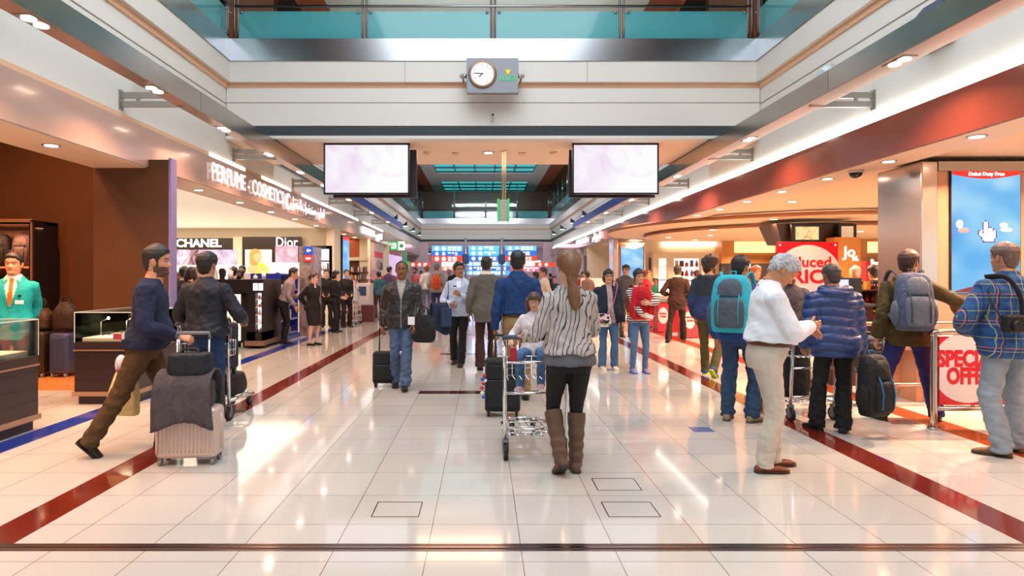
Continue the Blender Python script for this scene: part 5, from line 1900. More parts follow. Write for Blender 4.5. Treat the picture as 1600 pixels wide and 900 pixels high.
# wall shelving behind the staff
t = thing('shelf_wall', 'dark wall shelving with a bright picture beside the marble column', 'shelf unit', (atX(500, 19.9), 19.9, 0))
panel(t, 'carcass', 484, 519, 384, 450, 20.0, M_shelfd, .25)
panel(t, 'picture', 487, 514, 389, 407, 19.97, poster_mat('white_picture', ['b8c0d8', 'e8ecf4', 'ffffff', 'ffffff'], 1.2, .9, 5), .03)
for y in (421, 434):
    panel(t, 'lit_bay', 487, 514, y - 12, y, 19.97, M_lp, .02)
    products(None, atX(487, 19.9), atX(514, 19.9), 19.9, atZ(y, 19.9), 8, ['2a2020', '8a8078', 'c8b8b0', '4a3a48'], .08, .2, 'goods on the dark wall shelving', 'small item on the dark wall shelving behind the staff', y, cat='box')
for y in (421, 434):
    panel(t, 'shelf', 486, 516, y, y + 1.5, 19.82, M_shelfd, .2)
# blue advertising screen on the pier edge
t = thing('advertising_screen', 'tall narrow blue advertising screen on the edge of the cream pier', 'screen', (-4.58, 20.95, 0))
M_adb, nt, b = node_mat('blue_sky_picture', .3)
tc = N(nt, 'ShaderNodeTexCoord'); n_ = N(nt, 'ShaderNodeTexNoise'); n_.inputs['Scale'].default_value = 1.5; n_.inputs['Detail'].default_value = 1
mp = N(nt, 'ShaderNodeMapping'); mp.inputs['Scale'].default_value = (1, 1, 1.6)
nt.links.new(tc.outputs['Object'], mp.inputs[0]); nt.links.new(mp.outputs[0], n_.inputs['Vector']); r = ramp(nt, [(.3, '3f9be8'), (.5, '62b8f4'), (.64, '8ed2fa'), (.78, 'c8ecff')]); nt.links.new(n_.outputs['Fac'], r.inputs[0])
b.inputs['Base Color'].default_value = (0, 0, 0, 1); nt.links.new(r.outputs[0], b.inputs['Emission Color']); b.inputs['Emission Strength'].default_value = .85
mb = MB(); mb.bb(-.06, .04, -.04, 1.0, .35, 2.82); mb.build('frame', M_dark, t)
mb = MB(); mb.bb(.041, .048, .0, .96, .40, 2.68); mb.build('screen', M_adb, t)
mb = MB(); mb.bb(.041, .05, .0, .96, 2.68, 2.79); mb.build('header', mat('header_red', 'd83028', .4, emit=.6), t)

# ---------------------------------------------------------------- bookshop and clothes farther left
t = thing('bookcase', 'dark bookcase full of books under an orange wood mural beyond the blue screen', 'bookcase', (-5.4, 25.9, 0))
panel(t, 'mural', 544, 574, 372, 401, 26.0, poster_mat('autumn_mural', ['4a6a3a', 'b0582a', 'a84a24', '8a3a1c'], 1.5, 0, 2), .06)
panel(t, 'carcass', 544, 575, 407, 470, 26.0, mat('bookcase_brown', '5a2c18', .4), .1)
panel(t, 'rail', 543, 576, 402, 407, 25.8, M_cream, .2)
for y in (425, 437, 450):
    panel(t, 'shelf', 544, 575, y, y + 1.2, 25.7, mat('bookcase_brown', '5a2c18', .4), .3)
    products(None, atX(545, 25.8), atX(574, 25.8), 25.8, atZ(y, 25.8), 16, ['e0c8b0', 'b04a34', 'e8dcd0', '8a6a5a', '4a6a7a', 'd09a6a', '3c2c2c'], .16, .24, 'books in the dark bookcase', 'book standing in the dark bookcase beyond the blue screen', y, dy=.12, cat='book', name='book', shape='box')
text('lettering', 'BOOKS', .10, (-.3, -.0, atZ(411, 25.9)), mat('gold_print', 'd8b080', .4, emit=.4), t, ext=.005)
t = thing('counter', 'orange brown wooden shop counter beyond the magazine rack', 'counter', (-4.55, 23.8, 0))
mb = MB(); mb.bb(-.4, .35, -1.0, 1.5, 0, 1.0, bev=.02); mb.build('counter_body', mat('counter_orange', 'a0481c', .35), t)
mb = MB(); mb.bb(-.45, .40, -1.05, 1.55, 1.0, 1.05, bev=.01); mb.build('worktop', mat('counter_top_brown', '7a3618', .3), t)
# cream magazine stand and wire rack
t = thing('wire_rack', 'tall rounded wire rack of soft toys and packets by the blue floor stripe', 'rack', (-4.2, 20.3, 0))
mb = MB()
for a0, a1, z0 in ((.38, .55, .12), (.36, .5, .45), (.33, .45, .8), (.25, .35, 1.1)):
    for z in (z0, z0 + .16):
        mb.tube([(a0 * math.cos(2 * PI * k / 20), a1 * math.sin(2 * PI * k / 20), z) for k in range(20)], .008, 6, closed=True)
    for k in range(20):
        a = 2 * PI * k / 20
        mb.tube([(a0 * math.cos(a), a1 * math.sin(a), z0), (a0 * math.cos(a), a1 * math.sin(a), z0 + .16)], .004, 5)
for sx in (-1, 1):
    for sy in (-1, 1): mb.tube([(sx * .30, sy * .42, .05), (sx * .2, sy * .3, 1.35)], .012, 6)
mb.build('wire_frame', mat('rack_white', 'd8d0cc', .35, .3), t)
mb = MB()
for z in (.13, .46, .81, 1.11): mb.bb(-.26, .26, -.34, .34, z - .01, z + .005)
mb.build('rack_tray', mat('rack_tray', 'c8c0bc', .4), t)
for k in range(4):
    mb = MB(); x, y = (-.3 if k % 2 else .3), (-.42 if k < 2 else .42)
    mb.cyl((x - .02, y, .035), (x + .02, y, .035), .035, n=14); mb.build('wheel', M_rub, t)
rr = random.Random(21)
for z, r0 in ((.14, .24), (.47, .22), (.82, .2), (1.12, .16)):
    for k in range(7):
        a = 2 * PI * k / 7
        mb = MB(); mb.bb(-.06, .06, -.03, .03, 0, rr.uniform(.16, .26), bev=.01)
        c = rr.choice(['e0c0a8', 'c89890', 'e8e0d8', '9a8a80', 'b05a4a'])
        o = mb.build('packet', mat('goods_' + c, c, .35)); o.location = (-4.2 + r0 * math.cos(a), 20.3 + r0 * 1.3 * math.sin(a), z); o.rotation_euler = (0, 0, a)
        tag(o, 'pale packet standing in the tall wire rack', 'packet', 'packets in the wire rack')
t = thing('display_stand', 'white stand with a dark picture and boxed goods next to the wire rack', 'stand', (-4.1, 22.0, 0))
mb = MB(); mb.bb(-.35, .3, -.4, .4, 0, 1.25, bev=.02); mb.build('stand_body', mat('stand_white', 'e0cec0', .4), t)
mb = MB(); mb.bb(-.1, .2, -.42, -.40, .85, 1.15); mb.build('picture', mat('stand_picture', '3c4660', .4), t)
mb = MB(); mb.bb(.0, .5, -.8, -.42, 0, .55, bev=.02); mb.build('crate', mat('crate_maroon', '5a2c2c', .5), t)
# poster with red strip and clothes rails
t = thing('poster', 'pale poster with a red strip and crossed hands above the clothes rails', 'poster', (-4.6, 28.2, 0))
mb = MB(); mb.bb(-.05, .02, -1.6, 1.5, 1.75, 2.9); mb.build('poster_sheet', mat('poster_beige', 'cdb8ac', .5), t)
mb = MB(); mb.bb(.021, .03, -.9, 1.3, 2.3, 2.55); mb.build('red_strip', mat('strip_red', 'c22c2c', .5, emit=.2), t)
mb = MB(); mb.ell((.03, .2, 2.0), (.02, .6, .2)); mb.mi = 1; mb.ell((.03, .8, 1.95), (.02, .45, .18)); mb.build('hands_picture', [mat('poster_skin', 'b88068', .5), mat('poster_navy', '2c3448', .5)], t)
rr = random.Random(31)
for ri, (x0, y0) in enumerate(((-4.15, 26.8), (-3.95, 29.4))):
    t = thing('clothes_rail', 'chrome rail of colourful clothes %s' % ('in front of the poster with the red strip' if ri == 0 else 'standing farther down beside the blue floor stripe'), 'clothes rail', (x0, y0, 0))
    mb = MB()
    for y in (-.7, .7): mb.tube([(0, y, 0), (0, y, 1.5)], .015, 8); mb.tube([(-.25, y, .02), (.25, y, .02)], .015, 8)
    mb.tube([(0, -.7, 1.5), (0, .7, 1.5)], .015, 8)
    mb.build('rail_frame', M_chrome, t)
    for k in range(9):
        y = y0 - .6 + 1.2 * k / 8
        c = rr.choice(['c03058', '2c3038', 'd8a0b0', '4a5a7a', '8a8a90', 'b02838', '5a4a68'])
        mb = MB()
        mb.loft([[Vector((.26 * q * sq(2 * PI * i / 14)[0], .05 * sq(2 * PI * i / 14)[1], z)) for i in range(14)] for z, q in ((-.75, .95), (-.4, .85), (-.12, 1.0), (-.04, .5), (0, .15))])
        o = mb.build('hanging_garment', FB0('garment_' + c, c)); o.location = (x0, y, 1.49)
        tag(o, 'garment hanging on the chrome clothes rail', 'garment', 'garments on the clothes rails')
M_pinkpanel = mat('pink_sky_panel', 'd8b8e0', .5, emit=.5)
t = thing('poster', 'lit panel with a pink and lilac sky behind the green exit sign', 'poster', (-4.75, 36.5, 0))
mb = MB(); mb.bb(-.1, .05, -4, 1, 0, 2.6); mb.build('poster_sheet', M_pinkpanel, t)

# ---------------------------------------------------------------- right side: pillars with screens
def screen_pillar(label, X0, X1, Y_, sx0, sx1, z0, z1, header, hz, ztop=2.95, depth=.9, hand_=False):
    t = thing('pillar', label, 'pillar', ((X0 + X1) / 2, Y_ + depth / 2, 0))
    lx, ly, lz = t.location
    def B(nm, m, a, b_, c, d_, e, f, bev=0):
        mb = MB(); mb.bb(a - lx, b_ - lx, c - ly, d_ - ly, e, f, bev=bev); return mb.build(nm, m, t)
    cw = (X1 - X0) * .10
    B('core', mat('peach_metal', 'c09478', .28, .7), X0 + cw, X1 - cw, Y_ + .03, Y_ + depth, 0, ztop)
    B('corner_column', mat('bright_steel_column', 'cfc4be', .18, .9), X0, X0 + cw, Y_ - .02, Y_ + depth, 0, ztop, bev=.02)
    B('corner_column', mat('bright_steel_column', 'cfc4be', .18, .9), X1 - cw, X1, Y_ - .02, Y_ + depth, 0, ztop, bev=.02)
    B('cornice', M_steel2, X0 + cw, X1 - cw, Y_ - .02, Y_ + .05, ztop - .12, ztop)
    B('screen_frame', M_dark, sx0 - .01, sx1 + .01, Y_ + .0, Y_ + .04, z0 - .01, z1 + .01)
    B('screen', M_adb, sx0, sx1, Y_ - .004, Y_ + .001, z0, z1)
    w_ = (sx1 - sx0)
    pts = [(-w_ / 2, 0)] + [(w_ / 2, 0)] + [(w_ / 2 - w_ * k / 16, -hz * (.45 + .55 * math.sin(PI * k / 16))) for k in range(17)]
    mb = MB(); mb.prism(list(reversed(pts)), Matrix.Translation(((sx0 + sx1) / 2 - lx, Y_ - .005 - ly, z1)) @ FACE_CAM, .004)
    mb.build('header', mat('header_red', 'd83028'), t)
    text('lettering', header, hz * .62, ((sx0 + sx1) / 2 - lx, Y_ - .012 - ly, z1 - hz * .42), M_swh, t, ext=.002, off=.002, width=w_ * .52)
    return t
X0 = atX(1438, 8.2)
d = 8.2
t = screen_pillar('broad steel and peach pillar with a tall blue screen near the plaid shirt', X0, 7.7, d, atX(1487, d), atX(1594, d), atZ(458, d), atZ(267, d), 'Dubai Duty Free', .10)
lx, ly, lz = t.location
# pixel hand on the screen
grid = ["....XX......", "...X..X.....", "...X..X.....", "...X..X.....", "...X..XXX...", "...X..X..XX.", "XX.X..X..X.X", "X.XX.......X", "X..X.......X", ".X.........X", "..X........X", "..X.......X.", "...X......X.", "...XXXXXXXX."]
mb = MB()
px_ = .020
ox, oz = atX(1542, d) - lx - .12, atZ(362, d) + .14
for r_i, row in enumerate(grid):
    xs = [i for i, c in enumerate(row) if c == 'X']
    for i in range(xs[0], xs[-1] + 1):
        mb.mi = 0 if row[i] == 'X' else 1
        mb.bb(ox + i * px_, ox + (i + 1) * px_, d - .009 - ly, d - .005 - ly, oz - (r_i + 1) * px_, oz - r_i * px_)
mb.build('hand_icon', [mat('icon_navy', '1c2050', .5), mat('icon_white', 'ffffff', .5, emit=.9)], t)
mb = MB()
for x, y, rx, rz_, mi in ((1499, 350, .045, .05, 0), (1505, 360, .07, .03, 1), (1568, 352, .05, .03, 0), (1572, 359, .08, .025, 2)):
    mb.mi = mi; mb.ell((atX(x, d) - lx, d - .004 - ly, atZ(y, d)), (rx, .002, rz_))
mb.build('picture_detail', [mat('detail_cream', 'f0e8c8', .5, emit=.6), mat('detail_red', 'd0484c', .5, emit=.5), mat('detail_pink', 'e8b8e0', .5, emit=.6)], t)
mb = MB(); w_ = atX(1594, d) - atX(1487, d)
mb.prism([(-w_ / 2 + w_ * k / 16, .01 + .09 * math.sin(PI * k / 16)) for k in range(17)], Matrix.Translation((atX(1540.5, d) - lx, d - .005 - ly, atZ(458, d))) @ FACE_CAM, .004)
mb.build('footer', mat('footer_maroon', '3a1420', .4), t)
d = 25.0
screen_pillar('distant steel pillar with a blue screen behind the two ladies', atX(958, d), atX(1030, d), d, atX(970, d), atX(1005, d), .9, atZ(382, d), 'Dubai Duty Free', .16, 2.96, .8)

# back walls of the duty free shop
Yb = 23.6
struct_box('wall_right_back', M_cream, (atX(1030, Yb), 5.2 + 0, Yb, Yb + .1, 0, 3.0) if False else (6.0, 9.05, 24.0, 24.1, 0, 3.0))
t = thing('back_wall_display', 'wall of glowing orange wood panels over dark counters at the back of the shop', 'display', (12.5, Yb, 0))
M_ow = mat('orange_wood_lit', 'c88440', .4, var=(1.5, .08))
def rb(nm, m, x0, x1, z0, z1, y0=0, y1=.2):
    mb = MB(); mb.bb(x0 - 12.5, x1 - 12.5, y0, y1, z0, z1); return mb.build(nm, m, t)
rb('backing', M_ow, 8.6, 18, 0, 3.0, .1, .4)
for x in (8.6, 10.7, 13.4, 15.2, 17.0): rb('pier', M_ow, x, x + .45, 1.95, 2.96, -.25, .1)
for a, b_ in ((9.1, 10.65), (11.2, 13.3), (13.9, 15.1), (15.7, 16.9)):
    rb('light_box', mat('amber_light_box', 'ffd890', .5, emit=1.3), a, b_, 2.35, 2.75, .02, .1)
rb('dark_fascia', mat('brand_black', '241a18', .3), 8.6, 18, 1.2, 1.95, -.5, .1)
rb('dark_base', mat('brand_black', '241a18', .3), 8.6, 18, 0, 1.2, -.2, .1)
for x, z, kd in ((9.3, 1.85, 'b'), (10.6, 1.80, 'a'), (14.2, 1.80, 'a')):
    mb = MB()
    if kd == 'b': mb.bb(x - 12.5 - .22, x - 12.5 + .22, -.53, -.5, z - .06, z + .08)
    else: mb.tube([(x - 12.5 - .09, -.52, z - .14), (x - 12.5, -.52, z + .12), (x - 12.5 + .09, -.52, z - .14)], .02, 6); mb.tube([(x - 12.5 - .06, -.52, z - .05), (x - 12.5 + .06, -.52, z - .05)], .018, 6)
    mb.build('lit_emblem', mat('emblem_white_lit', 'fff4e0', .4, emit=1.4), t)
d = 18.0
t = thing('brand_sign', 'dark red sign with small white capitals on the whisky display behind the olive jacket', 'sign', (atX(1380, d), d, 0))
lx = t.location.x
mb = MB(); mb.bb(atX(1353, d) - lx, atX(1408, d) - lx, 0, .3, 0, atZ(408, d)); mb.build('sign_panel', mat('whisky_red', '8a1c18', .4, emit=.15), t)
text('lettering', 'JOHN WALKER & SONS', .12, (atX(1382, d) - lx, -.01, atZ(412, d)), M_swh, t, ext=.004, off=.003, width=atX(1403, d) - atX(1360, d))
mb = MB(); mb.ell((0, -.01, atZ(421, d)), (.14, .02, .13)); mb.mi = 1; mb.bb(-.34, -.28, -.02, 0, .3, atZ(405, d)); mb.build('gold_crest', [mat('crest_gold', 'd8a048', .4, emit=.4), mat('tube_white', 'e8f0ff', .4, emit=1)], t)
t = thing('brand_sign', 'lit white lettering on an orange wood pier to the side of the reduced price board', 'sign', (atX(1328, 15), 15.0, 0))
mb = MB(); mb.bb(-.35, .25, .0, .4, 0, 2.4, bev=.01); mb.build('pier', M_ow, t)
text('lettering', 'Jo', .34, (-.02, -.02, atZ(394, 15)), M_let, t, ext=.01, off=.006)
text('lettering', 'M.', .16, (.12, -.02, atZ(404, 15)), M_let, t, ext=.01, off=.004)

# pillar television cluster
d = 15.5
t = thing('television_column', 'dark tapered column head with two lit screens above the reduced price board', 'television', (atX(1273, d), d + .5, 0))
lx, ly, lz = t.location
zt, zb = atZ(349, d), atZ(381, d)
mb = MB()
mb.loft([[(sx * w_, sy * w_ * .55, z) for sx, sy in ((-1, -1), (1, -1), (1, 1), (-1, 1))] for w_, z in ((.36, 0), (.36, zb - .02), (.74, zb), (.92, zt))], smooth=False)
mb.build('column_head', mat('column_espresso', '2a1612', .3), t)
mb = MB(); mb.bb(-.62, .12, -.64, -.56, zb + .02, zt - .03); mb.bb(.50, .92, -.64, -.50, zb + .02, zt - .03); mb.build('screen_frame', M_dark, t)
mb = MB(); mb.bb(-.53, .02, -.65, -.642, zb + .09, zt - .09); mb.build('screen', poster_mat('amber_screen', ['c88a48', 'f0c880', 'fae4a8', 'f4d890'], 9, .9, 4), t)
mb = MB(); mb.bb(.56, .84, -.65, -.642, zb + .08, zt - .08); mb.build('screen', mat('beige_screen', 'c8b498', .4, emit=.6), t)

# reduced price board
d = 10.6
xa, xb = atX(1214, d), atX(1310, d)
t = thing('sale_board', 'tall red board with a white circle reading reduced price behind the puffer jacket', 'sign', ((xa + xb) / 2, d, 0))
w_ = (xb - xa) / 2
zt, zb = atZ(378, d), .75
M_sale = mat('sale_red', 'cc1226', .4)
mb = MB(); mb.bb(-w_, w_, 0, .03, zb, zt, bev=.004); mb.build('board', M_sale, t)
mb = MB()
R_ = w_ * 1.13
cz = zt - .05 - R_
mb.prism([(max(-w_, min(w_, R_ * math.cos(2 * PI * k / 60))), R_ * math.sin(2 * PI * k / 60)) for k in range(60)], Matrix.Translation((0, -.001, cz)) @ FACE_CAM, .003)
mb.build('white_circle', mat('sale_white', 'e6dcdc', .4), t)
text('lettering', 'Reduced', .235, (-.06, -.006, atZ(410, d)), M_sale, t, ext=.003, off=.005, width=.88)
text('lettering', 'PRICE', .30, (-.0, -.006, atZ(433, d)), M_sale, t, ext=.003, off=.009, width=.86)
mb = MB(); mb.bb(-.03, .03, .03, .07, 0, zt - .3); mb.bb(-.3, .3, -.1, .2, 0, .02); mb.build('stand', M_steel2, t)
for sx in (-1, 1):
    mb = MB(); mb.cyl((sx * (w_ - .05), -.004, zt - .05), (sx * (w_ - .05), 0.0, zt - .05), .014, n=10); mb.build('screw', M_swh, t)

# special offer barrier
d = 6.35
t = thing('queue_barrier', 'steel rail barrier with a red and white SPECIAL OFFER board beside the plaid shirt', 'barrier', (atX(1459, d), d, 0))
M_rail = mat('rail_steel', 'b8a89c', .22, 1.0)
mb = MB()
zt = atZ(519, d)
L = 1.55
mb.tube(smoothpts([(0, 0, .02), (0, 0, zt - .10), (.025, 0, zt - .03), (.09, 0, zt), (L - .1, 0, zt), (L, 0, zt - .1), (L, 0, .02)], 4), .030, 12)
mb.tube([(0, 0, .20), (L, 0, .20)], .022, 10)
mb.build('rail', M_rail, t)
for x in (0, L):
    mb = MB(); mb.cyl((x, 0, 0), (x, 0, .02), .06, n=20); mb.build('foot_plate', M_rail, t)
bx0, bx1, bz0, bz1 = .045, 1.48, .24, zt - .04
mb = MB(); mb.bb(bx0, bx1, -.012, .012, bz0, bz1, bev=.003); mb.build('board', M_sale, t)
mb = MB()
for c0 in (.325, 1.08):
    mb.prism([(max(bx0 - c0, .33 * 1.08 * math.cos(2 * PI * k / 48)), .33 * 1.05 * math.sin(2 * PI * k / 48)) for k in range(48)], Matrix.Translation((c0, -.0125, (bz0 + bz1) / 2 + .03)) @ FACE_CAM, .003)
mb.build('white_circle', mat('sale_white', 'e6dcdc', .4), t)
for c0 in (.325, 1.08):
    text('lettering', 'SPECIAL', .215, (c0, -.018, (bz0 + bz1) / 2 + .11), M_sale, t, ext=.002, off=.010, width=.60)
    text('lettering', 'OFFER', .215, (c0 + .02, -.018, (bz0 + bz1) / 2 - .06), M_sale, t, ext=.002, off=.010, width=.46)
t = thing('queue_barrier', 'plain steel rail barrier behind the man in the olive jacket', 'barrier', (atX(1345, 7.4), 7.45, 0))
mb = MB()
mb.tube(smoothpts([(0, 0, .02), (0, 0, .86), (.03, 0, .93), (.09, 0, .95), (1.3, .0, .95), (1.36, 0, .9), (1.36, 0, .02)], 4), .026, 12)
mb.tube([(0, 0, .25), (1.36, 0, .25)], .02, 10)
mb.build('rail', M_rail, t)
for x in (0, 1.36):
    mb = MB(); mb.cyl((x, 0, 0), (x, 0, .02), .055, n=20); mb.build('foot_plate', M_rail, t)

# cash counter behind the barrier
t = thing('cash_counter', 'long pale topped cash counter behind the special offer barrier', 'counter', (6.35, 8.0, 0))
mb = MB(); mb.bb(-1.35, .9, -.45, .1, .72, .78, bev=.01); mb.bb(-1.3, .9, -.30, .1, .62, .70); mb.build('worktop', mat('counter_cream', 'e8cbb4', .35), t)
mb = MB()
for x in (-1.2, -.3, .6): mb.bb(x, x + .08, -.3, .05, 0, .62)
mb.bb(-1.3, .9, 0.0, .08, .1, .62)
mb.build('counter_leg', mat('counter_peach', 'c08a68', .4), t)
t = thing('keyboard_tray', 'dark keyboard lying on the pale cash counter', 'keyboard', (5.95, 7.8, .785), .1)
mb = MB(); mb.bb(-.2, .2, -.07, .07, 0, .02, bev=.005); mb.build('keyboard_base', M_dark, t)
# sweets stand between puffer jacket and olive jacket
d = 9.6
t = thing('sweets_stand', 'shelf stand of red and brown sweets packets between the puffer jacket and the hiking pack', 'shelf unit', (atX(1362, d), d + .2, 0))
lx, ly, lz = t.location
mb = MB(); mb.bb(-.42, .5, .1, .2, 0, 1.42); mb.bb(-.42, -.38, -.3, .1, 0, 1.2); mb.bb(.46, .5, -.3, .1, 0, 1.2); mb.bb(-.42, .5, -.35, .1, 0, .62); mb.build('carcass', mat('stand_brown', '3a1c1c', .5), t)
for z in (.62, .86, 1.10, 1.30):
    mb = MB(); mb.bb(-.38, .46, -.3, .1, z - .02, z); mb.build('shelf', mat('stand_shelf', '6a3a30', .5), t)
    products(None, lx - .36, lx + .44, ly - .16, z, 9, ['b01c20', '8a1418', 'd8a040', 'e8dcd0', '4a2018', 'c83028'], .10, .18, 'sweets packets on the stand', 'sweets packet on the stand behind the puffer jacket', int(z * 30), cat='packet', name='sweets_packet', dy=.1)
mb = MB(); mb.bb(-.20, .0, -.38, -.36, .82, 1.0, bev=.004); mb.mi = 1; mb.bb(-.18, -.02, -.385, -.38, .84, .98); mb.mi = 2; mb.ell((-.10, -.387, .9), (.05, .006, .04)); mb.build('price_card', [mat('card_yellow', 'e0a838', .4), M_dark, mat('card_red', 'b02028', .4)], t)
t = thing('cash_register', 'tilted black till screen seen between the puffer jacket and the sweets stand', 'monitor', (atX(1326, 9.0), 9.0, 1.14), -.5)
mb = MB(); mb.bb(-.16, .16, -.02, .03, .0, .34, M=Matrix.Rotation(-.15, 4, 'X'), bev=.01); mb.build('casing', M_dark, t)
mb = MB(); mb.bb(-.14, .0, -.028, -.02, .03, .31, M=Matrix.Rotation(-.15, 4, 'X')); mb.build('screen', mat('till_screen', '9ab8d0', .3, emit=.5), t)
mb = MB(); mb.bb(-.10, .10, -.1, .1, -.02, 0); mb.bb(-.03, .03, 0, .05, -.02, .08); mb.build('foot', M_dark, t)
t = thing('till_desk', 'dark desk under the tilted till screen behind the puffer jacket', 'desk', (atX(1326, 9.0), 9.05, 0))
mb = MB(); mb.bb(-.3, .25, -.2, .25, 0, 1.08); mb.build('desk_body', mat('stand_brown', '3a1c1c', .5), t)
mb = MB(); mb.bb(-.33, .28, -.23, .28, 1.08, 1.12, bev=.008); mb.build('worktop', mat('desk_top_grey', '4a4a52', .4), t)

# red cash desks down the right
def cash_desk(label, x, y, circ=True):
    t = thing('cash_desk', label, 'cash desk', (x, y, 0))
    mb = MB(); mb.bb(-.25, 1.5, -.35, .35, .0, .80); mb.build('desk_body', mat('desk_red', 'b4121e', .35), t)
    mb = MB(); mb.bb(-.32, 1.6, -.42, .42, .80, .92, bev=.02); mb.build('worktop', mat('desk_grey_top', '7c7478', .35), t)
    mb = MB(); mb.bb(-.2, 1.5, -.1, .40, .925, .97, bev=.01); mb.build('back_shelf', mat('desk_cream', 'e0c8b4', .4), t)
    if circ:
        mb = MB(); mb.bb(-.30, .02, -.40, -.36, .02, .78, bev=.004); mb.build('poster_panel', mat('panel_rose_red', 'c23440', .4), t)
        mb = MB(); mb.prism(circle(.13, 30, ry=.22), Matrix.Translation((-.17, -.401, .45)) @ FACE_CAM, .004); mb.build('white_circle', mat('sale_white', 'e6dcdc', .4), t)
        text('lettering', 'SPECIAL', .06, (-.17, -.408, .50), M_sale, t, ext=.002, off=.003, width=.2)
        text('lettering', 'OFFER', .06, (-.17, -.408, .42), M_sale, t, ext=.002, off=.003, width=.17)
        mb = MB()
        for z in (.55, .48, .40): mb.bb(-.03, .01, -.404, -.40, z, z + .02)
        mb.build('small_print', mat('sale_white', 'e6dcdc', .4), t)
    return t
cash_desk('red cash desk with a white circle panel, nearest behind the brown suit', 5.15, 16.0)
cash_desk('red cash desk with a white circle panel, second along behind the brown suit', 4.95, 17.6)
cash_desk('red cash desk without a panel, farthest, behind the striped sleeves', 4.95, 19.4, False)
def monitor(label, x, y, z=.92, rz=0, c='dfe8f0'):
    t = thing('computer_monitor', label, 'monitor', (x, y, z), rz)
    mb = MB(); mb.bb(-.24, .24, 0, .05, .12, .48, bev=.008); mb.build('casing', M_dark, t)
    mb = MB(); mb.bb(-.215, .215, -.006, 0, .15, .455); mb.build('screen', mat('pale_screen', c, .3, emit=.8), t)
    mb = MB(); mb.bb(-.1, .1, -.08, .1, .0, .02); mb.bb(-.025, .025, .02, .05, 0, .2); mb.build('foot', M_dark, t)
monitor('lit till monitor on the second red desk, closest to the hall', 5.02, 17.75)
monitor('lit till monitor on the nearest red desk, partly behind the brown suit', 5.30, 16.1)
monitor('teal green till monitor on the farthest red desk', 4.80, 19.5, c='3aa088')
for k, (x, y, c) in enumerate(((5.2, 17.4, 'c86a50'), (5.45, 17.3, '4a7a4a'), (5.6, 17.45, 'e0b090'), (5.05, 15.75, 'b03030'), (5.2, 15.8, 'e8d0b8'), (4.9, 17.35, 'd8a878'))):
    mb = MB(); mb.bb(-.07, .07, -.05, .05, 0, .10 + .02 * (k % 3), bev=.006)
    o = mb.build('counter_goods', mat('goods_' + c, c, .35)); o.location = (x, y, .925)
    tag(o, 'small packet lying on the red cash desks', 'packet', 'packets on the red cash desks')
# shelves and pictures on the cream back wall
t = thing('wall_cabinet', 'cream wall with lit product niches behind the red cash desks', 'shelf unit', (7.6, 23.6, 0))
mb = MB()
for x in (-1.4, -.85, .35, .9): mb.bb(x, x + .2, 0, .35, 0, 2.15)
mb.bb(-1.4, 1.35, 0, .35, 2.15, 2.35)
mb.build('frame', M_cream, t)
mb = MB(); mb.bb(-1.2, 1.35, .30, .33, .5, 2.15); mb.build('light_panel', mat('niche_light', 'fff4ec', .5, emit=.8), t)
for z in (1.1, 1.5, 1.85):
    mb = MB(); mb.bb(-1.2, 1.3, .05, .3, z - .015, z); mb.build('shelf', mat('shelf_glass_white', 'f0e0e0'), t)
    products(None, 7.6 - .6, 7.6 + .32, 23.75, z, 5, ['4a5aa0', 'b04060', 'e8d0d0', '2c2c38'], .12, .24, 'goods in the lit niches', 'item in the lit wall niches behind the cash desks', int(z * 20))
    products(None, 7.6 + .56, 7.6 + .88, 23.75, z, 3, ['4a5aa0', 'b04060', 'e8d0d0', '2c2c38'], .12, .24, 'goods in the lit niches', 'item in the lit wall niches behind the cash desks', int(z * 20) + 3)
mb = MB(); mb.bb(-.03, .42, 0, .04, 0, .5, bev=.006)
t = thing('picture', 'dark red brown picture on the cream wall next to the distant blue screen', 'picture', (atX(1013, 24.0), 23.9, atZ(439, 24)))
lx = 0
mb = MB(); mb.bb(-.0, .32, 0, .05, .35, .86); mb.build('frame', mat('picture_brown', '4a2a2a', .4), t)
mb = MB(); mb.bb(.03, .17, -.01, 0, .40, .80); mb.mi = 1; mb.bb(.17, .29, -.01, 0, .40, .80); mb.build('canvas', [mat('picture_grey', '3c4248', .4), mat('picture_maroon', '6a2422', .4)], t)
mb = MB(); mb.bb(.02, .32, 0, .05, 0, .33); mb.build('amber_panel', mat('amber_panel', 'e8a040', .4, emit=.5), t)
# cove light wall on the right behind the tills
cl2 = MB(); cl2.bb(6.6, 9.0, 23.85, 23.95, 2.6, 2.75)
tag(cl2.build('strip_light', mat('cove_strip_glow_soft', 'fff0d8')), 'slanting lit cove line high on the cream wall behind the cash desks', 'light')
struct_box('wall_mauve_panels', mat('mauve_panel', 'b89aa8', .35), (4.99, 6.1, 31.15, 31.2, 0, 2.3)) if False else None

# pale kiosk far along the right side
t = thing('kiosk', 'pale lit kiosk counter with a dark screen, far side behind the ladies', 'counter', (4.35, 24.0, 0))
mb = MB(); mb.bb(-.75, .45, -.4, .4, 0, 1.02, bev=.02); mb.build('kiosk_body', mat('kiosk_cream', 'ecd4c4', .4), t)
mb = MB(); mb.bb(-.80, .50, -.45, .45, 1.02, 1.08, bev=.01); mb.build('worktop', mat('kiosk_top', 'e0c0ac', .35), t)
mb = MB(); mb.bb(-.7, .4, .1, .3, 1.08, 1.42, bev=.01); mb.build('back_panel', mat('kiosk_panel', 'f4dccc', .4, emit=.25), t)
mb = MB(); mb.bb(-.55, -.35, .08, .1, 1.14, 1.34); mb.build('dark_screen', M_dark, t)
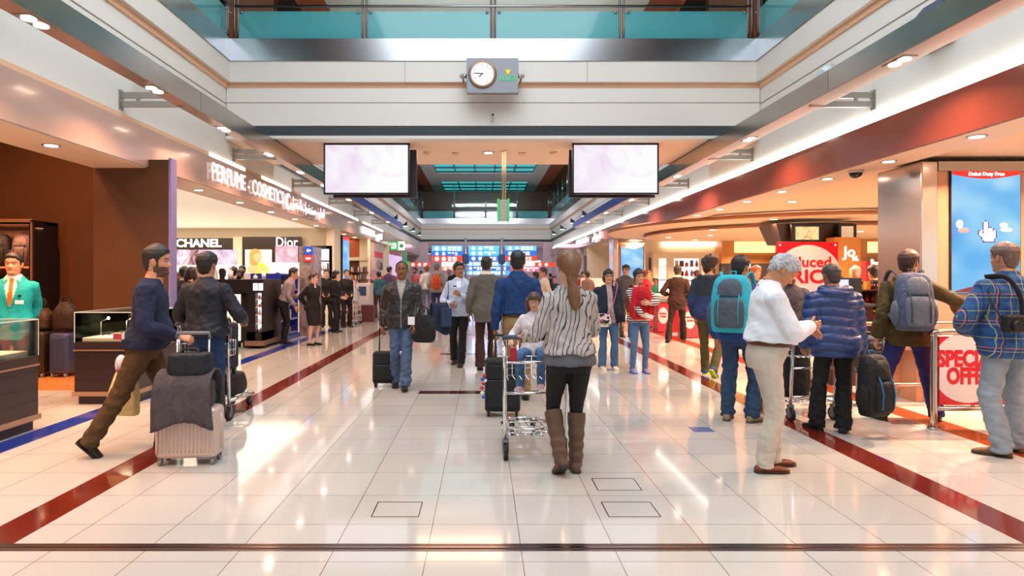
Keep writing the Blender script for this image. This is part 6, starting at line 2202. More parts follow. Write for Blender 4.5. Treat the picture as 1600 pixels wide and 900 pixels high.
# ================================================================ THE PEOPLE IN THE HALL
def px(x, yfeet):
    d = 1518 / (yfeet - 431.3)
    return (x - 755) * d / 1012, d
FB = fabric
denim = FB('denim_mid', '465a78', .85, 10, .5, var=(5, .18))
denim_d = FB('denim_dark', '23395f', .85, 10, .5, var=(5, .25))
denim_l = FB('denim_pale', '7e8c9a', .85, 6, .3, var=(4, .12))
denim_b = FB('denim_bright', '4a6c94', .85, 10, .4, var=(5, .12))
blackc = FB('black_cloth', '17171b', .8, 9, .4)
blackw = FB('black_wool', '1b1719', .85, 9, .3)
brownt = FB('brown_trousers', '4d371f', .85, 9, .55)
whites = FB('white_cotton', 'dfe2ea', .8, 7, .25)
def suit_paint(z0=.20, w=.075, tie=True, zip_=False, y=.0):
    def f(l, n):
        if l.y > y and l.z < .60:
            hw = w * max(0, min(1, (l.z - z0) / .34))
            if abs(l.x) < hw:
                if tie and abs(l.x) < .021 + .010 * max(0, (.40 - l.z) / .2) and l.z < .545: return 2
                return 1
            if zip_ and abs(l.x) < .007 and l.z < z0: return 2
        return 0
    return f
def tshift(info, c, dz=0):
    return c

# --- teal blazer salesman behind the glass counter
X, Y = -5.45, 7.5
teal = FB('teal_blazer', '12a3a2', .7, 7, .3)
def teal_extra(i):
    mb = MB()
    T = i['Sc'] @ i['T']
    mb.box((0, 0, 0), (.085, .004, .045), M=T @ Matrix.Translation((-.095, .15, .27)) @ Matrix.Rotation(.1, 4, 'Z'), bev=.001)
    mb.mi = 1
    mb.ell(T @ Vector((-.095, .148, .345)), (.017, .01, .02))
    mb.tube([T @ Vector((-.095, .153, .34)), T @ Vector((-.095, .153, .29))], .003, 6)
    mb.build('name_badge', [mat('badge_white', 'eae2dc', .4), M_dark], i['root'])
    for z in (.17,):
        mb = MB()
        mb.ell(T @ Vector((0, .155, z)), (.011, .006, .011), seg=10, rings=6)
        mb.build('button', M_steel2, i['root'])
    mb = MB()
    for sx in (-1, 1):
        pts = [(sx * .055, .078, .53), (sx * .085, .12, .42), (sx * .05, .147, .30), (sx * .012, .152, .195)]
        mb.tube([T @ Vector(p) for p in smoothpts(pts, 4)], [.012, .018, .02, .024, .027, .028, .028, .026, .022, .019, .014, .01, .006], 8, flat=.25)
    mb.build('lapel', teal, i['root'])
person('salesman in a turquoise blazer, orange tie and name badge, hands behind his back', X, Y, PI + .38, 1.77, skc='d9926b', hair=('short', '1a1110'),
       R=dict(w=(.09, -.19, .94), e=(.35, -.9, -.2), f=(-.8, -.2, -.3)), L=dict(w=(-.09, -.20, .92), e=(-.35, -.9, -.2), f=(.8, -.2, -.3)), head=(-.12, -.03, 0), roll=-.03,
       top=dict(mats=[teal, FB('cream_shirt', 'f3dcd0', .8), FB('orange_tie', 'd8650f', .6)], paint=suit_paint(.19, .082), hem=-.17, off=.02, collar=.03, name='blazer', wrinkle=.005, box=.012),
       legs=dict(mat=FB('brown_black_trousers', '2a1610', .8), hem=.075, calf=.07), shoes=('2a1812', '120c0a'), extra=teal_extra)

# --- the man striding past with the silver case
navy_k = FB('navy_knit', '22273f', .9, 12, .35)
X, Y = -2.90, 5.55
person('bearded man in a navy sweater and brown trousers striding along with a wheeled case', X, Y, -1.27, 1.78, skc='c98a66', hair=('short', '241a16'), hair_kw=dict(thick=.011, top=.022), beard=1,
       lean=.12, belly=.05, wide=1.16, armr=1.22, pelvis=(0, .0, .935),
       R=dict(w=(.24, .30, 1.00), e=(.5, -.8, -.5), f=(.0, 1, -.25), t=(-.7, .1, .6)), L=dict(w=(-.25, -.02, .86), f=(0, -.1, -1)), hand_r=1.0, hand_l=1.0,
       foot_r=(.08, -.48, -.1, .75, .0), foot_l=(-.12, .12, 0, 0, 0), head=(-.05, .02, 0),
       top=dict(mat=navy_k, hem=-.04, off=.014, fit=1.06, name='sweater', wrinkle=.008), legs=dict(mat=brownt, hem=.07, calf=.075, knee=.08, loose=1.08, wrinkle=.010), shoes=('17120f', '0c0a09'))
suitcase('silver ribbed hard suitcase on four wheels rolled along beside the striding man', (-2.36, 5.22, 0), .10, .48, .24, .40, 'c9b2a6', .58, hard=True)
soft_bag('grey travel bag strapped on the silver suitcase under the draped jacket', (-2.36, 5.18, .455), .10, .40, .22, .22, '3a3438', handle=0, top=.97, sag=.03)
soft_bag('black boxy cabin bag riding at the top of the luggage on the silver suitcase', (-2.33, 5.16, .70), .10, .33, .2, .19, '1c2028', handle=.03, top=.97, sag=.03)
drape('dark grey jacket draped over the top of the silver suitcase', (-2.36, 5.20, .66), .10, .42, .30, .34, '4a4448', seed=2)
t = thing('carrier_bag', 'pale yellow carrier bag hanging behind the striding man', 'bag', (-3.16, 5.70, .28), -.25)
mb = MB()
mb.loft([[Vector((w_ / 2 * sq(2 * PI * i / 20, 4)[0] + o, d_ / 2 * sq(2 * PI * i / 20, 4)[1], z)) for i in range(20)] for z, w_, d_, o in ((0, .30, .10, -.02), (.02, .32, .12, -.02), (.2, .28, .12, 0), (.36, .20, .08, .02), (.47, .07, .04, .03))])
mb.build('bag_body', FB('pale_yellow_plastic', 'dcc98a', .5, 8, .8), t)
mb = MB()
mb.ell((-.01, -.02, .44), (.06, .04, .09)); mb.mi = 1; mb.ell((.005, -.03, .395), (.05, .035, .03))
mb.build('inner_bag', [FB('white_red_bag', 'd9d0d0', .5, 8, .8), mat('red_print', 'b5283a', .5)], t)
t = thing('wallet', 'red booklet sticking out of the back pocket of the striding man', 'passport', (-2.99, 5.30, 1.0), -.3)
mb = MB(); mb.bb(-.045, .045, -.006, .006, -.02, .03, bev=.003); mb.mi = 1; mb.bb(.046, .065, -.005, .005, -.015, .03)
mb.build('booklet', [mat('red_cover', 'b23a4a', .5), mat('paper', 'e8e0d8', .6)], t)

# --- man in the dark bomber jacket with a trolley
X, Y = px(322, 666)
person('man seen from behind in a dark bomber jacket and jeans pushing a loaded trolley', X, Y, -.12, 1.74, skc='c48d6c', hair=('short', '1b1413'), hair_kw=dict(thick=.014, top=.016), wide=1.04, armr=1.05,
       R=dict(w=(.27, .26, 1.08), e=(.6, -.8, -.3), t=(-.8, 0, .2)), L=dict(w=(-.24, .28, 1.05), e=(-.6, -.8, -.3), t=(.8, 0, .2)), hand_r=.9, hand_l=.9, foot_r=(.11, -.12, -.1, .15, 0), foot_l=(-.11, .18, .1, 0, 0),
       top=dict(mat=FB('dark_bomber', '20232e', .6, 7, .5), hem=-.02, off=.028, collar=.025, flare=-.006, name='jacket', wrinkle=.010, box=.02), legs=dict(mat=denim_d, hem=.07, calf=.074, wrinkle=.010, loose=1.04), shoes=('1b1410', '0e0c0b'))
trolley('luggage trolley pushed by the man in the dark bomber jacket', (-2.86, 7.10, 0), -.05)
soft_bag('dark red black travel bag lying low on the bomber jacket man\'s trolley', (-2.86, 7.12, .2), -.05, .42, .5, .24, '241a22', handle=.05, sag=.04)
suitcase('black striped case standing in the trolley of the man in the bomber jacket', (-2.86, 7.02, .44), -.05, .36, .2, .50, '2a2630', .03, name='suitcase')

# --- the man in the black leather jacket walking towards us
X, Y = px(628, 606)
def collar_v(l, n):
    if l.y > 0:
        hw = .062 * max(0, min(1, (l.z - .27) / .25))
        if abs(l.x) < hw:
            e = hw - abs(l.x)
            return 2 if (l.z > .44 and e < .03) or l.z > .53 else 1
        if abs(l.x) < .007: return 3
    return 0
leather = FB('black_leather', '1f1e20', .42, 8, .55, spec=.5)
def zebra_collar(nt, co):
    w_ = N(nt, 'ShaderNodeTexWave', wave_type='BANDS', bands_direction='Z')
    w_.inputs['Scale'].default_value = 30
    nt.links.new(co, w_.inputs['Vector'])
    r = ramp(nt, [(0, '20242c'), (.5, 'd0ccc4')], 'CONSTANT')
    nt.links.new(w_.outputs['Fac'], r.inputs[0])
    return r.outputs[0]
person('balding man in a black leather jacket and jeans walking forward and pulling a small case', X, Y, PI + .04, 1.71, skc='825238', hair=('receding', '1c1715'), hair_kw=dict(thick=.006, top=.004), beard=0, head=(.0, -.02, 0),
       R=dict(w=(.27, -.02, .86), t=(.3, 1, 0)), L=dict(w=(-.21, .20, .90), e=(-.5, -.8, -.5), f=(.1, .5, -.7), t=(.6, .3, .5)), hand_r=1.0, hand_l=.7, foot_l=(-.06, .20, 0, -.15, .02), foot_r=(.1, -.12, .1, .25, 0), armr=1.05, wide=1.02,
       top=dict(mats=[leather, FB('beige_pullover', 'a89f96', .9), patterned('striped_collar', zebra_collar), mat('zip', '9c9a94', .3, .8)], paint=collar_v, hem=-.10, off=.028, collar=.03, name='jacket', box=.028, wrinkle=.009),
       legs=dict(mat=denim, hem=.082, calf=.078, knee=.076, wrinkle=.010, loose=1.03), shoes=('1b1815', '0f0e0d'))
suitcase('small black cabin case pulled by the man in the leather jacket', (-1.33, 8.8, 0), .05, .33, .22, .42, '1b1c20', .30)
soft_bag('black shoulder bag hanging from the arm of the man in the leather jacket', (-.78, 8.48, .63), -.3, .30, .12, .36, '15161b', handle=.10, sag=.12, top=.7)
t = thing('paper', 'folded white paper held by the man in the leather jacket', 'paper', (-.90, 8.10, .94), .1)
mb = MB(); mb.box((0, 0, 0), (.085, .006, .10), bev=.001); mb.build('paper_sheet', mat('paper_white', 'e8e6e8', .6), t)

# --- man in the pale blue shirt
X, Y = px(718, 570)
person('man in a pale blue shirt and black trousers walking with a bag strap and jacket', X, Y, PI - .1, 1.74, skc='a87250', hair=('short', '17110f'), hair_kw=dict(thick=.014, top=.014), head=(.45, -.02, .12),
       R=dict(w=(.12, .22, 1.06), e=(.7, -.5, -.3), t=(0, 0, 1)), L=dict(w=(-.05, .26, 1.22), e=(-.6, -.4, -.6), t=(.2, 0, 1)), hand_r=.7, hand_l=.8, foot_r=(.1, -.15, 0, .3, 0), foot_l=(-.05, .18, 0, 0, 0),
       top=dict(mats=[FB('pale_blue_shirt', 'c3cfe6', .8, 11, .5), FB('white_under', 'f0f0f4', .8)], paint=lambda l, n: 1 if l.y > 0 and abs(l.x) < .04 and l.z > .40 else 0, hem=-.10, off=.014, collar=.02, box=.02, wrinkle=.009),
       legs=dict(mat=blackc, hem=.07, calf=.072), shoes=('1d2026', '0f1012'))
t = thing('telephone', 'dark mobile telephone held up by the man in the pale blue shirt', 'phone', (-.45, 10.27, 1.34), 0)
mb = MB(); mb.box((0, 0, 0), (.06, .012, .02), bev=.004); mb.build('phone_case', M_dark, t)
drape('navy jacket carried folded over a shoulder bag beside the man in the pale blue shirt', (-.72, 10.62, 1.0), .3, .26, .18, .42, '232c45', seed=4)
t = thing('shoulder_strap_bag', 'blue grey bag with a long strap across the man in the pale blue shirt', 'bag', (-.60, 10.5, .72), .2)
mb = MB(); mb.bb(-.09, .09, -.05, .05, -.05, .26, bev=.03, seg=3); mb.build('bag_body', FB('blue_grey_bag', '2c3c5a', .7, 12, .4), t)
mb = MB(); mb.tube(smoothpts([(-.05, -.06, .24), (.02, -.10, .50), (.02, -.05, .74), (.07, .06, .82)], 5), .014, 8, flat=.4)
mb.tube(smoothpts([(.30, -.14, .52), (.36, -.16, .3), (.42, -.1, .08)], 5), .016, 8, flat=.4)
mb.build('shoulder_strap', mat('strap_slate', '39424f', .7), t)

# --- man in the grey suit jacket, from behind
X, Y = px(760, 577)
person('tall man from behind in a grey brown suit jacket and dark trousers', X, Y, .05, 1.83, skc='9a6a4c', hair=('receding', '201a1a'), hair_kw=dict(thick=.008, top=.004), head=(-.15, .0, 0), wide=1.05,
       R=dict(w=(.27, .10, .90)), L=dict(w=(-.27, .06, .88)), foot_r=(.1, .12, 0, 0, 0), foot_l=(-.1, -.12, 0, .2, 0),
       top=dict(mats=[FB('grey_brown_suit', '625c55', .85, 6, .35), FB('cream_collar', 'e2d2c0', .8)], paint=lambda l, n: 1 if l.z > .548 else 0, hem=-.20, off=.024, collar=.028, name='blazer', box=.024), legs=dict(mat=FB('brown_dark_trousers', '3a221c', .85), hem=.08, calf=.078), shoes=('2a1c16', '14100e'))
# --- man in the blue shirt, from behind, with belt
X, Y = px(809, 628)
person('man from behind in a royal blue shirt tucked into khaki trousers with a belt', X, Y, -.02, 1.81, skc='9a6a4c', hair=('short', '181214'), hair_kw=dict(thick=.010, top=.010), wide=1.06, armr=1.05, head=(-.1, 0, 0),
       L=dict(w=(-.27, -.02, .85), e=(-.3, -1, 0)), R=dict(w=(.27, .08, .88), e=(.3, -1, 0)), hand_l=1.0, foot_r=(.1, .15, 0, 0, 0), foot_l=(-.1, -.05, 0, .1, 0),
       top=dict(mat=FB('royal_blue_shirt', '173768', .7, 9, .5), hem=.093, off=.016, collar=.03, box=.02, tuck=1, wrinkle=.009), legs=dict(mat=FB('khaki_trousers', '8e7350', .85), belt='3b2a1e', hem=.07, rise=.10), shoes=('1e1a18', '100e0d'))
suitcase('black upright suitcase with tall silver handle pulled by the man in the royal blue shirt', (.21, 6.98, 0), -.05, .38, .24, .56, '1e2024', .24)
t = thing('luggage_ribbon', 'red white and blue ribbon tied to the side of the upright black suitcase', 'ribbon', (.005, 6.88, .36), 0)
mb = MB()
for k, (dx, dz, c) in enumerate(((0, 0, 0), (.015, .03, 1), (-.012, .05, 2), (-.02, -.05, 0), (-.012, -.10, 1), (.0, -.14, 2), (.01, .08, 0))):
    mb.mi = c
    mb.ell((dx, -.01 * (k % 3), dz), (.024, .015, .02), seg=8, rings=6)
mb.build('ribbon_knot', [mat('ribbon_red', 'c0303c', .6), mat('ribbon_white', 'd8d8e0', .6), mat('ribbon_blue', '3a58a8', .6)], t)

# --- the young woman in the foreground with trolley and child
def zebra(nt, co):
    mp = N(nt, 'ShaderNodeMapping')
    mp.inputs['Rotation'].default_value = (0, -.5, .3)
    mp.inputs['Scale'].default_value = (1, 1, .33)
    nt.links.new(co, mp.inputs['Vector'])
    w_ = N(nt, 'ShaderNodeTexWave', wave_type='BANDS', bands_direction='X', wave_profile='SIN')
    w_.inputs['Scale'].default_value = 9.5
    w_.inputs['Distortion'].default_value = 8.5
    w_.inputs['Detail'].default_value = 1.5
    w_.inputs['Detail Scale'].default_value = 1.4
    nt.links.new(mp.outputs[0], w_.inputs['Vector'])
    r = ramp(nt, [(0, '3a3d43'), (.07, '55575c'), (.14, 'b0a7a4'), (1, 'b4aba8')])
    nt.links.new(w_.outputs['Fac'], r.inputs[0])
    return r.outputs[0]
X, Y = .655, 4.93
def ponytail(hm, HT):
    pts = smoothpts([(0, -.075, .075, .06), (0, -.115, .01, .068), (.002, -.125, -.05, .056), (.006, -.125, -.10, .036), (.01, -.13, -.15, .040), (.014, -.14, -.21, .048), (.02, -.145, -.27, .044), (.024, -.148, -.32, .030), (.026, -.15, -.35, .008)], 4)
    hm.tube([HT @ Vector(p[:3]) for p in pts], [p[3] for p in pts], 16)
    for k in range(3):
        pts = smoothpts([(.03 * math.cos(k * 2.1), -.11 + .02 * math.sin(k * 2.1), -.02, .03), (.02 * math.cos(k * 2.1 + 2), -.135, -.07, .028), (.02 * math.cos(k * 2.1 + 4), -.14, -.12, .026), (.01, -.14, -.17, .03)], 3)
        hm.tube([HT @ Vector(p[:3]) for p in pts], [p[3] for p in pts], 10)
person('young woman with brown ponytail, zebra striped top, black leggings and boots pushing a trolley', X, Y, .10, 1.70, 'f', skc='d2a184', hair=('back', '6e4a2e'), hair_kw=dict(thick=.020, top=.016, extra=ponytail),
       L=dict(w=(-.34, .26, 1.08), e=(-.25, -.5, -1), f=(-.35, .9, -.25), t=(1, .3, 0)), R=dict(w=(.12, .36, 1.08), e=(.6, -.8, -.2), t=(-1, 0, 0)), hand_l=.7, hand_r=.8, foot_l=(-.075, -.13, .1, .55, 0), foot_r=(.06, .04, -.05, 0, 0), head=(-.04, .03, 0), armr=.95,
       top=dict(mat=patterned('zebra_knit', zebra, .9, 9, .5), hem=.015, off=.020, box=.035, wrinkle=.010, name='sweater', neckw=.02, sleeve=.86, under=dict(mat=FB('grey_tee', '5f6066', .9, 9, .5), hem=-.075, neck=.20, off=.016, sleeveless=1, flare=.006)),
       legs=dict(mat=FB('black_leggings', '171418', .75, 6, .15), hem=.036, knee=.056, calf=.046, loose=.97, wrinkle=.003), shoes=('5b4538', '2c2019', 1))
trolley('luggage trolley with a child on it, pushed by the woman in the zebra top', (.40, 5.66, 0), .06)
X, Y = .60, 5.42
def long_h(hm, HT):
    for sx in (-1, 1):
        pts = smoothpts([(sx * .06, -.02, .02, .04), (sx * .08, -.03, -.06, .035), (sx * .085, -.03, -.13, .028), (sx * .08, -.02, -.18, .012)], 3)
        hm.tube([HT @ Vector(p[:3]) for p in pts], [p[3] for p in pts], 10)
    hm.ell(HT @ Vector((0, -.07, -.04)), (.05, .03, .06))
person('small child with brown hair in a white top sitting on the luggage trolley', X - .15, Y + .28, PI - .2, 1.12, 'f', skc='d2a184', hair=('fringe', '4a2f22'), hair_kw=dict(extra=long_h), base_z=.25, pelvis=(0, 0, .948), lean=-.05,
       R=dict(w=(.30, .20, 1.10)), L=dict(w=(-.28, .20, 1.12)), foot_r=(.14, .40, -.1, -.2, .46), foot_l=(-.14, .40, .1, -.2, .50), top=dict(mat=FB('white_pink_top', 'd8d0d4', .85), hem=-.06, off=.018), legs=dict(mat=denim_b, hem=.06, calf=.06), shoes=('c9a0a8', 'e0d8d8'), head=(0, .25, 0), vox=.010)
t = thing('toy_bag', 'red and white little bag hanging in the basket of the trolley with the child', 'bag', (.245, 5.27, .86), 0)
mb = MB(); mb.bb(-.028, .028, -.02, .02, -.06, .06, bev=.008); mb.build('bag_body', mat('bright_red', 'c8202c', .4), t)

# --- two ladies
def cardigan(l, n):
    if l.y > 0.0:
        hw = .05 + .05 * max(0, (.1 - l.z) / .2) - .0 * l.z
        if abs(l.x) < hw: return 1
    return 0
def bob(hm, HT):
    for sx in (-1, 1):
        hm.ell(HT @ Vector((sx * .068, -.02, -.04)), (.022, .05, .06))
    hm.ell(HT @ Vector((0, -.075, -.04)), (.085, .05, .085))
def glasses(info):
    mb = MB()
    for sx in (-1, 1):
        mb.tube([info['HT'] @ Vector((sx * .033 + .024 * math.cos(a), .098, -.002 + .018 * math.sin(a))) for a in [2 * PI * k / 16 for k in range(16)]], .0018, 6, closed=True)
        mb.tube([info['HT'] @ Vector(p) for p in ((sx * .057, .095, .002), (sx * .078, .05, .0), (sx * .080, .0, 0))], .0016, 6)
    mb.build('glasses', mat('spectacle_frame', '4a3c34', .3, .4), info['root'])
X, Y = px(950, 577)
person('woman in glasses with a dark bob, navy cardigan, jeans and pale shoes', X, Y, PI + .05, 1.62, 'f', skc='cf9a7c', hair=('fringe', '1d1414'), hair_kw=dict(thick=.013, top=.014, extra=bob), wide=1.12, belly=.025, extra=glasses, vox=.012,
       R=dict(w=(.25, .08, .86)), L=dict(w=(-.24, .10, .84)), top=dict(mats=[FB('dark_navy_cardigan', '222b3c', .9), FB('taupe_blouse', 'b09a96', .85)], paint=cardigan, hem=-.12, off=.026, name='cardigan', box=.04, flare=.01), legs=dict(mat=denim_b, hem=.07, calf=.074, loose=1.03), shoes=('cbbfae', 'e0dad0'))
pat = mat('patterned_bag', 'a8768e', .6)
def bagpat(nt, co):
    v = N(nt, 'ShaderNodeTexVoronoi')
    v.inputs['Scale'].default_value = 26
    nt.links.new(co, v.inputs['Vector'])
    r = ramp(nt, [(0, '3a2c34'), (.25, 'd8c8cc'), (.5, 'b05a86'), (.7, '8a9a4a'), (.85, 'e0d0d8')], 'CONSTANT')
    sp = N(nt, 'ShaderNodeSeparateColor')
    nt.links.new(v.outputs['Color'], sp.inputs[0])
    nt.links.new(sp.outputs[0], r.inputs[0])
    return r.outputs[0]
soft_bag('colourful patterned crossbody bag on the hip of the woman in the navy cardigan', (X - .14, Y - .24, .70), .05, .27, .10, .21, 'x', handle=0, pattern=patterned('patchwork_bag', bagpat), strap=[(.10, .03, .17), (.17, -.01, .35), (.24, .04, .56), (.27, .12, .68), (.24, .24, .72)])
X, Y = px(998, 582)
def bw(nt, co):
    w_ = N(nt, 'ShaderNodeTexWave', wave_type='BANDS', bands_direction='Z')
    w_.inputs['Scale'].default_value = 9
    w_.inputs['Distortion'].default_value = .6
    nt.links.new(co, w_.inputs['Vector'])
    r = ramp(nt, [(0, '1c1c24'), (.5, 'e4e0e0')], 'CONSTANT')
    nt.links.new(w_.outputs['Fac'], r.inputs[0])
    return r.outputs[0]
person('woman with short dark hair in black and white striped sleeves hugging a red backpack', X, Y, PI + .06, 1.62, 'f', skc='d3a07e', hair=('fringe', '17171f'), hair_kw=dict(thick=.012, top=.016), extra=glasses, vox=.012, head=(.1, -.02, .06),
       R=dict(w=(.06, .40, 1.00), e=(.9, -.2, -.4), f=(-.9, .1, -.2), t=(0, 0, 1)), L=dict(w=(-.06, .41, 1.20), e=(-.9, -.2, -.3), f=(.9, .1, .1), t=(0, 0, 1)), hand_r=.5, hand_l=.4, armr=.95,
       top=dict(mat=patterned('breton_stripes', bw, .9), hem=-.08, off=.014), legs=dict(mat=denim_b, hem=.045, calf=.056, knee=.06, wrinkle=.005), shoes=('6f7ea8', '4a5aa0'))
backpack('bright red backpack worn on the front by the woman in striped sleeves', (X, Y - .11, 1.09), 0, 'c41426', 'a81424', h=.50, w=.33, d=.15, straps=True, accents='8c1020', shoulder=.12)
t = thing('telephone', 'white edged dark phone in the hand of the woman hugging the red backpack', 'phone', (X + .05, Y - .44, .90), -.2)
mb = MB(); mb.box((0, 0, 0), (.12, .012, .06), M=Matrix.Rotation(.3, 4, 'Y'), bev=.004); mb.build('phone_case', mat('phone_white', 'd8d4d8', .3), t)

person('man in a black cap and grey jacket standing between the two ladies, farther back', 3.52, 16.0, PI + .1, 1.78, skc='b08060', hair=('short', '17171c'), vox=.02, top=dict(mat=FB('charcoal_jacket', '3c3c42', .8), hem=-.1, off=.024, collar=.03), legs=dict(mat=FB('olive_grey_trousers', '4a4438', .85)),
       extra=lambda i: (lambda mb: (mb.ell(i['HT'] @ Vector((0, -.005, .075)), (.094, .112, .062)), mb.ell(i['HT'] @ Vector((0, .11, .055)), (.065, .06, .008)), mb.build('cap', mat('cap_black', '15151c', .7), i['root'])))(MB()))
# --- dark brown suit, striding to the tills
person('man from behind in a dark brown suit striding past the red cash desks', 4.47, 14.9, -.35, 1.80, skc='b07a58', hair=('short', '3a2a22'), hair_kw=dict(thick=.007, top=.004), vox=.015, lean=.05,
       L=dict(w=(-.24, .14, 1.06), e=(-.5, -.8, -.3)), R=dict(w=(.26, .10, .9)), foot_l=(-.16, -.42, .3, .35, 0), foot_r=(.12, .30, 0, 0, 0), pelvis=(0, 0, .915), top=dict(mats=[FB('dark_brown_suit', '3a2119', .85, 6, .3), FB('cream_collar', 'e2d2c0', .8)], paint=lambda l, n: 1 if l.z > .552 else 0, hem=-.20, off=.022, collar=.028, name='blazer', box=.02), legs=dict(mat=FB('dark_brown_trousers', '22140f', .85), hem=.078, calf=.076), shoes=('15100e', '0c0a09'))
# --- hooded young man
X, Y = px(1108, 588)
person('young man with brown hair in a blue grey hooded sweatshirt and olive trousers looking aside', X, Y, -.55, 1.80, skc='c98f6c', hair=('full', '33221a'), hair_kw=dict(thick=.022, top=.022, rough=.8), beard=2, vox=.012, head=(-.62, .02, 0),
       L=dict(w=(-.24, .10, .88), e=(-.3, -1, 0)), R=dict(w=(.2, .22, 1.0)), foot_l=(-.1, .20, .1, 0, 0), foot_r=(.08, -.24, -.2, .75, 0), top=dict(mats=[FB('dusk_blue_hoodie', '2b3a62', .9, 8, .4), FB('slate_hood', '2c3440', .9)], paint=lambda l, n: 1 if l.z > .26 + .02 * math.sin(l.x * 20) else 0, hem=-.10, off=.026, hood=.9, name='hooded_sweatshirt', box=.02), legs=dict(mat=FB('olive_trousers', '4f4a2c', .85), hem=.064, calf=.068), shoes=('24408e', 'b8c81c'))
# --- teal rucksack man
X, Y = px(1155, 658)
person('man from behind in a blue jacket and jeans with a turquoise backpack', X, Y, -.62, 1.72, skc='c08868', hair=('short', '1d1a1c'), hair_kw=dict(thick=.009, top=.012), head=(-.3, .06, 0), wide=1.05,
       L=dict(w=(-.27, .08, .88), e=(-.3, -1, 0)), R=dict(w=(.24, .24, 1.04)), foot_l=(-.12, -.02, .1, 0, 0), foot_r=(.13, .02, -.45, 0, 0), top=dict(mat=FB('cobalt_jacket', '1c3f7c', .7, 8, .4), hem=-.09, off=.026, collar=.04, name='jacket', box=.02, wrinkle=.01), legs=dict(mat=FB('denim_worn', '2a4260', .85, 9, .6, var=(4, .25)), hem=.075, calf=.078, knee=.078, wrinkle=.011, loose=1.05), shoes=('8a7458', '3c3028'))
backpack('turquoise and grey hiking backpack on the back of the man in the blue jacket', (X - .10, Y - .13, 1.22), -.62, '2aa9bd', '4c5560', h=.58, w=.40, d=.20, accents='2aa9bd', tilt=-.05)
0 and backpack('dark blue backpack hanging at the far side of the man with the turquoise backpack', (X - .42, Y + .9, .82), .5, '24407e', '1c305e', h=.42, w=.28, d=.15, straps=False)
# --- white shirt man looking at his watch
X, Y = 2.19, 5.02
def curly(hm, HT):
    r_ = random.Random(5)
    for k in range(70):
        a = r_.uniform(0, 2 * PI); z = r_.uniform(-.05, .11)
        if z < interp(HAIRLINES['back'], math.degrees(min(a, 2 * PI - a))) - .005: continue
        p = head_point(min(z, .112), a, False)
        hm.ell(HT @ (p * 1.07), (.017, .017, .014), seg=8, rings=6)
def belted(info):
    mb = MB()
    a, e, w_, f, t = info['arms'][-1]
    c = info['Sc'] @ (w_ + f * .0)
    fd = f.normalized()
    u = fd.orthogonal().normalized(); v = fd.cross(u)
    mb.tube([c + fd * -.012 + (u * math.cos(k * PI / 8) + v * math.sin(k * PI / 8)) * .034 for k in range(16)], .007, 6, closed=True)
    mb.build('watch_strap', M_rub, info['root'])
person('grey haired man in a white shirt and pale trousers checking the time on his wrist', X, Y, -1.72, 1.71, skc='b9805f', hair=('back', 'a9a8ac'), hair_kw=dict(thick=.016, top=.012, rough=.9, extra=curly), head=(-.05, .72, 0), lean=.06, roll=0, vox=.009, belly=.03, wide=1.0,
       R=dict(w=(.03, .33, 1.17), e=(.7, -.3, -.7), f=(-.55, .85, .0), t=(0, .2, 1)), L=dict(w=(-.07, .30, 1.15), e=(-.7, -.3, -.7), f=(.35, .85, -.35), t=(.8, .2, .6)), hand_r=.35, hand_l=.28, foot_r=(.09, -.04, .15, 0, 0), foot_l=(-.10, .08, .3, 0, 0),
       top=dict(mat=whites, hem=.098, off=.022, collar=.025, tuck=1, box=.038, fit=1.12, wrinkle=.007), legs=dict(mat=FB('stone_trousers', 'bdb4a8', .85, 6, .3), belt='5a3320', hem=.068, calf=.074, knee=.078, loose=1.04, wrinkle=.005, rise=.105), shoes=('6b3220', '2e1810', 'flat'), extra=belted)
t = thing('eyeglasses', 'dark spectacles hanging from the neck of the man in the white shirt', 'glasses', (X + .19, Y - .07, 1.25), -1.3)
mb = MB()
for sx in (-1, 1):
    mb.tube([(sx * .028 + .022 * math.cos(a), 0, .018 * math.sin(a)) for a in [2 * PI * k / 14 for k in range(14)]], .003, 6, closed=True)
    mb.tube([(sx * .05, 0, .005), (sx * .03, -.03, -.05)], .0028, 6)
mb.tube([(-.006, 0, 0), (.006, 0, 0)], .003, 6)
mb.build('spectacle_frame', M_dark, t)
mb = MB()
for sx in (-1, 1): mb.tube(smoothpts([(sx * .05, 0, .01), (sx * .045, -.02, .10), (sx * .06, -.075, .21)], 4), .002, 5)
mb.build('neck_cord', mat('cord_red', '8a3a34', .7), t)
# --- the dark clad man beyond, with trolley
person('dark haired bearded man in a grey jacket, beyond the man in the white shirt', 3.74, 7.95, PI * .86, 1.66, skc='a87452', hair=('short', '2a211e'), beard=1, head=(.5, .3, 0), lean=.12, L=dict(w=(-.22, .30, 1.06)), R=dict(w=(.22, .32, 1.06)), hand_r=.9, hand_l=.9, foot_r=(.1, -.1, 0, .1, 0), foot_l=(-.1, .1, 0, 0, 0),
       top=dict(mat=FB('graphite_jacket', '45424a', .8), hem=-.1, off=.024, collar=.03, name='jacket', box=.02), legs=dict(mat=denim_l, hem=.06, calf=.064), shoes=('b0a8a8', 'd0c8c8'))
trolley('luggage trolley in the queue just left of the man in the puffer jacket', (3.37, 7.08, 0), .12)
soft_bag('black and white striped bag standing in the trolley beside the puffer jacket', (3.36, 7.0, .2), .1, .28, .28, .62, '16181c', handle=.04, sag=.03)
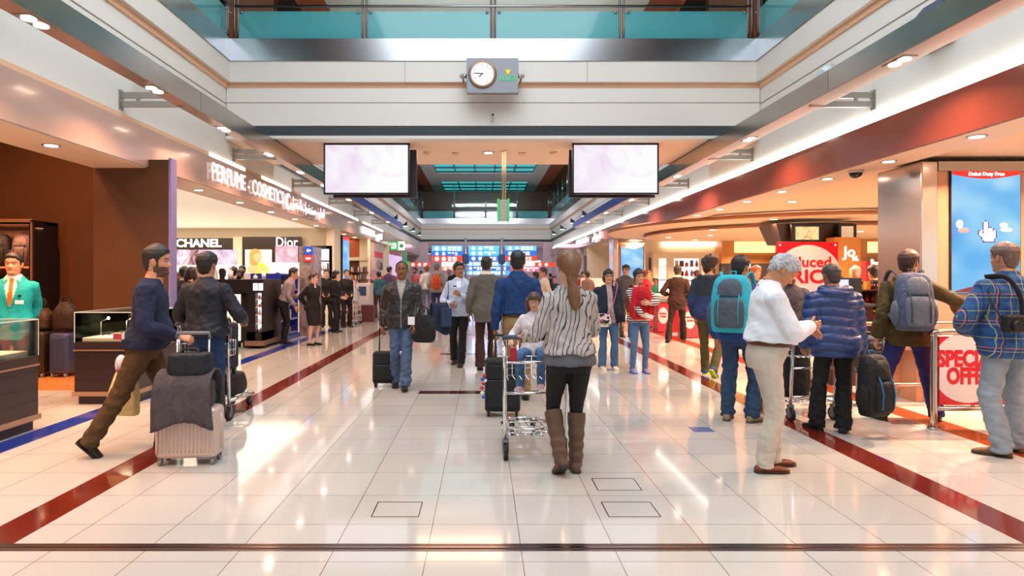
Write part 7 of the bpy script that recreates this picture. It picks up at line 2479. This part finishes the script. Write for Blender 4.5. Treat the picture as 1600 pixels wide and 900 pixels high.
# --- puffer jacket
X, Y = px(1303, 676)
person('older man from behind in a royal blue quilted puffer jacket and black trousers', X, Y, -.08, 1.63, skc='9a6c50', hair=('receding', '3a3432'), hair_kw=dict(thick=.007, top=.004), head=(.05, .12, 0), wide=1.12, lean=.03,
       R=dict(w=(.27, .02, .83), e=(.3, -1, 0)), L=dict(w=(-.26, .12, .90), e=(-.3, -1, 0)), hand_r=1.0, hand_l=.8, foot_r=(.09, .0, -.5, 0, 0), foot_l=(-.12, .12, .3, 0, 0),
       top=dict(mat=FB('royal_puffer', '163268', .4, 9, .2, spec=.5), hem=-.14, off=.038, hood=1.25, quilt=.092, qa=.016, name='puffer_jacket', box=.03, wrinkle=.005, collar=.02), legs=dict(mat=blackc, hem=.082, calf=.082, knee=.08, wrinkle=.010), shoes=('17171b', '0d0d0f'))
backpack('black and blue backpack carried by hand beside the man in the puffer jacket', (X + .20, Y - .16, .50), .35, '15171b', '15171b', h=.56, w=.30, d=.20, straps=False, accents='1f6c9c')
# --- olive jacket with grey blue rucksack
X, Y = px(1420, 657)
person('man in olive jacket and navy trousers reaching out an arm, hiking pack on back', X, Y, -.22, 1.79, skc='c08a68', hair=('short', '3a2018'), hair_kw=dict(thick=.013, top=.014), head=(-.75, .0, 0), lean=.03,
       R=dict(w=(.56, .22, 1.12), e=(.3, -.9, .1), f=(.8, .3, -.5), t=(-.3, .8, .3)), L=dict(w=(-.29, .02, .85), e=(-.3, -1, 0)), hand_r=.6, hand_l=.9, foot_r=(.28, .06, -.35, 0, 0), foot_l=(-.26, .0, .25, 0, 0), pelvis=(0, 0, .93),
       top=dict(mat=FB('olive_parka', '453a20', .85, 8, .5), hem=-.15, off=.030, hood=.8, name='jacket', box=.02, wrinkle=.010), legs=dict(mat=FB('deep_navy_trousers', '1d2563', .8, 8, .4), hem=.075, calf=.078, knee=.08, loose=1.06), shoes=('3c2418', '1e140f'),
       extra=lambda i: glasses(i))
backpack('large grey and blue hiking backpack worn over the olive jacket', (X - .10, Y - .15, 1.24), -.22, '48526c', '5a6270', h=.58, w=.34, d=.24, accents='3a3e48', tilt=-.04)
suitcase('navy blue case held low beside the man in the olive jacket', (4.28, 7.2, .42), .2, .26, .2, .36, '2c3444', .03)
# --- plaid shirt
X, Y = px(1574, 712)
def plaid(nt, co):
    sp = N(nt, 'ShaderNodeSeparateXYZ')
    nt.links.new(co, sp.inputs[0])
    prev = None
    def stripe(sock, per, w_, ph=0.0):
        m1 = N(nt, 'ShaderNodeMath', operation='ADD'); m1.inputs[1].default_value = ph + 5
        nt.links.new(sock, m1.inputs[0])
        m2 = N(nt, 'ShaderNodeMath', operation='PINGPONG'); m2.inputs[1].default_value = per / 2
        nt.links.new(m1.outputs[0], m2.inputs[0])
        m3 = N(nt, 'ShaderNodeMath', operation='LESS_THAN'); m3.inputs[1].default_value = w_
        nt.links.new(m2.outputs[0], m3.inputs[0])
        return m3.outputs[0]
    cur = lin('20407c')
    sock = None
    for s_, per, w_, ph, col, f in ((sp.outputs[2], .11, .022, 0, '2a5a84', .6), (sp.outputs[0], .11, .022, 0, '28547c', .5), (sp.outputs[2], .11, .003, .055, '98a060', .8), (sp.outputs[0], .11, .003, .055, '90a068', .8), (sp.outputs[2], .22, .003, .027, 'b86a5a', .9), (sp.outputs[0], .22, .003, .027, 'b06a5a', .9), (sp.outputs[0], .11, .003, .018, '1a2a50', .9)):
        mx = N(nt, 'ShaderNodeMix', data_type='RGBA')
        st = stripe(s_, per, w_, ph)
        k = N(nt, 'ShaderNodeMath', operation='MULTIPLY'); k.inputs[1].default_value = f
        nt.links.new(st, k.inputs[0])
        nt.links.new(k.outputs[0], mx.inputs[0])
        if sock: nt.links.new(sock, mx.inputs[6])
        else: mx.inputs[6].default_value = cur
        mx.inputs[7].default_value = lin(col)
        sock = mx.outputs[2]
    return sock
person('man from behind in a blue plaid shirt and faded jeans with a camera strap', X, Y, .12, 1.79, skc='b07a5c', hair=('short', '5c4a44'), hair_kw=dict(thick=.008, top=.006), head=(.08, .02, 0), wide=1.08, armr=1.08,
       L=dict(w=(-.20, .20, 1.02), e=(-.8, -.5, 0), f=(.4, .8, 0)), R=dict(w=(.20, .22, 1.02), e=(.8, -.5, 0)), hand_l=.5, foot_l=(-.07, -.02, .7, 0, 0), foot_r=(.20, .10, -.2, 0, 0),
       top=dict(mat=patterned('blue_plaid', plaid, .85), hem=-.12, off=.028, collar=.035, box=.035, fit=1.08, wrinkle=.010), legs=dict(mat=denim_l, hem=.075, calf=.08, knee=.08, loose=1.06, wrinkle=.010), shoes=('6a4a2c', '2c1e14'))
t = thing('camera_bag', 'small black camera bag with a wide strap slung over the plaid shirt', 'camera', (X - .14, Y - .235, 1.12), .1)
mb = MB(); mb.bb(-.085, .085, -.045, .045, -.07, .07, bev=.02, seg=3); mb.cyl((-.03, -.045, -.01), (-.03, -.08, -.015), .04, n=18); mb.build('camera_body', fabric('black_nylon', '18181c', .6, 20, .4), t)
mb = MB(); mb.tube(smoothpts([(.075, 0, .05), (.07, .0, .18), (.04, .03, .30), (.01, .10, .375), (-.02, .24, .37)], 5), .024, 8, flat=.3); mb.tube(smoothpts([(-.08, .02, .03), (-.11, .04, .10), (-.115, .10, .20), (-.06, .16, .33)], 5), .010, 8, flat=.4); mb.build('strap', mat('strap_black', '1a1a1e', .7), t)

# --- shop staff on the left
person('slim sales assistant in a mauve shirt leaning forward by the blue shelf', -4.42, 14.35, -1.15, 1.72, skc='c48e70', hair=('short', '151217'), hair_kw=dict(thick=.016, top=.014), vox=.015, lean=.32, head=(-.2, .12, 0), R=dict(w=(.2, .22, .86)), L=dict(w=(-.1, .45, 1.1)), top=dict(mat=FB('mauve_shirt', '8c7a7e', .8), hem=.03, off=.018, collar=.02, tuck=1, box=.01), legs=dict(mat=blackw, hem=.06, calf=.062), shoes=('2a1a14', '120d0b'))
Xs, Ys = px(489, 539)
def bun(hm, HT): hm.ell(HT @ Vector((0, -.11, .02)), (.035, .03, .035))
person('woman in a black jacket and knee length skirt, hands clasped behind her back', Xs, Ys, PI + .95, 1.58, 'f', skc='dba88c', hair=('back', '2a1c18'), hair_kw=dict(extra=bun), vox=.015, head=(.55, 0, 0), R=dict(w=(.06, -.17, .97), e=(.6, -.5, -.2), f=(-.6, -.3, -.6)), L=dict(w=(-.06, -.18, .95), e=(-.6, -.5, -.2), f=(.6, -.3, -.6)),
       top=dict(mats=[blackw, FB('beige_scarf', 'cdb8a8', .8)], paint=lambda l, n: 1 if l.y > .02 and abs(l.x) < .02 and l.z > .46 else 0, hem=-.1, off=.022, collar=.02, name='jacket'), legs=dict(kind='skirt', mat=blackw), shoes=('1c1210', '0d0a09', 'flat'))
for (xx, yf, hh, rz, lab, hd, sk) in ((510, 511, 1.70, PI + .2, 'staff woman in a black trouser suit, facing us, in the chatting trio', 0, 'd8a488'), (524, 519, 1.66, PI + 1.3, 'staff woman with a dark bob turned aside, in black, middle of the chatting trio', .2, 'd8a488'), (541, 511, 1.70, PI + .5, 'staff woman in black standing behind at the side of the magazine rack', 0, 'c89478')):
    Xs, Ys = px(xx, yf)
    person(lab, Xs, Ys, rz, hh, 'f', skc=sk, hair=('back', '2a1c18') if hh != 1.66 else ('fringe', '1d1414'), hair_kw=dict(extra=bob) if hh == 1.66 else None, vox=.018, head=(hd, 0, 0), R=dict(w=(.1, .22, 1.0)), L=dict(w=(-.1, .22, 1.0)), foot_l=(-.12, -.05, .2, 0, 0),
           top=dict(mat=blackw, hem=-.14, off=.022, name='jacket'), legs=dict(mat=blackw, hem=.08, calf=.075), shoes=('181210', '0d0a09'))

# --- farther people, each a figure of its own
def far(lab, x, yf, yh=None, rz=0, H=1.72, sex='m', topc='333338', legc='2a2c34', hairc='1c1512', d=None, sk='b98464', style='short', **kw):
    if d is None: X_, Y_ = px(x, yf)
    else: X_, Y_ = (x - 755) * d / 1012, d
    if yh is not None: H = 1.5 + (431.3 - yh) / 1012 * Y_
    H = max(1.45, min(1.95, H))
    tp = dict(mat=FB('cloth_' + topc, topc, .85), hem=-.1, off=.022)
    tp.update(kw.pop('top', {}))
    return person(lab, X_, Y_, rz, H, sex, skc=sk, hair=(style, hairc), vox=.024 if Y_ > 14 else .018, top=tp, legs=dict(mat=FB('cloth_' + legc, legc, .85)), R=dict(w=(.22, .15, .95)), L=dict(w=(-.22, .12, .95)), **kw)
i = far('man in a pale grey jacket with an orange backpack walking away down the hall', 682, 498, 408, 0, topc='9c9088', legc='2c3158', hairc='6a6460')
backpack('orange backpack on the walker in pale grey, far down the hall', (i['root'].location.x, i['root'].location.y - .16, 1.30), 0, 'e2582a', 'c84a20', h=.48, w=.30, d=.16)
far('stout person in a grey sweater and blue trousers walking away beyond the orange backpack', 702, 489, 420, .1, topc='8f8c92', legc='5c7298', hairc='7a6a5c')
far('dark haired bearded man in a rose coloured shirt far down the hall', 649, 484, 418, PI - .8, topc='b8606c', legc='444a60', beard=1)
far('dark skinned person in black walking toward the tills area, far off behind the leather jacket', 658, 470, 423, PI, topc='15161a', legc='15161a', sk='5a3a2a')
far('man in a white tee shirt with reddish hair far down the hall', 667, 487, 412, .2, topc='cfcbca', legc='6c7080', hairc='7a4a30')
far('man in a black suit talking, behind the pale blue shirt man', 712, 500, 415, PI + .3, topc='16161a', legc='17171b', sk='9a6848')
far('woman whose dark head shows just behind the royal blue shirt, face turned aside', 838, 510, 424, 1.2, sex='f', topc='c0b4b4', legc='4a4a58', style='fringe')
far('black haired man in a light tee shirt, seen beside the zebra top woman', 850, 520, 418, PI / 2 + .2, topc='c8b8a8', legc='3a3a48')
far('black haired man in dark clothes bending far behind the woman with the ponytail', 866, 500, 431, PI + .2, topc='202838', legc='202028')
far('person in navy far beyond the ponytail woman', 860, 476, 427, .2, topc='26304a', legc='26304a')
far('man in a scarlet top near the cream wall on the far side', 911, 492, 424, PI + .6, topc='b02430', legc='201c24')
far('woman in a black coat next to the scarlet top, far side of the hall', 905, 486, 430, PI - .3, sex='f', topc='1c1c22', legc='1c1c22')
far('person in a grey brown coat at the edge of the far shop', 918, 498, 424, .4, topc='6c5450', legc='3c3438')
far('cashier in a red uniform jacket behind the first cash desk', 1010, 0, 421, PI + 1.1, H=1.66, sex='f', topc='c01828', legc='201c24', hairc='7a3a24', d=18.7, style='full')
far('dark haired cashier in green bending down behind a till screen', 1024, 0, 437, PI, H=1.55, topc='1f7a60', legc='201c24', d=20.5)
far('shopper with a brown bun behind the cash desks', 1060, 0, 425, 0, H=1.6, sex='f', topc='8a5a44', legc='3a3438', d=21)
far('shopper with dark auburn hair at the shelves behind the cash desks', 1088, 0, 421, .3, H=1.6, sex='f', topc='5a3038', legc='3a3438', hairc='4a2018', d=20, style='full')
far('ginger haired woman facing the tills between the turquoise pack and the white shirt', 1180, 0, 414, PI + .5, H=1.66, sex='f', topc='3a3a40', legc='3a3438', hairc='a0522a', sk='d89a78', d=12.5, style='full')
far('bald man in a white shirt beyond the reduced price board', 1337, 0, 415, .4, H=1.68, topc='d8d0cc', legc='3a3438', hairc='b89888', d=12.5, style='bald')
far('person with dark wavy hair in a black coat beyond the reduced price board', 1366, 0, 413, .2, H=1.7, sex='f', topc='1a181c', legc='3a3438', d=11.5, style='full')
far('short dark haired woman low beside the sweets stand', 1314, 0, 431, .2, H=1.5, sex='f', topc='4a4248', legc='3a3438', d=11.8, style='full')
# perfume shop customers
far('woman with long brown hair just past the brown partition', 276, 0, 424, .5, H=1.6, sex='f', topc='15151a', legc='15151a', hairc='5a3018', d=13.4, style='full', hair_kw=dict(extra=bob))
far('person in a black cap and puffer vest inside the perfume shop', 287, 0, 416, -.3, H=1.7, topc='202024', legc='22222a', d=12.6)
far('woman with long dark hair in front of the perfume screens', 298, 0, 416, .2, H=1.66, sex='f', topc='2a1a20', legc='22222a', hairc='24141a', d=11.4, style='full', hair_kw=dict(extra=long_h))
far('dark skinned shop assistant in white behind the make-up counter', 348, 0, 420, PI, H=1.68, topc='e6e0e4', legc='22222a', sk='5c3424', d=16.5, style='receding')
far('dark haired customer at the make-up counter facing the screens', 365, 0, 416, .3, H=1.7, topc='22222a', legc='22222a', d=15.2)
far('customer in a fur collar at the end of the make-up counter', 376, 0, 420, .0, H=1.66, sex='f', topc='8a746c', legc='22222a', d=16.2, style='full')
far('assistant with black hair beside the golden portrait poster', 379, 0, 415, PI, H=1.7, topc='17171c', legc='22222a', d=17.5)
far('brown haired customer low behind the blue shelf', 434, 0, 425, .5, H=1.62, sex='f', topc='6a5a58', legc='22222a', hairc='3a2018', d=17.5, style='full')
# clothing side of the next shops
far('man in a patterned blue black shirt beyond the leather jacket, by the clothes rails', 608, 490, 416, -.6, topc='5a4a68', legc='30384c')
far('shopper in a teal shirt among the clothes rails', 592, 496, 424, .6, topc='2f5a66', legc='4c4440')
far('shopper in a fuchsia scarf near the poster with the red strip', 577, 0, 426, 1.0, d=28.4, sex='f', topc='a83a60', legc='3c3434', style='full')
far('bookshop customer standing between the bookshelf and the counter', 561, 0, 429, .3, H=1.6, d=27.6, topc='5a4a3c', legc='3a3430')
